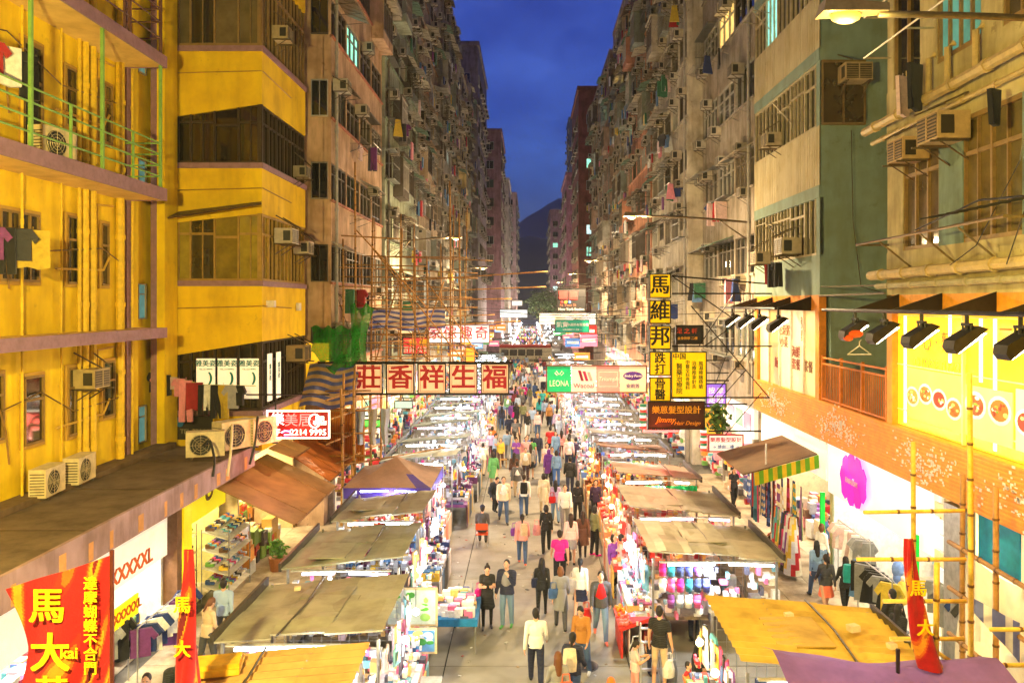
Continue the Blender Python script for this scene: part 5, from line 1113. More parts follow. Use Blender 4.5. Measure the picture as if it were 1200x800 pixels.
# ---------------------------------------------------------------- stock inside the shops
def stock(sd, xs, y0, y1, z0, z1, n, pal, label, smin=.05, smax=.18):
    gm = MB(); r2 = random.Random(int(y0*77+xs[0]*13))
    for k in range(n):
        x, y, z = r2.uniform(*xs), r2.uniform(y0, y1), z0+(z1-z0)*r2.random(); s = r2.uniform(smin, smax); gm.obox((x, y, z), (s*.7, 0, 0), (s*.2*r2.uniform(-1, 1), s, 0), (0, 0, s*r2.uniform(.5, 1.6)), jit(r2.choice(pal), .25, r2))
    return gm.build('shop_stock', GOODS, kind='stuff', label=label, cat='goods')
WP = [srgb(*c) for c in [(250, 220, 160), (230, 180, 90), (200, 60, 40), (240, 240, 230), (120, 150, 60), (90, 60, 40), (240, 160, 60), (60, 50, 50)]]
for k, (x, y0, y1) in enumerate(((-12.1, 24.8, 30), (-10.6, 25.0, 26.6), (-10.4, 27.2, 29.8))):
    t = thing('display_shelf', 'wooden display shelf %s of the corner shop' % ['on the back wall', 'in the near middle', 'in the far middle'][k], 'shelf', (x, (y0+y1)/2, .14))
    for z in ((.55, 1.1, 1.65, 2.2) if k == 0 else (.5, .95)): m = MB(srgb(180, 120, 60)); m.box(x-.3, x+.3, y0, y1, z, z+.04); m.build('shelf_board', WOOD, t)
    for y in (y0, y1-.05): m = MB(srgb(160, 100, 50)); m.box(x-.3, x+.3, y, y+.05, .14, 2.3 if k == 0 else 1.0); m.build('side_panel', WOOD, t)
    stock(-1, (x-.2, x+.25), y0+.1, y1-.1, .7, 2.4 if k == 0 else 1.25, 200 if k == 0 else 110, WP, 'packets and jars %s of the corner shop' % ['on the back shelves', 'on the near low shelf', 'on the far low shelf'][k])
stock(-1, (-9.3, -8.7), 24.8, 28.0, .2, 1.1, 60, WP, 'boxes stacked at the open front of the corner shop', .12, .28)
stock(-1, (-13.0, -12.7), 8.5, 20.2, .4, 1.5, 150, PAL, 'folded clothes along the back of the left clothes shop', .1, .2)
stock(-1, (-10.8, -9.6), 12.5, 20.0, .3, .95, 240, PAL, 'clothes heaped on tables in the left clothes shop', .1, .22)
stock(1, (11.8, 12.6), 25.4, 31.8, .3, 2.6, 260, PAL, 'folded scarves on the shelves of the scarf shop', .08, .2)
stock(1, (10.0, 11.2), 26, 31, .3, 1.1, 120, PAL, 'folded goods on the tables of the scarf shop', .1, .22)
stock(1, (12.2, 12.9), 18.6, 24.5, .3, 1.2, 120, PW, 'folded goods along the back of the fashion shop', .1, .2)
stock(1, (11.5, 12.8), 9.5, 17.6, .3, 2.4, 260, PAL, 'stock filling the scaffolded shop', .1, .25)
for k, (x, y, c) in enumerate(((9.5, 20.6, srgb(250, 210, 90)), (10.1, 22.2, srgb(120, 150, 210)), (9.2, 15.2, srgb(80, 100, 150)), (9.6, 14.2, srgb(240, 240, 240)))):
    t = thing('mannequin', 'headless mannequin in %s top, %s' % (['mustard', 'blue', 'navy', 'white'][k], ['by the denim rail', 'inside the fashion shop', 'behind the bamboo', 'behind the dust sheet'][k]), 'mannequin', (x, y, .14))
    m = MB(c); m.ball((x, y, 1.22), .17, .12, .24, 12, 8); m.ball((x, y, .98), .14, .11, .16, 12, 6); m.build('torso', CLOTH, t, smooth=True)
    m = MB(srgb(230, 215, 200)); m.tube([(x, y, 1.42), (x, y, 1.55)], .05, 10); m.build('neck', PLASTIC, t, smooth=True)
    m = MB(srgb(90, 90, 95)); m.tube([(x, y, .9), (x, y, .16)], .02, 8); m.tube([(x, y, .15), (x, y, .17)], .16, 16); m.build('stand', METAL, t)
# ================================================================== hanging signs
BLK = (.03, .025, .02)
def frame_bars(t, x0, x1, y, z0, z1, w=.06, col=BLK, name='frame_bar'):
    for (a, b, c, d) in ((x0-w, x1+w, z1, z1+w), (x0-w, x1+w, z0-w, z0), (x0-w, x0, z0, z1), (x1, x1+w, z0, z1)):
        m = MB(col); m.box(a, b, y-.06, y+.1, c, d); m.build(name, METAL, t)
def stay(t, a, b, r=.025, col=BLK, name='stay'): m = MB(col); m.tube([a, b], r, 5); return m.build(name, METAL, t)
# five peach panels with red characters
a, b = px(413, 425, 30), px(601, 462, 30); Y = 30.0
sg = thing('hanging_shop_sign', 'row of five peach panels with big red characters in a black frame', 'sign', ((a.x+b.x)/2, Y, b.z), 'signs hung over the street')
n = 5; W = (b.x-a.x)
for k, ch in enumerate('莊香祥生福'):
    x0 = a.x+.12+k*(W-.1)/n; x1 = x0+(W-.1)/n-.2
    m = MB(srgb(250, 190, 140)); m.box(x0, x1, Y, Y+.06, b.z+.06, a.z-.06); pn = m.build('panel', GLOW_PAINT, sg)  # panels lit from outside; their brightness is painted in as glow
    text(ch, .92, ((x0+x1)/2, Y-.012, (a.z+b.z)/2), sg, srgb(196, 6, 30), bold=.035, depth=.012)
    for (c, d, e, f_) in ((x0+.05, x1-.05, a.z-.12, a.z-.105), (x0+.05, x1-.05, b.z+.105, b.z+.12)): q = MB(srgb(120, 60, 40)); q.box(c, d, Y-.006, Y, e, f_); q.build('border_line', PAINT, pn)
    for xx in (x0+.05, x1-.065): q = MB(srgb(120, 60, 40)); q.box(xx, xx+.015, Y-.006, Y, b.z+.12, a.z-.12); q.build('border_line', PAINT, pn)
    frame_bars(sg, x0, x1, Y, b.z+.06, a.z-.06, .045)
stay(sg, (a.x-1.3, Y+.1, a.z), (b.x, Y+.1, a.z), .04); stay(sg, (a.x-1.3, Y+.1, b.z), (b.x, Y+.1, b.z), .04)
for x in (a.x+.3, a.x+3, b.x-.3): stay(sg, (x, Y, a.z), (-7.5, Y+1.5, a.z+2.6), .012)
# four-brand sign
a, b = px(641, 429, 36), px(757, 459, 36); Y = 36.0; Wd = b.x-a.x
sg = thing('hanging_shop_sign', 'long four-panel sign, green, pale, salmon and beige, hung on the right', 'sign', ((a.x+b.x)/2, Y, b.z), 'signs hung over the street')
xs = [0, .245, .5, .735, 1.0]; cl = [srgb(0, 165, 100), srgb(240, 196, 176), srgb(244, 130, 120), srgb(226, 190, 150)]
for k in range(4):
    m = MB(cl[k]); m.box(a.x+Wd*xs[k]+.01, a.x+Wd*xs[k+1]-.01, Y, Y+.08, b.z, a.z); m.build('panel', GLOW_PAINT, sg)
cz = (a.z+b.z)/2; cxs = [a.x+Wd*(xs[k]+xs[k+1])/2 for k in range(4)]
text('LEONA', .38, (cxs[0], Y-.012, cz-.2), sg, srgb(230, 245, 225), sx=.68, bold=.0, spacing=1.05)
text('ઈ', .001, (cxs[0], Y-.012, cz+.22), sg, srgb(230, 245, 225)) if False else None
m = MB(srgb(230, 245, 225)); 
for s in (-1, 1): m.tube([(cxs[0]+s*.02, Y-.01, cz+.2), (cxs[0]+s*.12, Y-.01, cz+.36), (cxs[0]+s*.2, Y-.01, cz+.26), (cxs[0]+s*.08, Y-.01, cz+.16)], .018, 4)
m.build('emblem', TXT, sg).color = (*srgb(230, 245, 225), 1)
text('Wacoal', .3, (cxs[1], Y-.012, cz-.3), sg, srgb(140, 20, 60), bold=.0)
for k in range(3):
    m = MB((1, 1, 1)); x = cxs[1]-.26+k*.2; m.add([(x, Y-.02, cz+.38-.03*k), (x+.13, Y-.02, cz+.38-.03*k), (x+.26, Y-.02, cz-.08), (x+.14, Y-.02, cz-.08), (x, Y-.004, cz+.38-.03*k), (x+.13, Y-.004, cz+.38-.03*k), (x+.26, Y-.004, cz-.08), (x+.14, Y-.004, cz-.08)], [(0,3,2,1), (4,5,6,7), (0,1,5,4), (1,2,6,5), (2,3,7,6), (3,0,4,7)]); m.build('emblem_stripe', TXT, sg).color = (*[srgb(120, 10, 50), srgb(160, 30, 80), srgb(224, 150, 150)][k], 1)
text('Triumph', .26, (cxs[2], Y-.012, cz), sg, srgb(252, 220, 205), bold=.0, shear=.2)
for (c, d, e, f_) in ((-.42, .42, .3, .32), (-.42, .42, -.34, -.32), (-.42, -.4, -.32, .3), (.4, .42, -.32, .3)): q = MB(srgb(252, 220, 205)); q.box(cxs[2]+c, cxs[2]+d, Y-.008, Y, cz+e, cz+f_); q.build('border_line', PAINT, sg)
m = MB((1, 1, 1)); m.ball((cxs[3], Y, cz+.14), .44, .012, .2, 24, 8); m.build('oval', TXT, sg).color = (*srgb(70, 30, 130), 1)
text('Embry Form', .15, (cxs[3], Y-.02, cz+.14), sg, srgb(250, 240, 240), bold=.0, shear=.25)
text('安莉芳', .2, (cxs[3], Y-.012, cz-.32), sg, srgb(70, 30, 130))
frame_bars(sg, a.x, b.x, Y, b.z, a.z, .05, srgb(120, 70, 50))
stay(sg, (a.x-.8, Y+.1, a.z+.25), (8.9, Y+.1, a.z+.25), .03); stay(sg, (b.x, Y+.1, a.z-.3), (8.9, Y+.1, a.z-.3), .03)
# the tall yellow bone-setter sign
Y = 30.0; sg = thing('vertical_shop_sign', 'tall yellow five-panel sign with black characters hung on the right', 'sign', px(773, 470, Y), 'signs hung over the street')
for k, (y0, y1, s, sz) in enumerate([(322, 348, '馬', .74), (353, 378, '維', .74), (383, 408, '邦', .74), (413, 439, '跌\n打', .42), (443, 469, '骨\n醫', .42)]):
    a, b = px(762, y0, Y), px(785, y1, Y); m = MB(srgb(255, 200, 0)); m.box(a.x, b.x, Y, Y+.12, b.z, a.z); m.build('panel', GLOW_PAINT, sg)  # glow put into the panel in place of floodlight falling on it
    text(s, sz, ((a.x+b.x)/2, Y-.012, (a.z+b.z)/2-(.0 if k < 3 else .02)), sg, (.015, .012, .01), bold=.03, line=.95); frame_bars(sg, a.x, b.x, Y, b.z, a.z, .035)
for z in (9.5, 8.85, 6.9, 5.0): stay(sg, (5.3, Y+.06, z), (9.0, Y+.06, z-.3 if z == 9.5 else z), .03)
for (p, q) in (((5.3, Y+.06, 9.5), (7.6, Y+.06, 7.9)), ((7.6, Y+.06, 8.85), (6.3, Y+.06, 6.9)), ((6.0, Y+.06, 8.4), (8.9, Y+.06, 5.0)), ((6.5, Y+.06, 6.9), (8.9, Y+.06, 8.6)), ((6.8, Y+.06, 5.0), (8.3, Y+.06, 6.9)), ((7.6, Y+.06, 8.9), (7.6, Y+.06, 6.9)), ((8.3, Y+.06, 8.85), (8.3, Y+.06, 5.0))): stay(sg, p, q, .022)
sg = thing('clinic_sign', 'square yellow clinic sign with columns of black characters', 'sign', px(808, 467, 30.1), 'signs hung over the street')
a, b = px(787.5, 413, 30.1), px(827, 466, 30.1); m = MB(srgb(255, 206, 0)); m.box(a.x, b.x, 30.1, 30.18, b.z, a.z); m.build('panel', GLOW_PAINT, sg); frame_bars(sg, a.x, b.x, 30.1, b.z, a.z, .03)
text('中国', .25, (a.x+.27, 30.09, a.z-.15), sg, (.02, .015, .01))
for (x, s, sz) in ((.27, '醫\n藥\n治\n療\n院', .24), (.58, '中\n醫\n全\n科\n骨\n傷\n科', .165), (.82, '治\n療\n推\n拿\n針\n灸', .18), (1.07, '風\n濕\n痺\n痛\n痔\n瘡', .18)): text(s, sz, (a.x+x, 30.09, (a.z+b.z)/2-(.14 if x == .27 else 0)), sg, (.02, .015, .01), line=.95, bold=.01)
Y = 29.7; sg = thing('hair_salon_sign', 'dark brown salon sign with golden characters and red glow below', 'sign', px(792, 503, Y), 'signs hung over the street')
a, b = px(760, 471, Y), px(825, 502, Y); m = MB(srgb(84, 40, 20)); m.box(a.x, b.x, Y, Y+.15, b.z, a.z); m.build('board', PAINT, sg); frame_bars(sg, a.x, b.x, Y, b.z, a.z, .03)
text('樂蒽髮型設計', .3, ((a.x+b.x)/2, Y-.012, a.z-.3), sg, srgb(255, 190, 40), MATS.get('lightbox_t') or TXT, bold=.02)
text('Jimmy', .28, (a.x+.62, Y-.012, b.z+.32), sg, srgb(255, 170, 30), shear=.35, bold=.01); text("Hair Design", .2, (b.x-.62, Y-.012, b.z+.2), sg, srgb(255, 170, 30), shear=.35, bold=.0)
m = MB((1, 1, 1)); m.tube([(a.x-.2, Y+.05, b.z-.1), (a.x+1.1, Y+.05, b.z-.1)], .04, 6); m.build('red_neon_tube', NEON_R, sg); lamp('neon_light', 'POINT', (a.x+.4, Y-.2, b.z-.35), 60, (1, .1, .08), sg, size=.3)
def barber(x, y, z, lb):
    t = thing('barber_pole', lb, 'barber pole', (x, y, z))
    for k in range(9): m = MB([srgb(230, 60, 50), srgb(245, 240, 235), srgb(40, 120, 80)][k % 3]); m.tube([(x, y, z+k*.1), (x, y, z+k*.1+.1)], .12, 10); m.build('stripe', GLOW_PAINT, t)
barber(a.x-.2, Y, b.z, 'striped barber pole left of the brown salon sign')
def boardsign(label, x0, y0, x1, y1, Y, col, lines, fcol=BLK, mat=GLOW_PAINT, grp='signs hung over the street', arm=0, name='hanging_shop_sign'):
    a, b = px(x0, y0, Y), px(x1, y1, Y); t = thing(name, label, 'sign', ((a.x+b.x)/2, Y, b.z), grp); m = MB(col); m.box(a.x, b.x, Y, Y+.15, b.z, a.z); m.build('board', mat, t); frame_bars(t, a.x, b.x, Y, b.z, a.z, .04, fcol)
    for (s, sz, u, v, c) in lines: text(s, sz, (a.x+(b.x-a.x)*u, Y-.012, a.z+(b.z-a.z)*v), t, c, bold=.012)
    if arm: stay(t, (a.x if arm > 0 else b.x, Y+.1, a.z+.15), (arm, Y+.1, a.z+.15), .035); stay(t, ((a.x+b.x)/2, Y+.1, a.z), (arm, Y+.1, a.z+1.6), .02)
    return t
W_, K_, R_ = srgb(250, 250, 250), (.02, .02, .02), srgb(220, 40, 40)
boardsign('white salon sign with red and blue characters above the pavement', 831, 510, 870, 528, 31, srgb(250, 246, 236), [('樂蒽髮型設計', .2, .5, .3, R_), ('→ 請由二樓 →', .16, .5, .75, srgb(40, 90, 190))], srgb(200, 60, 50), arm=8.9)
barber(px(829, 528, 31).x-.15, 31, px(829, 528, 31).z, 'striped barber pole beside the white salon sign')
boardsign('small black sign with red, green and blue marks on the sign frame', 793, 382, 823, 402, 30.4, (.02, .02, .025), [('足 之 軒', .22, .4, .3, srgb(220, 70, 40)), ('全身按摩 二樓', .12, .42, .72, srgb(250, 190, 60))], mat=PAINT)
boardsign('dark station sign with two red squares', 653, 338, 686, 365, 60, (.02, .02, .025), [('Fa Yuen St', .28, .38, .72, srgb(170, 110, 90)), ('New York Station', .26, .5, .9, srgb(230, 225, 225))], mat=PAINT, arm=8.1)
sg = thing('red_square_mark', 'pair of red squares printed on the dark station sign', 'sign mark', px(662, 350, 59.9))
for k in range(2): p = px(655+k*12, 341, 59.95); m = MB(srgb(190, 60, 60)); m.box(p.x, p.x+.62, 59.94, 59.97, p.z-.62, p.z); m.build('square', PAINT, sg)
for k, c in enumerate((srgb(230, 60, 60), srgb(240, 200, 60), srgb(80, 120, 220))): p = px(657+k*4.5, 354, 59.95); m = MB(c); m.ball((p.x+.1, 59.95, p.z), .1, .02, .1, 8, 5); m.build('dot', GLOW_PAINT, sg)
boardsign('teal sign with white characters below the white glare', 651, 375, 690, 389, 62, srgb(0, 140, 110), [('凱實', .45, .2, .4, W_), ('國際通訊有限公司', .24, .62, .4, W_), ('旺角花園街行人天橋 →', .14, .5, .8, W_)], arm=8.1)
boardsign('long white overexposed light-box above the teal sign', 632, 367, 698, 380, 72, srgb(255, 250, 240), [], mat=LIGHTBOX_HI, arm=8.2)
boardsign('row of four pale panels with dark red characters behind the bamboo', 500, 381, 573, 401, 46, srgb(250, 226, 232), [('家', .78, .13, .5, srgb(150, 20, 50)), ('傢', .78, .38, .5, srgb(190, 40, 60)), ('趣', .78, .63, .5, srgb(150, 20, 50)), ('奇', .78, .88, .5, srgb(150, 20, 50))], srgb(90, 60, 60), arm=-7.3)
boardsign('red and yellow discount sign behind the bamboo on the left', 473, 396, 501, 414, 40, srgb(240, 60, 60), [('特 價', .4, .6, .35, srgb(255, 220, 40)), ('百貨 公司', .3, .5, .78, W_)], arm=-7.3)
boardsign('pale blue far sign over the left side of the crossing', 586, 363, 618, 372, 92, srgb(200, 220, 240), [], arm=-7.4)
boardsign('small white glaring sign far on the left', 600, 352, 612, 358, 110, srgb(250, 250, 255), [], mat=LIGHTBOX_HI, arm=-7.6)
boardsign('yellow notice among the plants on the right', 826, 478, 846, 508, 33, srgb(250, 200, 60), [('中華洋服', .2, .5, .2, srgb(60, 40, 120)), ('訂造', .25, .5, .6, R_)], arm=8.9)
boardsign('purple neon panel behind the yellow notice', 828, 450, 850, 476, 36, srgb(150, 110, 240), [('按 摩', .3, .5, .3, W_), ('足浴', .35, .5, .7, W_)], mat=GLOW_PAINT, arm=8.9)
boardsign('orange sign low on the left row beyond the bamboo', 546, 407, 556, 430, 50, srgb(250, 150, 40), [], arm=-7.3)
boardsign('green and white sign under the bamboo over the left pavement', 425, 492, 456, 500, 34, srgb(90, 210, 80), [], arm=-7.4)
boardsign('pale sign hanging over the left pavement behind the stalls', 463, 470, 483, 478, 44, srgb(190, 225, 215), [], arm=-7.3)
# red neon sign on the left
Y = 24.55; sg = thing('neon_sign', 'red neon salon sign with a phone number over the brown awning', 'sign', px(350, 513, Y))
a, b = px(314, 482, Y), px(385, 512, Y); m = MB(srgb(120, 10, 12)); m.box(a.x, b.x, Y, Y+.18, b.z, a.z); m.build('box', GLOW_PAINT, sg)
for (c, d, e, f_) in ((a.x, b.x, a.z, a.z+.04), (a.x, b.x, b.z-.04, b.z), (a.x-.04, a.x, b.z-.04, a.z+.04), (b.x, b.x+.04, b.z-.04, a.z+.04)): m = MB((1, 1, 1)); m.box(c, d, Y-.03, Y+.02, e, f_); m.build('border_tube', NEON_W, sg)
text('樂', .42, (a.x+.3, Y-.02, a.z-.26), sg, (1, 1, 1), emat('neon_pink', (1, .75, .7), 3), bold=.0); text('美居', .42, (a.x+.92, Y-.02, a.z-.28), sg, (1, 1, 1), NEON_R, bold=.0); text('髮廊\n專門店', .14, (b.x-.26, Y-.02, a.z-.28), sg, (1, 1, 1), NEON_W, bold=.0)
text('1/F    2214 9995', .26, ((a.x+b.x)/2, Y-.02, b.z+.14), sg, (1, 1, 1), NEON_W, bold=.0)
pts = [(a.x+1.42+.17*math.cos(t_*.4), Y-.03, a.z-.28+.2*math.sin(t_*.4)) for t_ in range(16)]; m = MB((1, 1, 1)); m.tube(pts, .02, 5); m.build('neon_face_outline', NEON_W, sg)
m = MB((1, 1, 1)); m.tube([(a.x+.42, Y-.03, b.z+.14), (a.x+.52, Y-.03, b.z+.2), (a.x+.68, Y-.03, b.z+.18), (a.x+.68, Y-.03, b.z+.08), (a.x+.5, Y-.03, b.z+.07)], .02, 5); m.build('neon_hand', emat('neon_violet', (.95, .4, 1), 4), sg)
lamp('neon_light', 'POINT', ((a.x+b.x)/2, Y-.5, b.z+.3), 50, (1, .2, .12), sg, size=.5)
stay(sg, (a.x+.2, Y+.1, a.z), (a.x+.2, Y+.1, a.z+.5)); stay(sg, (-8.6, Y+.1, a.z+.5), (b.x, Y+.1, a.z+.5))

# ================================================================== bamboo scaffolds
def bamboo(t, a, b, r=.04, col=None):
    a, b = Vector(a), Vector(b); col = col or jit(srgb(180, 132, 70), .25); m = MB(col); L = (b-a).length; n = max(2, int(L/.55)); sag = R.uniform(-.03, .03)
    pts = []; 
    for k in range(n+1):
        q = a.lerp(b, k/n); q.x += sag*math.sin(PI*k/n); pts.append(q)
    m.tube(pts, r, 6)
    for q in pts[1:-1]: d = (b-a).normalized()*.02; m.tube([q-d, q+d], r*1.18, 6, jit(srgb(120, 84, 40), .1))
    return m.build('bamboo_pole', BAMBOO, t, smooth=True)
sc = thing('bamboo_scaffold', 'bamboo scaffold lattice built over the left pavement and street', 'scaffold', (-4.5, 33.5, 0))
for (x, y0, y1, Y) in ((416, 190, 560, 32), (437, 255, 480, 33), (471, 268, 470, 33.5), (486, 290, 470, 33), (500, 300, 470, 34), (527, 212, 425, 33), (538, 250, 430, 35), (452, 300, 480, 32), (402, 280, 480, 31)):
    bamboo(sc, px(x, y0, Y), px(x+R.uniform(-3, 3), y1, Y), .042)
for (x0, y0, x1, y1, Y) in ((395, 324, 560, 326, 32.5), (430, 332, 642, 318, 33), (430, 344, 640, 336, 33.4), (400, 352, 600, 350, 33), (436, 362, 560, 360, 33.5), (436, 386, 610, 376, 32.6), (420, 392, 545, 390, 33), (430, 402, 560, 405, 32.4), (436, 418, 560, 417, 32.8), (400, 310, 500, 312, 32.8), (430, 300, 548, 302, 33.4), (400, 276, 470, 280, 32)):
    bamboo(sc, px(x0, y0, Y), px(x1, y1, Y), .03)
for (x0, y0, x1, y1, Y) in ((436, 290, 545, 425, 32.7), (416, 268, 500, 360, 32.3), (485, 425, 520, 330, 33.2), (470, 320, 440, 425, 33), (500, 425, 470, 310, 33.6), (500, 330, 560, 415, 32.9)): bamboo(sc, px(x0, y0, Y), px(x1, y1, Y), .03)
for k in range(8):
    z = 4.6+k*.75; bamboo(sc, (-7.4, 31.6, z+.04), (-5.0, 34.5, z+.06), .026)
for k in range(10):
    x = 408+k*15.5; bamboo(sc, px(x, 270+R.uniform(-40, 60), 35+R.uniform(-1, 1)), px(x+R.uniform(-5, 5), 440+R.uniform(-20, 30), 35), .026)
for k in range(9):
    y = 300+k*15; bamboo(sc, px(400+R.uniform(-5, 40), y, 34.5), px(540+R.uniform(-20, 40), y+R.uniform(-8, 8), 34.5), .024)
sc2 = thing('bamboo_scaffold', 'tall thin bamboo frame standing on the left pavement by the tent', 'scaffold', (-6.1, 28.5, .12))
for (x, Y, z) in ((-6.3, 27.4, 5.6), (-6.1, 28.4, 5.8), (-6.35, 29.6, 6.2), (-5.95, 30.4, 5.4), (-6.7, 28.9, 6.0), (-5.8, 31.5, 6.0), (-6.8, 31, 6)): bamboo(sc2, (x, Y, .12), (x+R.uniform(-.1, .1), Y, z), .045)
for z in (2.9, 3.7, 4.5, 5.2): bamboo(sc2, (-6.9, 27.5, z), (-5.9, 31.4, z+.1), .035); bamboo(sc2, (-7.2, 28.6, z+.2), (-5.6, 28.7, z+.2), .035)
bamboo(sc2, (-6.4, 27.4, 3), (-3.2, 31.5, 2.9), .03)
sc3 = thing('bamboo_scaffold', 'yellow-lit bamboo scaffold at the lower right shop', 'scaffold', (7.2, 12.5, .12)); YB_ = srgb(236, 196, 80)
for (x, Y, z0, z1) in ((1070, 14.6, .12, 6.0), (1136, 12.8, .12, 7.4), (1098, 12.2, .12, 4.6)): bamboo(sc3, ((x-CX)*Y/F, Y, z0), ((x-CX)*Y/F, Y, z1), .042, jit(YB_, .1))
for (x0, y0, x1, y1, Y) in ((1012, 600, 1130, 598, 14), (1004, 655, 1132, 655, 13.6), (1035, 704, 1132, 704, 13.2), (1043, 748, 1130, 748, 13), (1160, 737, 1230, 737, 12.5), (1100, 765, 1150, 800, 12.6), (1130, 780, 1230, 778, 12.4)): bamboo(sc3, px(x0, y0, Y), px(x1, y1, Y), .034, jit(YB_, .1))
for y in (9.4, 10.6, 11.9, 13.2, 14.5, 15.6):
    bamboo(sc3, (8.35, y, .12), (8.35, y, 5.2), .05)
for z in (1.0, 1.9, 2.8, 3.7): bamboo(sc3, (8.28, 8.8, z), (8.28, 16, z+.1), .045)
bamboo(sc3, (8.2, 9, 1.0), (8.2, 13, 4.2), .045)
m = MB(); 
def fn(u, v): return (8.5+.1*math.sin(u*14+v*5), 9+7*u, 3.6-3.3*v)
m.grid(fn, 40, 16, col=srgb(225, 215, 190)); m.build('plastic_sheet', CLEARSHEET, smooth=True, label='translucent dust sheet behind the bamboo at the right edge', cat='sheet')
def striped(name, label, fn, c1, c2, n=10, along='u', nu=30, nv=20, mat=None):
    m = MB(); m.grid(fn, nu, nv, cfn=lambda u, v: c1 if int((u if along == 'u' else v)*n*2) % 2 else c2); return m.build(name, mat or TARP, smooth=True, label=label, cat='tarpaulin')
BL, WT = srgb(96, 106, 170), srgb(214, 196, 176)
p0, p1 = px(433, 362, 34), px(522, 360, 34)
striped('striped_tarpaulin', 'blue and cream striped tarpaulin tied to the bamboo lattice', lambda u, v: (p0.x+(p1.x-p0.x)*u, 34+.12*math.sin(u*16+v*3), p0.z-.85*v+.07*math.sin(u*9)), BL, WT, 4, 'v', 40, 16)
striped('striped_tarpaulin', 'striped tarpaulin awning below the green net', lambda u, v: (-8.2+1.9*u, 30.4-1.5*v+.05*math.sin(u*20), 6.3-1.5*v+.08*math.sin(u*8)), BL, srgb(206, 170, 120), 6, 'v', 24, 24)
striped('striped_tarpaulin', 'blue and white striped sheet hanging on the lower right bamboo', lambda u, v: (8.1+.12*math.sin(u*10+v*6), 9.6+4.6*u, 2.4-.9*u-1.6*v*(.5+.5*u)), srgb(120, 130, 180), srgb(240, 236, 230), 5, 'v', 30, 20)
striped('striped_tarpaulin', 'small striped corner sheet flapping on the right bamboo', lambda u, v: (7.6+.7*u, 14+.3*math.sin(u*5), 3.4-.7*v*u-.3*u), srgb(120, 130, 190), srgb(240, 236, 230), 4, 'u', 20, 10)
GN = srgb(36, 160, 44)
for k, fn in enumerate((lambda u, v: (-8.1+1.8*u, 30.2+.2*math.sin(u*9+v*4), 7.6-.9*v-.5*math.sin(PI*u)*v+.08*math.sin(u*23)), lambda u, v: (-6.75+.85*u*(1-.35*math.sin(PI*v)), 30.6+.25*math.sin(u*14+v*2), 8.4-2.7*v+.12*math.sin(u*11)), lambda u, v: (-8.0+1.7*u, 30.0+.2*math.sin(u*7), 5.9+1.0*u-.5*v+.1*math.sin(u*13)))):
    m = MB(GN); m.grid(fn, 24, 18); m.build('green_net', NET, smooth=True, label=['dark green safety net draped across the yellow-lit window', 'bunched bright green safety net hanging from the scaffold', 'slanting strip of green net above the striped awning'][k], cat='safety net')
m = MB(srgb(214, 130, 40)); x = -7.75
for k in range(22): m.box(x+k*.075, x+k*.075+.045, 30.0+.02*(k % 2), 30.05+.02*(k % 2), 2.6, 4.6); 
m.box(-7.75, -6.1, 30.06, 30.1, 2.6, 4.6); m.build('ribbed_partition', SHEET, label='orange ribbed sheet partition behind the red neon sign', cat='partition')
m = MB(srgb(250, 200, 40)); m.box(-8.35, -7.5, 30.35, 30.4, 5.2, 7.0); m.build('lit_poster_window', LIGHTBOX_HI, label='glowing yellow shop window behind the green net', cat='window')
for k in range(3):
    x = -6.1+.45*k; m = MB(pick(srgb(200, 190, 180), srgb(190, 200, 220)))
    def fn(u, v): return (x+.34*(u-.5)*(1-.5*v)+.02*math.sin(v*8), 29.2+.1*math.sin(u*8), 4.7-1.3*v)
    m.grid(fn, 8, 10); m.build('hanging_cloth', CLOTH, label='%s pale cloth drying on the pavement bamboo frame' % ['left', 'middle', 'right'][k], cat='cloth', group='cloths on the bamboo frame')

# ================================================================== banners
def flame_banner(label, fn, chars, nu, nv, seed, chfn):
    t = thing('banner', label, 'banner', Vector(fn(.5, 1))); r2 = random.Random(seed); cols = [srgb(176, 14, 22), srgb(190, 34, 18), srgb(206, 92, 16), srgb(224, 140, 24), srgb(110, 12, 22)]
    ph = [(r2.uniform(2, 9), r2.uniform(2, 9), r2.uniform(0, 6)) for _ in range(4)]
    def cf(u, v):
        s = sum(math.sin(a*u*2+b*v*2+c+1.5*math.sin(b*u)) for a, b, c in ph)/4
        return cols[0] if s < .12 else (cols[1] if s < .26 else (cols[2] if s < .42 else (cols[3] if s < .6 else cols[4])))
    m = MB(); m.grid(fn, nu, nv, cfn=cf); m.build('cloth', CLOTH, t, smooth=True)
    for (s, sz, u, v, c) in chars: q = Vector(chfn(u, v)); text(s, sz, q, t, c, bold=.03, depth=.004)
    return t
YL = srgb(250, 214, 10); Yb = 11.0
def bf(u, v): return (-6.95+1.28*u+.12*(1-u)*math.sin(v*5)+(-.22*(1-u)*(v < .35)*(.35-v)*2), Yb+.06*math.sin(u*7+v*4), 4.62+.46*u-2.6*v+(.25*(1-u)*v*1.2))
flame_banner('large red and gold temple banner with yellow characters at the lower left', bf, [('達\n摩\n蝴\n蝶\n不\n合\n門', .19, .8, .33, YL), ('馬', .5, .36, .16, YL), ('大', .55, .34, .42, YL), ('黃', .5, .42, .66, YL), ('kai', .22, .56, .44, YL)], 90, 130, 5, lambda u, v: (bf(u, v)[0], Yb-.09, bf(u, v)[2]))
m = MB(srgb(120, 60, 50)); m.tube([(-5.66, Yb, 0), (-5.66, Yb, 5.15)], .03, 6); m.build('banner_pole', METAL, label='slim pole carrying the large red banner', cat='pole')
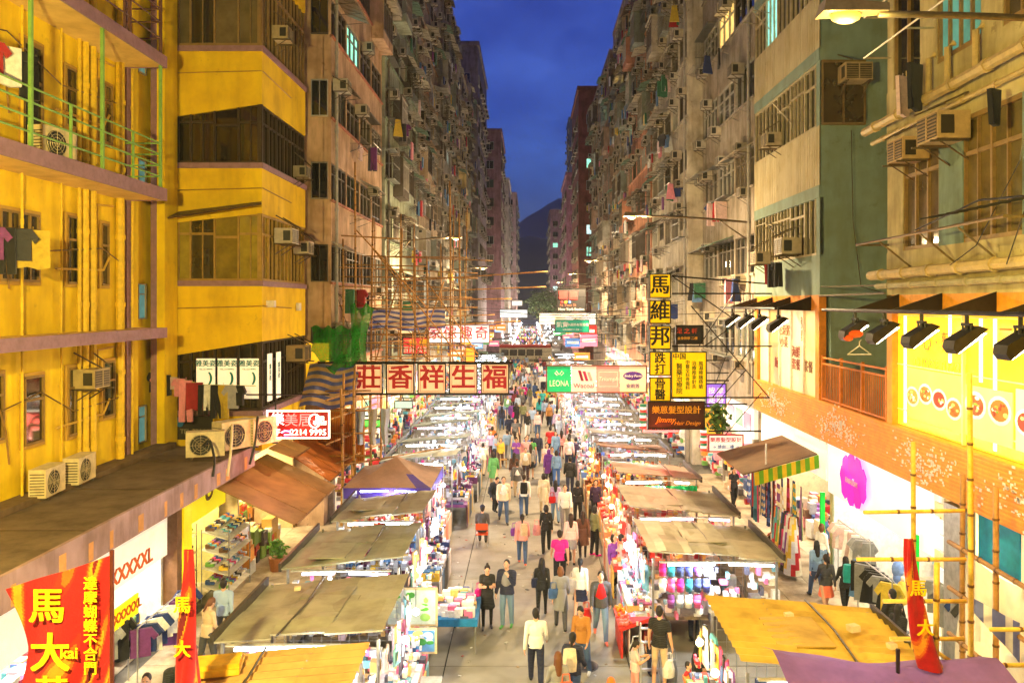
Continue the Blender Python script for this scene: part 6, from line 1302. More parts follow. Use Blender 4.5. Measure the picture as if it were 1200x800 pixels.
def rolled(label, x, Y, z1, z0, seed, tail):
    def fn(u, v): a = u*2*PI; r = .05+.13*v+.03*math.sin(a*3+v*6); return (x+math.cos(a)*r+tail*v*v, Y+math.sin(a)*r*.7, z1+(z0-z1)*v)
    t = flame_banner(label, fn, [('馬', .26, .5, .35, YL), ('大', .26, .5, .65, YL)], 40, 90, seed, lambda u, v: (x+tail*v*v, Y-.2, z1+(z0-z1)*v)); return t
rolled('furled red and gold banner hanging by the shoe shop', -5.05, 12.0, 4.85, 2.7, 8, .0)
rolled('furled orange and red dragon-patterned banner on the right bamboo pole', 5.72, 12.2, 4.95, 3.0, 12, .35)

# ================================================================== vehicles at the crossing, far end
def minibus(label, cx, cy, L=6.2, rz=PI/2):
    t = thing('minibus', label, 'minibus', (cx, cy, 0)); h = L/2
    m = MB(srgb(232, 222, 190)); m.box(cx-h, cx+h, cy-1, cy+1, .35, 2.35); m.build('body', PAINT, t)
    m = MB(srgb(200, 40, 36)); m.box(cx-h+.05, cx+h-.1, cy-.95, cy+.95, 2.36, 2.75); m.build('roof', PAINT, t)
    for k in range(5): x = cx-h+.3+k*1.15; m = MB((1, 1, 1)); m.box(x, x+1.0, cy-1.02, cy-.995, 1.3, 2.15); m.build('window', GLASS, t).color = (*srgb(90, 80, 70), 1)
    for x in (cx-h+1.1, cx+h-1.2):
        for s in (-1, 1): m = MB((.02, .02, .02)); m.tube([(x, cy+s*1.02, .4), (x, cy+s*.75, .4)], .4, 14); m.build('wheel', PLASTIC, t)
    return t
minibus('cream minibus with a red roof crossing the far end of the street', -.5, 112, 7.2)
def van(label, cx, cy, col):
    t = thing('van', label, 'van', (cx, cy, 0)); m = MB(col); w = .9
    pr = [(cy-2.3, .35), (cy-2.3, .95), (cy-1.7, 1.15), (cy-1.1, 1.85), (cy+2.2, 1.95), (cy+2.3, .35)]; k = len(pr)
    vs = [(cx+s*w, y, z) for s in (-1, 1) for y, z in pr]; m.add(vs, [tuple(range(k))[::-1], tuple(range(k, 2*k))]+[(i, (i+1) % k, (i+1) % k+k, i+k) for i in range(k)]); m.build('body', PAINT, t)
    m = MB((1, 1, 1)); m.slab([(cx-.8, cy-1.68, 1.2), (cx+.8, cy-1.68, 1.2), (cx+.74, cy-1.14, 1.8), (cx-.74, cy-1.14, 1.8)], .03, n=(0, -.73, .65)); o = m.build('windscreen', GLASS, t); o.color = (.03, .03, .035, 1); o.location.y -= .03; o.location.z += .03
    for s in (-1, 1):
        m = MB((1, 1, 1)); m.box(cx+s*.62-.16, cx+s*.62+.16, cy-2.33, cy-2.29, .68, .86); m.build('headlight', GLOW_PAINT, t)
        for y in (cy-1.5, cy+1.5): m = MB((.02, .02, .02)); m.tube([(cx+s*.93, y, .33), (cx+s*.7, y, .33)], .33, 14); m.build('wheel', PLASTIC, t)
    m = MB((.02, .02, .02)); m.box(cx-.6, cx+.6, cy-2.34, cy-2.3, .42, .6); m.build('grille', PLASTIC, t)
van('silver van edging through the crowd on the right of the aisle', 1.75, 70, srgb(170, 170, 175))
van('pale green car-like van waiting at the crossing on the left', -6.5, 108, srgb(150, 190, 150))

# ================================================================== mid-distance shop fronts along both pavements
FRONTC = [srgb(240, 210, 150), srgb(250, 240, 225), srgb(240, 170, 90), srgb(200, 225, 220), srgb(250, 220, 120), srgb(240, 150, 140)]
def front(sd, X, y0, y1, k, side):
    t = thing('street_shop', 'lit shop front, %s along the %s pavement beyond the near shops' % (ORD[k].replace('nearest', 'first'), side), 'shop front', (X, (y0+y1)/2, .12), 'lit shop fronts along the pavements'); o = -sd
    m = MB(jit(R.choice(FRONTC), .1)); m.box(X+o*.0, X+o*.18, y0+.1, y1-.1, 3.0, 4.2); m.build('header_board', GLOW_PAINT, t)
    for q in range(3): yy = y0+.4+q*(y1-y0-.8)/3; m = MB(R.choice([srgb(200, 40, 40), srgb(40, 60, 140), srgb(30, 120, 60), srgb(120, 40, 100)])); m.box(X+o*.18, X+o*.2, yy+.1, yy+(y1-y0-.8)/3-.1, 3.25, 3.95); m.build('sign_panel', GLOW_PAINT, t)
    m = MB(srgb(255, 236, 200)); m.box(X-o*.02, X+o*.04, y0+.3, y1-.3, .3, 2.95); m.build('lit_interior', GLOW_PAINT, t)
    for y in (y0+.1, y1-.35): m = MB(srgb(160, 150, 140)); m.box(X, X+o*.2, y, y+.25, .12, 3.0); m.build('doorpost', PAINT, t)
    gm = MB()
    for q in range(70): yy, zz = R.uniform(y0+.4, y1-.4), R.uniform(.4, 2.7); s = R.uniform(.05, .2); gm.box(X+o*R.uniform(.06, .3), X+o*R.uniform(.32, .5), yy-s, yy+s, zz-s, zz+s*R.random(), jit(R.choice(PAL), .2))
    gm.build('shop_goods', GOODS, t, kind='stuff')
    lamp('shop_light', 'POINT', (X+o*1.0, (y0+y1)/2, 2.8), 90, (1, .85, .6), t, size=.4)
for k in range(12): front(-1, -7.7 if k else -7.7, 31+k*5.6, 36.4+k*5.6, k, 'left')
for k in range(11): front(1, (9.25 if k < 2 else 8.45), 32.6+k*5.0, 37.4+k*5.0, k, 'right')

# ================================================================== trees at the far end, plants by the signs
def leafy(t, c, rx, rz, n, s, cols, name='crown'):
    m = MB(); r2 = random.Random(int(c[0]*31+c[1]))
    for k in range(n):
        u = Vector((r2.gauss(0, 1), r2.gauss(0, 1), r2.gauss(0, 1))); u = u.normalized()*r2.random()**.4; q = Vector((c[0]+u.x*rx*(1+.25*math.sin(u.z*9)), c[1]+u.y*rx, c[2]+u.z*rz))
        a = Vector((r2.uniform(-1, 1), r2.uniform(-1, 1), r2.uniform(-.6, .6))).normalized()*s*r2.uniform(.6, 1.3); b = a.cross(Vector((r2.uniform(-1, 1), r2.uniform(-1, 1), r2.uniform(-1, 1)))).normalized()*s*.45
        m.add([q-a, q+b, q+a, q-b], [(0, 1, 2, 3)], jit(r2.choice(cols), .3, r2))
    return m.build(name, LEAF, t)
for k, (x, Y, h, lb) in enumerate(((628, 150, 11, 'left one of the street trees at the far end'), (640, 158, 12, 'middle street tree at the far end'), (651, 145, 10, 'right one of the street trees at the far end'))):
    X = (x-CX)*Y/F+1; t = thing('street_tree', lb, 'tree', (X, Y, 0), 'street trees at the far end'); m = MB(srgb(90, 70, 50)); m.tube([(X, Y, 0), (X+.1, Y, h*.5), (X, Y, h*.75)], .22, 7, r2=.08)
    for a in range(4): m.tube([(X, Y, h*.5), (X+1.2*math.cos(a*1.7), Y+1.2*math.sin(a*1.7), h*.72)], .08, 5)
    m.build('trunk', WOOD, t); leafy(t, (X, Y, h*.75), 3.0, 2.8, 1500, .22, [(.05, .1, .03), (.08, .13, .04), (.03, .06, .02)])
t = thing('hanging_plant', 'leafy plant hanging beside the yellow notice on the right', 'plant', px(842, 505, 32)); p = px(842, 490, 32); leafy(t, (p.x, p.y, p.z), .45, .6, 260, .13, [(.08, .2, .04), (.12, .26, .05), (.05, .12, .03)], 'leaves')
m = MB(srgb(140, 110, 80)); m.tube([p, p+Vector((.6, .3, .8))], .03, 5); m.build('stem', WOOD, t)
t = thing('potted_plant', 'lush green plant under the long rust-brown awning', 'plant', (-7.9, 25.4, .14)); leafy(t, (-7.9, 25.4, .8), .3, .35, 140, .1, [(.1, .28, .04), (.16, .34, .06)], 'leaves'); m = MB(srgb(150, 90, 50)); m.tube([(-7.9, 25.4, .14), (-7.9, 25.4, .55)], .2, 10, r2=.26); m.build('pot', PAINT, t)

# ================================================================== small projecting signs far along both rows
SC = [('red', srgb(230, 50, 50)), ('white', srgb(250, 250, 245)), ('yellow', srgb(250, 200, 50)), ('green', srgb(60, 180, 110)), ('blue', srgb(80, 140, 220)), ('pink', srgb(245, 130, 170)), ('orange', srgb(250, 140, 50))]
r6 = random.Random(17); cnt = {}
for k in range(34):
    sd = -1 if k % 2 else 1; Y = 66+k*2.3+r6.uniform(-1, 1); w, h = r6.uniform(.6, 1.6), r6.uniform(.4, 1.0); x = sd*r6.uniform(4.2, 6.5); z = r6.uniform(2.9, 5.6); nm, c = r6.choice(SC); key = (nm, sd); cnt[key] = cnt.get(key, 0)+1
    t = thing('projecting_sign', '%s lit sign projecting over the %s pavement, %s of its colour' % (nm, 'left' if sd < 0 else 'right', ORD[cnt[key]-1]), 'sign', (x, Y, z), 'small projecting signs far along the rows')
    m = MB(c); m.box(x-w/2, x+w/2, Y, Y+.15, z, z+h); m.build('board', LIGHTBOX_HI if r6.random() < .5 else GLOW_PAINT, t); m = MB(srgb(250, 245, 230) if nm != 'white' else srgb(190, 40, 50)); m.box(x-w*.38, x+w*.38, Y-.01, Y, z+h*.35, z+h*.65); m.build('stripe', GLOW_PAINT, t); m = MB(BLK); m.tube([(x, Y+.08, z+h), (sd*7.6, Y+.08, z+h)], .03, 4); m.build('arm', METAL, t)
# stones and bags that weigh the stall roofs down
for k, (x, y, z, s, nm) in enumerate(((6.0, 15.0, 2.44, .16, 'pale stone on the middle of the yellow stall roof'), (5.0, 15.6, 2.46, .12, 'pale stone near the back of the yellow stall roof'), (6.4, 14.3, 2.42, .12, 'pale stone at the pavement edge of the yellow stall roof'), (-5.2, 13.4, 2.42, .2, 'rolled yellow sheet on the nearest left stall roof'), (-4.8, 16.8, 2.56, .1, 'brick weighing down the second left stall roof'))):
    m = MB(srgb(225, 205, 170) if k != 3 else srgb(240, 190, 50)); r7 = random.Random(k)
    if k == 3: m.obox((x, y, z+.08), (.42, .1, 0), (-.06, .3, 0), (0, 0, .05)); m.obox((x+.05, y, z+.16), (.36, .08, 0), (-.05, .22, 0), (0, 0, .03))
    else: m.obox((x, y, z+s*.35), (s*.6, s*.2, 0), (-s*.15, s*.45, 0), (0, .02, s*.3))
    m.build('roof_weight', PAINT, label=nm, cat='weight')
# ================================================================== people: one continuous voxel-joined body per pose and outfit
PM = []
for nm, rough in (('skin', .55), ('hair', .6), ('top', .9), ('bottom', .9), ('shoes', .6), ('dark', .3), ('inner', .9), ('extra', .8)):
    m = bpy.data.materials.new('person_'+nm); m.use_nodes = True; nn, ll = m.node_tree.nodes, m.node_tree.links; bs = nn['Principled BSDF']; bs.inputs['Roughness'].default_value = rough
    if nm == 'dark': bs.inputs['Base Color'].default_value = (.02, .015, .012, 1)
    else:
        at = nn.new('ShaderNodeAttribute'); at.attribute_type = 'OBJECT'; at.attribute_name = 'c_'+nm; cur = at.outputs['Color']
        if nm in ('top', 'bottom', 'inner', 'extra'):
            tc = nn.new('ShaderNodeTexCoord'); no = nn.new('ShaderNodeTexNoise'); no.inputs['Scale'].default_value = 9; no.inputs['Detail'].default_value = 3; ll.new(tc.outputs['Object'], no.inputs['Vector'])
            bp = nn.new('ShaderNodeBump'); bp.inputs['Strength'].default_value = .6; bp.inputs['Distance'].default_value = .04; ll.new(no.outputs['Fac'], bp.inputs['Height']); ll.new(bp.outputs[0], bs.inputs['Normal'])
        if nm in ('top', 'bottom'):            # some clothes are striped or mottled, from person to person
            oi = nn.new('ShaderNodeObjectInfo'); wv = nn.new('ShaderNodeTexWave'); wv.bands_direction = 'Z'; wv.inputs['Scale'].default_value = 9 if nm == 'top' else 4; wv.inputs['Distortion'].default_value = 2.0 if nm == 'top' else 8.0; wv.inputs['Detail'].default_value = 1; ll.new(tc.outputs['Object'], wv.inputs['Vector'])
            mt = nn.new('ShaderNodeAttribute'); mt.attribute_type = 'OBJECT'; mt.attribute_name = 'stripe'
            m2 = nn.new('ShaderNodeMath'); m2.operation = 'MULTIPLY'; ll.new(mt.outputs['Fac'], m2.inputs[0]); ll.new(wv.outputs['Fac'], m2.inputs[1])
            mx = nn.new('ShaderNodeMix'); mx.data_type = 'RGBA'; ll.new(m2.outputs[0], mx.inputs['Factor']); ll.new(cur, mx.inputs[6]); mx.inputs[7].default_value = (.55, .53, .5, 1) if nm == 'top' else (.2, .21, .24, 1); cur = mx.outputs[2]
        ll.new(cur, bs.inputs['Base Color'])
    PM.append(m)
SK, HA, TO, BO, SH, DK, IN, EX = range(8)

class Body:
    def __init__(s): s.p = []
    def cap(s, a, b, ra, rb, reg): s.p.append(('c', Vector(a), Vector(b), ra, rb, reg))
    def ell(s, c, r, reg, M=None): s.p.append(('e', Vector(c), Vector(r), M or Matrix.Identity(3), None, reg))
    def cone(s, c, z0, z1, r0, r1, sq, reg, M=None): s.p.append(('k', Vector(c), z0, z1, (r0, r1, sq, M), reg))
    def mesh(s):
        m = MB()
        for q in s.p:
            if q[0] == 'c':
                a, b, ra, rb = q[1:5]; d = (b-a); L = d.length; d = d/L if L > 1e-5 else Vector((0, 0, 1))
                u = d.cross(Vector((0, 0, 1)) if abs(d.z) < .9 else Vector((1, 0, 0))).normalized(); w = d.cross(u); n = 10; rings = []
                for (c, r, sg) in ((a, ra, -1), (b, rb, 1)):
                    for t in ((-80, -45, 0) if sg < 0 else (0, 45, 80)):
                        e = rad(abs(t)); rings.append([c + d*sg*r*math.sin(e) + (u*math.cos(2*PI*k/n)+w*math.sin(2*PI*k/n))*r*math.cos(e) for k in range(n)])
                vs = [v for rr in rings for v in rr]; fs = [(i*n+k, i*n+(k+1) % n, (i+1)*n+(k+1) % n, (i+1)*n+k) for i in range(5) for k in range(n)]; fs += [tuple(range(n))[::-1], tuple(5*n+k for k in range(n))]; m.add(vs, fs)
            elif q[0] == 'e': m.ball(q[1], q[2].x, q[2].y, q[2].z, 12, 8, M=q[3])
            else:
                c, z0, z1, (r0, r1, sq, M_) = q[1:5]; n = 20; vs = []
                for (z, r, wv) in ((z0, r0, 0), ((z0+z1)/2, (r0+r1)/2, .3), (z1, r1, 1)):
                    for k in range(n): a = 2*PI*k/n; rr = r*(1+.07*wv*math.sin(a*7)); v = Vector((rr*math.cos(a), rr*sq*math.sin(a), z)); vs.append(c+(M_ @ v if M_ else v))
                fs = [(i*n+k, i*n+(k+1) % n, (i+1)*n+(k+1) % n, (i+1)*n+k) for i in range(2) for k in range(n)]+[tuple(range(n))[::-1], tuple(2*n+k for k in range(n))]
                if z1 < z0: fs = [f[::-1] for f in fs]
                m.add(vs, fs)
        me = bpy.data.meshes.new('raw'); me.from_pydata([tuple(v) for v in m.v], [], m.f); me.update(); return me
    def regions(s, P):
        best = np.full(len(P), 1e9); reg = np.zeros(len(P), dtype=np.int32)
        for q in s.p:
            if q[0] == 'c':
                a, b = np.array(q[1]), np.array(q[2]); d = b-a; t = np.clip(((P-a) @ d)/max(1e-9, d @ d), 0, 1); D = np.linalg.norm(P-a-t[:, None]*d, axis=1)-(q[3]+(q[4]-q[3])*t)
            elif q[0] == 'e':
                Mi = np.array(q[3].inverted()); L = (P-np.array(q[1])) @ Mi.T; r = np.array(q[2]); k0 = np.linalg.norm(L/r, axis=1); k1 = np.linalg.norm(L/(r*r), axis=1)+1e-9; D = k0*(k0-1)/k1
            else:
                c, z0, z1, (r0, r1, sq, M_) = q[1:5]; L = P-np.array(c)
                if M_: L = L @ np.array(M_.inverted()).T
                t = np.clip((L[:, 2]-z0)/(z1-z0), 0, 1); rr = r0+(r1-r0)*t; rho = np.sqrt(L[:, 0]**2+(L[:, 1]/sq)**2); zl, zh = min(z0, z1), max(z0, z1); D = np.maximum(np.abs(rho-rr)*np.where(rho < rr, -1, 1), np.maximum(zl-L[:, 2], L[:, 2]-zh))
            w = D < best; best[w] = D[w]; reg[w] = q[5]
        return reg

def make_body(leg=((0, 5), (0, 5)), arm=((0, 8, 10, 0), (0, 8, 10, 0)), lean=0, twist=0, sleeve='long', bot='trousers', hair='short', top='shirt', nod=0, female=False, inner=False, shoe='shoe', sit=False):
    """facing -Y; leg: (hip swing, knee bend) left/right in degrees; arm: (swing, out, elbow bend, inward)"""
    B = Body(); S_ = .94 if female else 1.0; sw = .155 if female else .18; T = Matrix.Rotation(rad(lean), 3, 'X'); hz = .9
    up = lambda v: Vector((0, 0, hz)) + T @ (Vector(v)-Vector((0, 0, hz)))     # upper body leans forward about the hips
    th = .018 if top in ('jacket', 'coat') else .004
    for s, (a, kb) in zip((-1, 1), leg):
        hip = Vector((s*.09, 0, .9)); a_, b_ = rad(a), rad(a-kb); kn = hip+Vector((s*.015, -math.sin(a_)*.43, -math.cos(a_)*.43)); an = kn+Vector((0, -math.sin(b_)*.41, -math.cos(b_)*.41))
        tr = {'trousers': BO, 'jeans': BO, 'shorts': BO, 'leggings': BO}.get(bot, SK if bot in ('skirt', 'dress') else BO); fat = .019 if bot in ('trousers', 'jeans') else 0.0
        B.cap(hip, kn, .088+fat*.5, .058+fat, tr); lowreg = SK if bot in ('shorts', 'skirt', 'dress') else BO
        if bot == 'skirtleg': lowreg = BO
        B.cap(kn, an, .055+fat, .038+fat, lowreg)
        if shoe == 'boot': B.cap(kn.lerp(an, .25), an, .062, .05, SH)
        fd = Vector((s*.12, -1, -.1 if abs(b_) < .5 else -.1+math.sin(b_)*.4)).normalized(); B.cap(an+Vector((0, .03, -.035)), an+fd*.155+Vector((0, 0, -.04)), .042, .035, SH)
    pel = BO if bot != 'dress' else TO
    B.ell((0, .01, .93), (.15 if female else .145, .108, .12), pel)
    B.ell(up((0, 0, 1.06)), (.128 if female else .145, .098+th, .17), TO, T); B.ell(up((0, -.005, 1.24)), (.148+th if female else .168+th, .112+th, .2), TO, T)
    if female: B.ell(up((-.06, -.075, 1.26)), (.06, .055, .06), TO, T); B.ell(up((.06, -.075, 1.26)), (.06, .055, .06), TO, T)
    B.cap(up((-sw+.03, .005, 1.385)), up((sw-.03, .005, 1.385)), .058+th, .058+th, TO); B.cap(up((0, .0, 1.40)), up((0, -.01, 1.5)), .055, .05, SK)
    if top in ('jacket', 'shirt', 'sweater'): B.cone((0, 0, 0), 1.1, .84 if top != 'shirt' else .87, .15+th, .178+th, .76, TO)
    if top == 'coat': B.cone((0, 0, 0), 1.1, .56, .15, .215, .8, TO)
    if top == 'vest' or inner: B.ell(up((0, -.012, 1.2)), (.15, .13+th, .24), IN, T)
    if bot == 'skirt' or bot == 'skirtleg': B.cone((0, 0, 0), 1.0, .55, .135, .215, .85, BO)
    if bot == 'dress': B.cone((0, 0, 0), 1.08, .5, .13, .24, .85, TO)
    if bot == 'shorts': pass
    for s, (sw_, out, eb, inn) in zip((-1, 1), arm):
        sh = up((s*sw, .005, 1.375)); d = Vector((s*math.sin(rad(out)), -math.sin(rad(sw_))*math.cos(rad(out)), -math.cos(rad(sw_))*math.cos(rad(out)))); d = T @ d
        el = sh+d*.275; e2 = rad(sw_+eb); d2 = Vector((s*math.sin(rad(out-inn)), -math.sin(e2)*math.cos(rad(out-inn)), -math.cos(e2)*math.cos(rad(out-inn)))); d2 = (T @ d2).normalized(); wr = el+d2*.245
        B.cap(sh, sh.lerp(el, .55), .058+th, .05+th, TO); B.cap(sh.lerp(el, .5), el, .05+th*(sleeve == 'long'), .042+th*(sleeve == 'long'), TO if sleeve == 'long' else SK)
        B.cap(el, wr, .042+th*(sleeve == 'long'), .03+th*(sleeve == 'long'), TO if sleeve == 'long' else (IN if sleeve == 'inner' else SK))
        side = d2.cross(Vector((s, 0, 0))).normalized(); B.ell(wr+d2*.045, (.022, .04, .05), SK, Matrix((Vector((s, 0, 0)).cross(d2).cross(d2)*-1, side, d2)).transposed() if False else None)
        for f_ in range(4):
            o = side*(f_-1.5)*.019; L = (.065, .075, .07, .055)[f_]; k1 = wr+d2*.085+o; k2 = k1+d2*L*.55+Vector((-s*.012, 0, 0)); B.cap(wr+d2*.05+o*.8, k1, .0105, .0105, SK); B.cap(k1, k2, .0105, .0098, SK); B.cap(k2, k2+d2*L*.4+Vector((-s*.022, 0, 0)), .0098, .009, SK)
        B.cap(wr+d2*.02-side*.03, wr+d2*.065-side*.055, .012, .011, SK)
    N = T @ Matrix.Rotation(rad(nod), 3, 'X'); hc = up((0, -.015, 1.49)); hd = lambda v: hc + N @ Vector(v)
    B.ell(hd((0, -.005, .105)), (.072, .09, .112), SK, N); B.ell(hd((0, -.03, .045)), (.052, .06, .055), SK, N); B.ell(hd((0, -.097, .085)), (.013, .018, .022), SK, N)
    for s in (-1, 1): B.ell(hd((s*.075, .005, .095)), (.012, .022, .03), SK, N); B.ell(hd((s*.03, -.082, .115)), (.014, .012, .008), DK, N)
    B.ell(hd((0, -.088, .04)), (.022, .008, .007), DK, N)
    hr = EX if hair in ('cap', 'hijab') else HA
    B.ell(hd((0, .018, .135)), (.083, .094, .098), HA if hair != 'hijab' else EX, N); B.ell(hd((0, .045, .09)), (.075, .062, .09), HA if hair != 'hijab' else EX, N)
    if hair == 'long': B.cap(hd((0, .06, .1)), hd((0, .085, -.2)), .08, .06, HA); B.cap(hd((-.06, .03, .1)), hd((-.075, .02, -.12)), .03, .028, HA); B.cap(hd((.06, .03, .1)), hd((.075, .02, -.12)), .03, .028, HA)
    if hair == 'bob': B.ell(hd((0, .03, .07)), (.1, .09, .12), HA, N)
    if hair == 'tail': B.cap(hd((0, .1, .14)), hd((0, .125, -.12)), .034, .026, HA)
    if hair == 'bun': B.ell(hd((0, .06, .235)), (.04, .04, .035), HA, N)
    if hair == 'cap': B.ell(hd((0, .01, .165)), (.09, .1, .08), EX, N); B.ell(hd((0, -.1, .155)), (.06, .07, .012), EX, N)
    if hair == 'hijab': B.ell(hd((0, .03, .09)), (.095, .1, .15), EX, N); B.ell(up((0, .01, 1.38)), (.17, .13, .13), EX, T)
    return B
WALK1 = dict(leg=((24, 6), (-16, 24)), arm=((-18, 8, 14, 4), (20, 8, 22, 4))); WALK2 = dict(leg=((-14, 30), (20, 4)), arm=((18, 9, 25, 4), (-16, 9, 12, 4))); STAND = dict(leg=((3, 4), (-3, 4)), arm=((2, 10, 12, 4), (-2, 10, 14, 4)))
PHONE = dict(leg=((4, 6), (-4, 5)), arm=((18, 8, 92, 26), (18, 8, 92, 26)), nod=22); CHIN = dict(leg=((5, 5), (-4, 4)), arm=((6, 10, 12, 3), (30, 6, 125, 30))); CARRY = dict(leg=((14, 6), (-10, 16)), arm=((4, 9, 20, 3), (8, 12, 78, 10)))
SIT = dict(leg=((80, 82), (84, 80)), arm=((22, 8, 55, 14), (22, 8, 60, 14)), sit=True, lean=14); LOOK = dict(leg=((12, 6), (-12, 12)), arm=((10, 9, 30, 6), (14, 9, 40, 8)), nod=26, lean=5); BENT = dict(leg=((62, 74), (34, 66)), arm=((30, 10, 35, 6), (34, 10, 40, 6)), lean=38, nod=-12)
VAR = {
 'm_walk1': dict(WALK1), 'm_walk2': dict(WALK2), 'm_stand': dict(STAND), 'm_tee1': dict(WALK1, sleeve='short'), 'm_tee2': dict(STAND, sleeve='short'), 'm_jack': dict(WALK2, top='jacket', inner=True), 'm_jack2': dict(WALK1, top='jacket'), 'm_chin': dict(CHIN, top='jacket', inner=True), 'm_shorts': dict(STAND, sleeve='short', bot='shorts'), 'm_sit': dict(SIT, hair='cap'), 'm_bent': dict(BENT, top='jacket'), 'm_phone': dict(PHONE, sleeve='short'), 'm_carry': dict(CARRY, top='jacket'),
 'w_long': dict(WALK1, female=True, hair='long', bot='leggings'), 'w_long2': dict(WALK2, female=True, hair='long', top='sweater'), 'w_coat': dict(WALK2, female=True, hair='bob', top='coat', shoe='boot'), 'w_coatlong': dict(WALK1, female=True, hair='long', top='coat', bot='leggings'), 'w_skirt': dict(WALK1, female=True, hair='tail', bot='skirt'), 'w_skirt2': dict(STAND, female=True, hair='long', bot='skirt'), 'w_phone': dict(PHONE, female=True, hair='bun', bot='skirtleg', sleeve='short'), 'w_tail': dict(WALK2, female=True, hair='tail', top='jacket'), 'w_look': dict(LOOK, female=True, hair='tail', top='sweater'), 'w_bob': dict(STAND, female=True, hair='bob', bot='trousers'), 'w_bobw': dict(WALK1, female=True, hair='bob', top='sweater'), 'w_hijab': dict(WALK2, female=True, hair='hijab', top='coat'), 'w_sit': dict(SIT, female=True, hair='bun'), 'w_carry': dict(CARRY, female=True, hair='long', sleeve='short'), 'w_sktail': dict(PHONE, female=True, hair='tail', bot='shorts', sleeve='short')}
BM = {}
tmp = []
for k, v in VAR.items():
    B = make_body(**v); me = B.mesh(); o = bpy.data.objects.new('tmp', me); COL.objects.link(o); md = o.modifiers.new('r', 'REMESH'); md.mode = 'VOXEL'; md.voxel_size = .0135; md.use_smooth_shade = True; sm = o.modifiers.new('s', 'SMOOTH'); sm.factor = .5; sm.iterations = 2; tmp.append((k, B, o))
bpy.context.view_layer.update(); dgp = bpy.context.evaluated_depsgraph_get()
for k, B, o in tmp:
    me = bpy.data.meshes.new_from_object(o.evaluated_get(dgp)); me.name = 'person'; n = len(me.vertices); co = np.empty(n*3); me.vertices.foreach_get('co', co); co = co.reshape(-1, 3)
    co[:, 2] -= co[:, 2].min(); pc = np.empty(len(me.polygons)*3); me.polygons.foreach_get('center', pc); reg = B.regions(pc.reshape(-1, 3)); me.vertices.foreach_set('co', co.ravel())
    me.materials.clear()
    for m in PM: me.materials.append(m)
    me.polygons.foreach_set('material_index', reg); me.polygons.foreach_set('use_smooth', np.ones(len(reg), dtype=bool)); me.update(); BM[k] = me; rm = o.data; bpy.data.objects.remove(o); bpy.data.meshes.remove(rm)
CN = dict(black=(24, 24, 28), white=(245, 245, 245), cream=(236, 222, 196), grey=(150, 150, 154), dgrey=(80, 80, 86), navy=(34, 40, 72), blue=(70, 110, 180), lblue=(170, 195, 230), jeans=(70, 96, 140), ljeans=(120, 150, 185), red=(214, 34, 40), magenta=(224, 20, 150), pink=(246, 170, 170), lpink=(250, 206, 206), coral=(245, 120, 90), brown=(96, 60, 44), mustard=(184, 124, 50), beige=(222, 196, 160), olive=(130, 134, 90), purple=(130, 60, 170), lilac=(190, 170, 224), teal=(40, 170, 170), yellow=(246, 210, 50), green=(90, 170, 90), maroon=(120, 24, 40), denim=(130, 165, 205), orange=(240, 120, 40))
HAIRC = [(.012, .009, .008), (.02, .013, .01), (.035, .018, .01), (.01, .01, .011)]
PEOPLE_LABELS = set()
def person(x, feet, kind, face, label, top, bottom, shoes='black', inner='white', extra='navy', h=1.0, hairc=None, Y=None, z=0.0, grp='people in the market'):
    Yd = Y if Y else gnd(feet, z); X = (x-CX)*Yd/F; o = bpy.data.objects.new('person', BM[kind]); COL.objects.link(o); o.location = (X, Yd, z); o.rotation_euler = (0, 0, rad(face)); s = h*(.97 if kind[0] == 'w' else 1.02); o.scale = (s, s, s)
    g = lambda n: srgb(*CN[n]) if isinstance(n, str) else n
    for a, n in (('top', top), ('bottom', bottom), ('shoes', shoes), ('inner', inner), ('extra', extra)): o['c_'+a] = [float(q) for q in g(n)]
    o['stripe'] = float(R.choice([0, 0, .15, .5])) if 'crowd' in grp else .06
    o['c_skin'] = [float(q) for q in jit(srgb(222, 172, 140), .1)]; o['c_hair'] = [float(q) for q in (hairc or R.choice(HAIRC))]
    tag(o, label, 'person', grp); WLOC[o.name] = Vector(o.location); return o
A_, T_ = 180, 0     # walking away / towards the camera
P = person; BRH = srgb(110, 66, 36)
P(628, 803, 'm_walk2', A_, 'person in white shirt and dark trousers with a brown belt, seen from behind', 'white', 'navy', extra='brown')
P(654, 0, 'w_long', A_+10, 'person with long brown hair and grey sleeves at the bottom edge', 'grey', 'black', hairc=BRH, Y=16.0)
P(671, 0, 'w_tail', A_-15, 'person in navy hooded top with a white backpack near the bottom edge', 'navy', 'jeans', Y=16.9)
P(682, 795, 'w_look', -20, 'person in mustard sweater and jeans looking down', 'mustard', 'jeans', 'white', h=1.02)
P(704, 749, 'm_jack', T_, 'person in open dark jacket over a red shirt and grey jeans', 'dgrey', 'ljeans', 'coral', 'red')
P(635, 724, 'w_long', A_, 'person with long black hair in black top and black trousers', 'black', 'black')
P(657, 737, 'w_coat', A_, 'person in long light grey coat and black boots', 'grey', 'dgrey', 'black', hairc=srgb(130, 80, 40))
P(680, 724, 'w_skirt', A_-10, 'person in white top and short navy skirt with a ponytail', 'white', 'navy', 'black')
P(656, 690, 'm_tee1', A_, 'person in bright magenta tee shirt', 'magenta', 'black', h=1.03)
P(773, 0, 'm_shorts', 150, 'person in black tee shirt and beige shorts by the ladder', 'black', 'beige', Y=17.9, h=1.03)
P(744, 0, 'w_sktail', 100, 'small child with a ponytail in pink shorts', 'lpink', 'pink', 'white', Y=17.3, h=.78)
P(764, 0, 'm_tee2', 20, 'small child in a maroon top behind the black tee shirt', 'maroon', 'navy', Y=18.6, h=.72)
P(806, 0, 'm_stand', 60, 'small child in red by the yellow-roofed stall', 'red', 'navy', Y=16.6, h=.66)
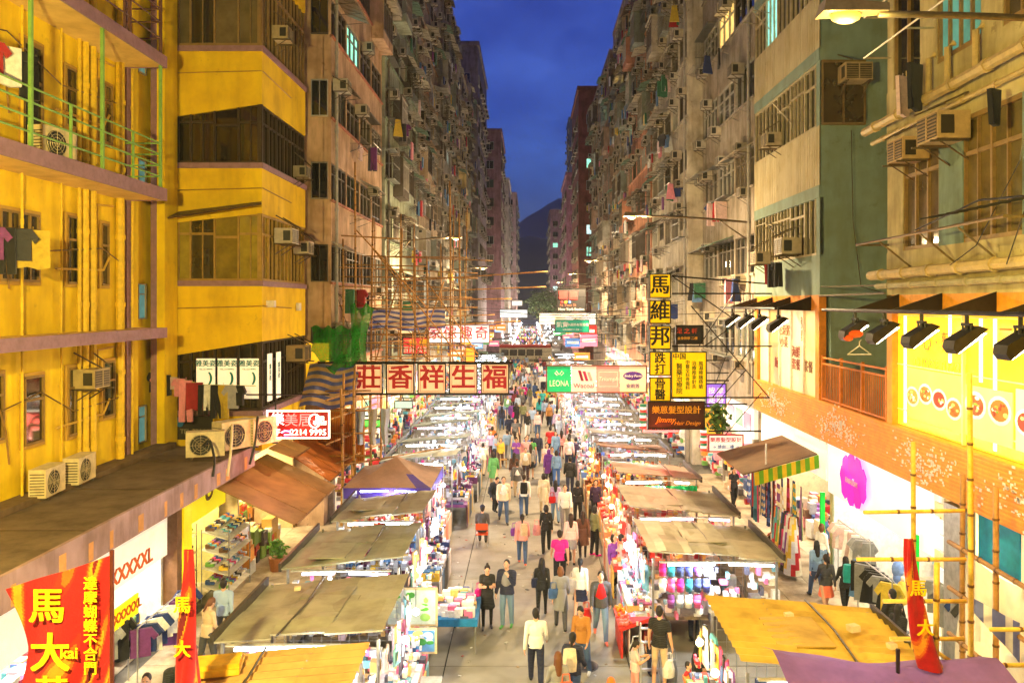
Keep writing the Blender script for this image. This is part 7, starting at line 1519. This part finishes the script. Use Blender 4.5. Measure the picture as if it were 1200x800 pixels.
P(716, 0, 'w_bobw', A_, 'person with dyed orange hair at the very bottom edge', 'dgrey', 'black', hairc=srgb(214, 110, 30), Y=14.9)
P(571, 736, 'w_phone', 5, 'person in black dress and leggings looking at a phone', 'black', 'black', 'dgrey')
P(594, 734, 'm_chin', -12, 'person in navy vest with red sleeves, hand at the chin', 'navy', 'ljeans', 'green', 'grey')
P(612, 661, 'w_tail', A_, 'person in pink jacket and jeans with a ponytail', 'pink', 'jeans', 'coral')
P(640, 647, 'w_bobw', A_, 'person in black cardigan carrying a pink bag', 'black', 'black')
P(669, 662, 'w_skirt2', A_, 'person with long hair in a pale pink top beside the dark coat', 'lpink', 'grey')
P(683, 656, 'w_coatlong', A_, 'person in long dark brown coat with long hair', 'brown', 'black', hairc=(.03, .015, .01))
P(697, 651, 'w_bob', 120, 'person in olive jacket and black trousers with magenta shoes', 'olive', 'black', 'magenta')
P(698, 611, 'w_bobw', T_, 'person in dark purple top facing the camera', (.05, .02, .08), 'black')
P(662, 621, 'm_walk1', T_, 'person in white long-sleeved shirt facing the camera, grey trousers', 'white', 'grey')
P(651, 612, 'w_long2', A_, 'person in lilac cardigan with a red handbag', 'lilac', 'ljeans')
P(677, 614, 'w_bob', A_, 'person in black tee shirt just right of the white-shirted one', 'black', 'black')
P(637, 602, 'w_coat', A_, 'person in cream coat with a dark strap', 'cream', 'beige')
P(614, 606, 'm_walk1', A_, 'person in white tee shirt with a black backpack', 'white', 'jeans')
P(590, 612, 'm_jack', 8, 'person in pale blazer over a white tee shirt and blue jeans', 'cream', 'jeans', 'black', 'white', h=1.03)
P(577, 600, 'm_bent', 30, 'person in dark clothes crouching at the left stalls', (.02, .025, .04), (.02, .022, .03))
P(565, 0, 'm_sit', A_, 'person in a cap sitting on the orange folding chair', 'dgrey', 'dgrey', extra='navy', Y=28.4)
P(580, 547, 'm_phone', 80, 'person in pale blue tee shirt and striped track trousers looking at a phone', 'lblue', 'navy')
P(605, 551, 'w_phone', T_, 'person in purple top holding a phone in the aisle', 'purple', 'dgrey')
P(622, 561, 'w_skirt2', A_, 'person in grey top and short black skirt', 'grey', 'black')
P(618, 546, 'w_bobw', T_, 'person in blue top walking beside the navy hooded one', 'blue', 'jeans'); P(630, 545, 'm_jack2', T_, 'person in navy hooded jacket walking with a companion', 'navy', 'jeans')
P(645, 538, 'm_tee1', A_, 'person in bright red tee shirt in the middle of the aisle', 'red', 'navy', h=1.04); P(658, 539, 'w_long', A_, 'person in peach top beside the red tee shirt', 'pink', 'maroon')
P(675, 552, 'm_walk2', A_, 'person in dark shirt with a dark backpack', 'navy', 'jeans'); P(667, 541, 'm_stand', A_, 'small child in black near the dark backpack', 'black', 'black', h=.8)
P(643, 567, 'w_hijab', A_, 'person in purple headscarf', 'purple', 'dgrey', extra='purple'); P(652, 570, 'w_bob', A_, 'person in pale denim shirt', 'denim', 'blue'); P(668, 580, 'm_jack2', A_, 'person in black padded vest in the aisle', 'black', 'navy')
P(691, 571, 'm_walk2', A_-20, 'person in light blue shirt and black trousers with a bag strap', 'lblue', 'black'); P(700, 567, 'm_jack2', 200, 'person in dark red jacket next to the light blue shirt', 'maroon', 'black')
P(597, 520, 'm_carry', A_, 'person in navy coat with a bright blue hood and a green bag', 'navy', 'black', extra='blue'); P(605, 499, 'w_coatlong', A_, 'person in slim black coat', 'black', 'black'); P(613, 500, 'm_walk1', A_, 'person in sage green shirt', 'olive', 'dgrey'); P(588, 504, 'w_long', A_, 'person in dark blue with long hair at the left stalls', 'navy', 'jeans')
P(624, 507, 'm_tee2', T_, 'person in pale grey tee shirt near the pink top', 'lblue', 'grey'); P(630, 513, 'w_bob', T_, 'person in pale pink checked top', 'lpink', 'jeans'); P(618, 512, 'w_bobw', T_, 'person in black jacket with a white bag', 'black', 'white')
P(632, 494, 'w_skirt2', A_, 'person in teal top and black skirt', 'teal', 'black'); P(636, 482, 'm_tee1', A_, 'person in turquoise tee shirt', 'teal', 'jeans'); P(645, 499, 'm_walk2', A_, 'person in grey shirt and blue jeans further back', 'grey', 'jeans'); P(653, 503, 'w_long', A_, 'person in cream top with long hair further back', 'cream', 'black'); P(640, 480, 'm_tee2', T_, 'person in yellow tee shirt', 'yellow', 'navy')
P(610, 476, 'm_jack2', T_, 'person in olive jacket far back in the aisle', 'olive', 'black'); P(603, 482, 'w_tail', A_, 'person in maroon far back at the left stalls', 'maroon', 'black'); P(627, 470, 'w_coat', A_, 'person in royal blue coat far back', 'blue', 'blue'); P(615, 468, 'm_walk1', T_, 'person in white far back by the peach sign', 'white', 'navy')
P(719, 692, 'w_bob', 40, 'person in purple jacket and cream trousers, hand at the face', 'purple', 'cream', 'white'); P(728, 694, 'm_walk2', 100, 'person in peach shirt and black trousers at the glowing stall', 'lpink', 'black')
P(735, 596, 'm_jack2', A_, 'person in navy jacket standing inside the right stalls', 'navy', 'navy'); P(721, 600, 'w_skirt2', 90, 'person in grey top and denim skirt carrying a black bag', 'grey', 'blue')
P(755, 0, 'w_carry', -90, 'stall keeper in orange behind the glowing trays', 'orange', 'maroon', Y=22.7); P(814, 0, 'm_tee2', 10, 'stall keeper in blue inside the white-lit stall', 'blue', 'navy', Y=20.6)
# right pavement
P(917, 0, 'w_sit', -80, 'person in red sitting on a stool by the scarf shop', 'red', 'black', Y=27.2, z=.13); P(860, 595, 'w_carry', 10, 'person in dark top with a floral front on the right pavement', (.02, .02, .03), 'black', z=.13)
P(968, 0, 'w_skirt', A_, 'person in polka dot top and coral skirt on the right pavement', (.05, .05, .06), 'coral', Y=21.8, z=.13); P(991, 0, 'w_long', A_, 'person in black with a teal backpack on the right pavement', 'black', 'black', Y=21.6, z=.13); P(957, 0, 'w_long2', A_, 'person in blue denim jacket ahead of the polka dots', 'denim', 'jeans', Y=23.0, z=.13)
P(963, 0, 'w_bob', 120, 'person in white top looking into the fashion shop', 'white', 'ljeans', Y=24.6, z=.13, hairc=BRH); P(967, 0, 'w_carry', 60, 'person in blue jacket with an orange hat by the skirts', 'blue', 'navy', Y=26.0, z=.13, hairc=srgb(220, 120, 30))
P(1046, 0, 'm_jack2', 200, 'person in black jacket and jeans entering the fashion shop', 'black', 'navy', Y=18.9, z=.13); P(1053, 0, 'w_coatlong', 120, 'person in long black dress beside the black jacket', 'black', 'black', Y=18.2, z=.13); P(1054, 0, 'm_jack2', 190, 'person in black suit lowest on the right pavement', (.015, .015, .018), (.015, .015, .018), Y=16.4, z=.13); P(1098, 0, 'm_stand', -60, 'person in pale blue shirt by the scaffolded shop', 'lblue', 'navy', Y=14.8, z=.13)
# left pavement and shops
P(262, 0, 'm_walk1', A_, 'person in blue plaid shirt behind the second left stall', 'lblue', 'dgrey', Y=19.6, z=.13); P(243, 0, 'w_look', 150, 'person with brown hair beside the blue plaid shirt', 'beige', 'dgrey', Y=18.4, z=.13, hairc=BRH); P(200, 0, 'm_bent', 100, 'person in dark striped jacket bending over the clothes rails', (.03, .035, .03), 'dgrey', Y=16.2, z=.13)
P(138, 0, 'w_long', -20, 'person with long brown hair at the foot of the red banner', 'black', 'black', Y=14.3, z=.13, hairc=BRH); P(172, 0, 'm_jack2', 10, 'person in maroon jacket at the foot of the clothes rails', 'maroon', 'navy', Y=14.6, z=.13); P(285, 0, 'm_tee2', 60, 'person in white under the rust-brown awning', 'white', 'dgrey', Y=25.2, z=.13)
P(434, 0, 'm_walk2', A_, 'person in pale blue shirt on the left pavement past the tent', 'lblue', 'navy', Y=34, z=.13); P(440, 0, 'm_tee1', A_, 'person in red top on the left pavement past the tent', 'red', 'navy', Y=36, z=.13); P(449, 0, 'w_bob', T_, 'person in cream on the left pavement past the tent', 'cream', 'brown', Y=33, z=.13)
# the crowd further back: each one still a person of its own
kinds = [k for k in VAR if not k.endswith('sit') and k != 'm_bent']; tops = [c for c in CN if c not in ('coral',)]
used = set(); side_w = ['by the left stalls', 'in mid aisle', 'by the right stalls']
zone = [(35, 42, 'level with the brand sign'), (42, 50, 'just past the brand sign'), (50, 60, 'well past the brand sign'), (60, 74, 'before the silver van'), (74, 90, 'behind the silver van'), (90, 106, 'near the crossing')]
rp = random.Random(21)
for zi, (ya, yb, zn) in enumerate(zone):
    for k in range(11 if zi < 3 else 24):
        for _ in range(60):
            x = rp.uniform(-2.4, 2.3); s = 0 if x < -.9 else (1 if x < .8 else 2); tp = rp.choice(tops); kd = rp.choice(kinds); bt = rp.choice(['black', 'navy', 'jeans', 'grey', 'brown', 'beige']); key = (tp, bt, zi, s)
            if key not in used: break
        used.add(key); Yc = rp.uniform(ya, yb)
        if abs(x-1.75) < 1.15 and 67 < Yc < 73: x -= 2.2; s = 1
        dn = dict(dgrey='dark grey', lblue='pale blue', lpink='pale pink', ljeans='washed denim', jeans='denim')
        P(CX+x*F/Yc, 0, kd, rp.choice([0, 180, 180, 170, 10, 200]), 'distant person in %s and %s %s %s' % (dn.get(tp, tp), dn.get(bt, bt), side_w[s], zn), tp, bt, Y=Yc, h=rp.uniform(.93, 1.04), grp='distant crowd')
# beyond the crossing nobody could count them
cm_ = MB()
for k in range(650):
    x, Y = rp.uniform(-3.2, 3.2), rp.uniform(118, 260); h = rp.uniform(1.5, 1.8); c = srgb(*CN[rp.choice(tops)]); d = srgb(*CN[rp.choice(['black', 'navy', 'jeans'])])
    cm_.box(x-.13, x+.13, Y-.1, Y+.1, 0, h*.48, d); cm_.tube([(x, Y, h*.46), (x, Y, h*.8), (x, Y, h*.86)], .22, 6, c, r2=.12); cm_.ball((x, Y, h*.93), .1, .1, .13, 6, 4, (.02, .015, .012))
cm_.build('far_crowd', CLOTH, kind='stuff', label='dense far crowd beyond the crossing', cat='crowd')
gm = MB()
for sd in (-1, 1):
    for k in range(40):
        y = 122+k*3.6; gm.slab([(sd*2.7, y, 2.6), (sd*5.6, y, 2.4), (sd*5.6, y+3, 2.5), (sd*2.7, y+3, 2.7)] if sd < 0 else [(sd*2.7, y, 2.6), (sd*2.7, y+3, 2.7), (sd*5.6, y+3, 2.5), (sd*5.6, y, 2.4)], .04, jit(srgb(140, 140, 140), .2), n=(0, 0, 1))
        for q in range(22): yy, zz = y+rp.uniform(0, 3), rp.uniform(.6, 2.4); s = rp.uniform(.08, .25); gm.box(sd*2.7-.1, sd*2.7+.1, yy-s, yy+s, zz-s, zz+s, jit(rp.choice(PAL), .2, rp))
gm.build('far_market_stalls', GOODS, kind='stuff', label='far market stalls beyond the crossing reading as one mass', cat='stalls')
em = MB((1, 1, 1))
for sd in (-1, 1):
    for k in range(36): y = 122+k*4; em.ball((sd*(2.5+rp.uniform(-.2, .4)), y+rp.uniform(-1, 1), 2.2+rp.uniform(-.5, .3)), rp.uniform(.08, .16), n=6, m=4); em.ball((sd*rp.uniform(3, 6), y+1, rp.uniform(2.3, 3.2)), .1, n=6, m=4)
em.build('far_stall_lamps', TUBE_W, kind='stuff', label='bare lamps of the far market stalls', cat='lamps')
for k in range(7):
    for sd in (-1, 1): lamp('far_stall_light', 'POINT', (sd*2.2, 128+k*18, 2.9), 2200, (1, .86, .66), size=.6)

# ================================================================== things people carry, and small street furniture
def bag_mesh(w, d, h, handle=True, tap=.85, strap=0):
    m = MB((1, 1, 1)); n = 8
    for (z0, z1) in ((0, .5), (.5, 1)):
        s0, s1 = 1-(1-tap)*z0**2, 1-(1-tap)*z1**2; bul = .15
        vs = []
        for (z, s) in ((z0*h, s0*(1 if z0 else .86)), (z1*h, s1)):
            for k in range(n): a = 2*PI*(k+.5)/n; ca, sa = math.cos(a), math.sin(a); q = 1/max(abs(ca), abs(sa))**.6; vs.append((w/2*s*ca*q, d/2*s*sa*q*(1.1 if z else 1), z))
        fs = [(k, (k+1) % n, n+(k+1) % n, n+k) for k in range(n)]
        if z0 == 0: fs.append(tuple(range(n))[::-1])
        else: fs.append(tuple(n+k for k in range(n)))
        m.add(vs, fs)
    if handle:
        for s in (-1, 1): m.tube([(-w*.28, s*d*.2, h), (-w*.22, s*d*.15, h+.16), (w*.22, s*d*.15, h+.16), (w*.28, s*d*.2, h)], .009, 4)
    if strap: m.tube([(-w*.45, 0, h*.9), (-.02, .0, h+strap), (w*.45, 0, h*.9)], .012, 4)
    return shared(m, 'bag', CLOTH)
BAGS = dict(hand=bag_mesh(.3, .12, .24), tote=bag_mesh(.36, .12, .4), plastic=bag_mesh(.3, .2, .36, tap=.6), back=bag_mesh(.32, .18, .44, False, .8), sling=bag_mesh(.26, .1, .22, False, .9, .55))
def bag(kind, name, label, x, Yd, z, col, rz=0, dx=0, dy=0, s=1.0):
    return put(name, BAGS[kind], None, ((x-CX)*Yd/F+dx, Yd+dy, z), rz, (s, s, s), srgb(*CN[col]) if isinstance(col, str) else col, label=label, cat='bag', group='bags people carry')
G = gnd
bag('hand', 'handbag', 'navy handbag on the arm of the long-haired person in black', 627, G(724), .85, 'navy', .6, dx=.02); bag('hand', 'handbag', 'blue handbag at the side of the grey coat', 651, G(737), .86, 'blue', .3, dx=-.06, dy=-.1)
bag('tote', 'tote_bag', 'white tote bag beside the navy skirt', 672, G(724), .7, 'cream', .4); bag('plastic', 'shopping_bag', 'bright red shopping bag beside the dark jacket', 687, G(749), .42, 'red', .3); bag('hand', 'shoulder_bag', 'black shoulder bag of the magenta tee shirt', 665, G(690), .85, 'black', .5)
bag('hand', 'handbag', 'magenta handbag of the person in the black dress', 561, G(736), .8, 'magenta', .9); bag('back', 'backpack', 'white backpack near the bottom edge', 667, 16.9, .95, 'cream', 0, dy=-.24); bag('hand', 'handbag', 'coral bag at the bottom edge', 660, 16.0, .85, 'coral', .2, dx=.05, dy=-.15)
bag('plastic', 'shopping_bag', 'pale plastic bag held beside the beige shorts', 783, 17.9, .28, 'white', .3, dy=-.05); bag('hand', 'shoulder_bag', 'purple bag on the shoulder of the pink jacket', 602, G(661), .95, 'purple', .7, dx=.02); bag('back', 'backpack', 'beige backpack on the pink jacket', 614, G(661), 1.0, 'beige', 0, dy=-.2, s=.85)
bag('plastic', 'shopping_bag', 'pink bag carried by the black cardigan', 629, G(647), .6, 'pink', .3); bag('back', 'backpack', 'black backpack on the white tee shirt', 614, G(606), 1.0, 'black', 0, dy=-.24); bag('hand', 'handbag', 'red handbag of the lilac cardigan', 647, G(612), .8, 'red', .3, dy=-.15)
bag('plastic', 'shopping_bag', 'lime green bag of the blue-hooded person', 605, G(520), .5, (.2, .75, .1), .3); bag('back', 'backpack', 'teal backpack on the right pavement', 991, 21.6, 1.15, 'teal', 0, dy=-.22, s=1.05); bag('back', 'backpack', 'dark backpack in the middle of the crowd', 675, G(552), 1.0, (.05, .03, .07), 0, dy=-.24)
bag('plastic', 'shopping_bag', 'pink shopping bag near the long left stalls far back', 602, G(499), .6, 'magenta', .3); bag('hand', 'shoulder_bag', 'black bag of the denim-skirted person', 714, G(600), .9, 'black', .8)
bag('plastic', 'rubbish_bag', 'black rubbish bag in front of the second right stall', 822, 18.7, 0, (.015, .015, .02), .3, s=1.7); bag('plastic', 'rubbish_bag', 'clear grey bag of goods on the aisle floor', 786, 18.2, 0, (.2, .22, .26), .8, s=1.4); bag('tote', 'tote_bag', 'white bag standing on the floor by the orange tray', 746, 19.2, .0, 'white', .2, s=1.1)
# trolley
t = thing('shopping_trolley', 'two-wheeled trolley with a blue and white bag by the left stalls', 'trolley', px(545, 735, G(735))); p = Vector(t.location); p.z = 0; t.location = p; WLOC[t.name] = p
m = MB((1, 1, 1)); m.add([(p.x-.2, p.y-.15, .22), (p.x+.2, p.y-.15, .22), (p.x+.22, p.y+.15, .22), (p.x-.2, p.y+.15, .22), (p.x-.24, p.y-.16, .75), (p.x+.24, p.y-.16, .75), (p.x+.1, p.y+.1, 1.05), (p.x-.1, p.y+.1, 1.05)], [(0,3,2,1),(4,5,6,7),(0,1,5,4),(1,2,6,5),(2,3,7,6),(3,0,4,7)]); o = m.build('sack', CLOTH, t); o.color = (*srgb(120, 130, 190), 1)
for s in (-1, 1): m = MB((.03, .03, .03)); m.tube([(p.x+s*.24, p.y, .12), (p.x+s*.28, p.y, .12)], .12, 14); m.build('wheel', PLASTIC, t); m = MB((.6, .6, .6)); m.tube([(p.x+s*.18, p.y+.16, .1), (p.x+s*.18, p.y+.2, 1.1)], .014, 5); m.build('frame', METAL, t)
# folding chair and stools
def fchair(label, x, Y, col, rz):
    t = thing('folding_chair', label, 'chair', ((x-CX)*Y/F, Y, 0), rz=rad(rz)); 
    m = MB((1, 1, 1)); m.box(-.21, .21, -.2, .2, .43, .46); sub('seat', shared(m, 'seat', PLASTIC), t, col); m = MB((1, 1, 1)); m.box(-.21, .21, .2, .23, .62, .84); sub('backrest', shared(m, 'backrest', PLASTIC), t, col)
    for s in (-1, 1): m = MB((.55, .55, .55)); m.tube([(s*.22, .22, .84), (s*.22, -.22, 0)], .012, 5); sub('leg', shared(m, 'leg', METAL), t); m = MB((.55, .55, .55)); m.tube([(s*.2, -.16, .44), (s*.2, .24, 0)], .012, 5); sub('leg', shared(m, 'leg', METAL), t)
fchair('orange folding chair with a seated person on the left of the aisle', 565, 28.4, srgb(236, 90, 40), 180)
def stool(label, x, Y, col, z=0.0):
    X = (x-CX)*Y/F; t = thing('stool', label, 'stool', (X, Y, z)); m = MB(col); m.box(X-.18, X+.18, Y-.16, Y+.16, z+.42, z+.46); m.build('seat', WOOD, t)
    for a in (-.14, .14):
        for b in (-.12, .12): m = MB(col); m.box(X+a-.02, X+a+.02, Y+b-.02, Y+b+.02, z, z+.42); m.build('leg', WOOD, t)
stool('small wooden stool alone in the aisle', 590, G(548), srgb(220, 170, 100)); stool('wooden stool under the person in red', 917, 27.2, srgb(200, 130, 60), .13)
# ladder by the black tee shirt
t = thing('step_ladder', 'small white step ladder beside the black tee shirt', 'ladder', px(760, 790, 18.4)); p = Vector(((760-CX)*18.4/F, 18.4, 0)); t.location = p; WLOC[t.name] = p
for s in (-1, 1): m = MB(srgb(210, 210, 215)); m.tube([(p.x+s*.22, p.y-.3, 0), (p.x+s*.18, p.y, 1.25)], .022, 5); m.build('stile', METAL, t); m = MB(srgb(180, 180, 185)); m.tube([(p.x+s*.22, p.y+.35, 0), (p.x+s*.18, p.y+.02, 1.25)], .018, 5); m.build('brace', METAL, t)
for k in range(4): z = .28+k*.28; m = MB(srgb(200, 200, 205)); m.box(p.x-.2, p.x+.2, p.y-.3+z*.24-.05, p.y-.3+z*.24+.05, z, z+.03); m.build('step', METAL, t)
# ================================================================== small things: manhole covers, litter, loose cables, haze
for k, (x, y) in enumerate(((.4, 24.5), (-.9, 33.0), (1.3, 19.0))):
    t = thing('manhole_cover', 'round iron cover in the road, %s one' % ['middle', 'farthest', 'nearest'][k], 'manhole cover', (x, y, 0), 'covers in the road')
    m = MB((.1, .1, .1)); m.tube([(x, y, -.01), (x, y, .006)], .33, 24); m.build('rim', METAL, t); m = MB((.07, .07, .07)); m.tube([(x, y, 0), (x, y, .011)], .28, 24)
    for q in range(5): m.box(x-.2, x+.2, y-.18+q*.09-.015, y-.18+q*.09+.015, .011, .016)
    m.build('lid', METAL, t)
lm = MB(); r5 = random.Random(9)
for k in range(170):
    x, y = r5.uniform(-2.6, 2.7), r5.uniform(16, 45); s = r5.uniform(.015, .06); a = r5.uniform(0, 3); lm.obox((x, y, .008), (s*math.cos(a), s*math.sin(a), 0), (-s*.6*math.sin(a), s*.6*math.cos(a), 0), (0, 0, .006), jit(r5.choice([(.6, .58, .5), (.3, .2, .1), (.05, .05, .05), (.5, .1, .08), (.7, .7, .7)]), .3, r5))
lm.build('litter', GOODS, kind='stuff', label='scraps of litter scattered on the road', cat='litter')
for k in range(14):                                   # cables strung across and along the facades
    y = r5.uniform(33, 75); z = r5.uniform(5.5, 9); a, b = Vector((-7.4, y, z)), Vector((8.1, y+r5.uniform(-6, 6), z+r5.uniform(-1, 1)))
    m = MB((.03, .03, .03)); m.tube([a.lerp(b, q/8)-Vector((0, 0, .5*math.sin(PI*q/8))) for q in range(9)], .012, 4, cap=False)
    m.build('overhead_cable', PLASTIC, label='thin black cable sagging across the street, %s from the camera' % ORD[k].replace('nearest', 'first'), cat='cable', group='cables across the street')
for k, pts in enumerate([[(-11.0, 15.2, 6.6), (-10.95, 16.5, 6.2), (-10.95, 18.2, 6.5), (-10.95, 19.5, 5.9), (-10.95, 22, 6.0)], [(-11.0, 14.5, 9.9), (-10.95, 17.5, 9.6), (-10.95, 20.8, 9.9), (-10.95, 22, 9.5)], [(-11.0, 15.5, 13.9), (-10.95, 17.0, 14.2), (-10.95, 19.0, 13.6), (-10.95, 21.5, 13.8)]]):
    m = MB(srgb(120, 90, 40)); m.tube(pts, .018, 4); m.build('cable', PLASTIC, bA)
# ================================================================== evening haze
hz = MB((1, 1, 1)); hz.box(-1750, 1750, -30, 3500, -1.6, 440)
hm = bpy.data.materials.new('haze_air'); hm.use_nodes = True; hn, hl = hm.node_tree.nodes, hm.node_tree.links; hn.clear()
ho = hn.new('ShaderNodeOutputMaterial'); hv = hn.new('ShaderNodeVolumePrincipled'); hv.inputs['Density'].default_value = 0.0003; hv.inputs['Color'].default_value = (0.9, 0.92, 0.95, 1); hv.inputs['Anisotropy'].default_value = 0.2
hl.new(hv.outputs[0], ho.inputs['Volume'])
hz.build('haze', hm, kind='stuff', label='thin evening haze filling the street', cat='haze')
LAUNDRY_FAR.build('far_laundry', CLOTH, kind='stuff', label='far laundry hanging along both rows of facades', cat='laundry')
# lettering to meshes
bpy.context.view_layer.update()
dg = bpy.context.evaluated_depsgraph_get()
for o in [q for q in COL.objects if q.type == 'FONT']:
    me = bpy.data.meshes.new_from_object(o.evaluated_get(dg)); me.materials.clear(); me.materials.append(o.data.materials[0])
    b_ = o.get('bold', 0)
    if b_:                                   # heavier strokes: shifted copies a hair apart in depth, one mesh
        nv = len(me.vertices); co = np.empty(nv*3); me.vertices.foreach_get('co', co); co = co.reshape(-1, 3); fs = [tuple(p.vertices) for p in me.polygons]; V = []; FF = []
        for q, (dx, dy) in enumerate(((-1, -.6), (1, -.6), (-1, .6), (1, .6), (0, 0))): V.append(co+np.array([dx*b_, dy*b_, q*.0012])); FF += [tuple(i+q*nv for i in f) for f in fs]
        me2 = bpy.data.meshes.new('lettering'); me2.from_pydata(np.concatenate(V).tolist(), [], FF); me2.materials.append(me.materials[0]); me2.update(); me = me2
    n = bpy.data.objects.new('lettering', me); COL.objects.link(n); n.parent = o.parent; n.location = o.location; n.rotation_euler = o.rotation_euler; n.scale = o.scale; n.color = o.color
    bpy.data.objects.remove(o)
# lit panels and tubes have lamps beside them: no need to sample each of their faces as a lamp
for m in bpy.data.materials:
    m.cycles.emission_sampling = 'NONE'
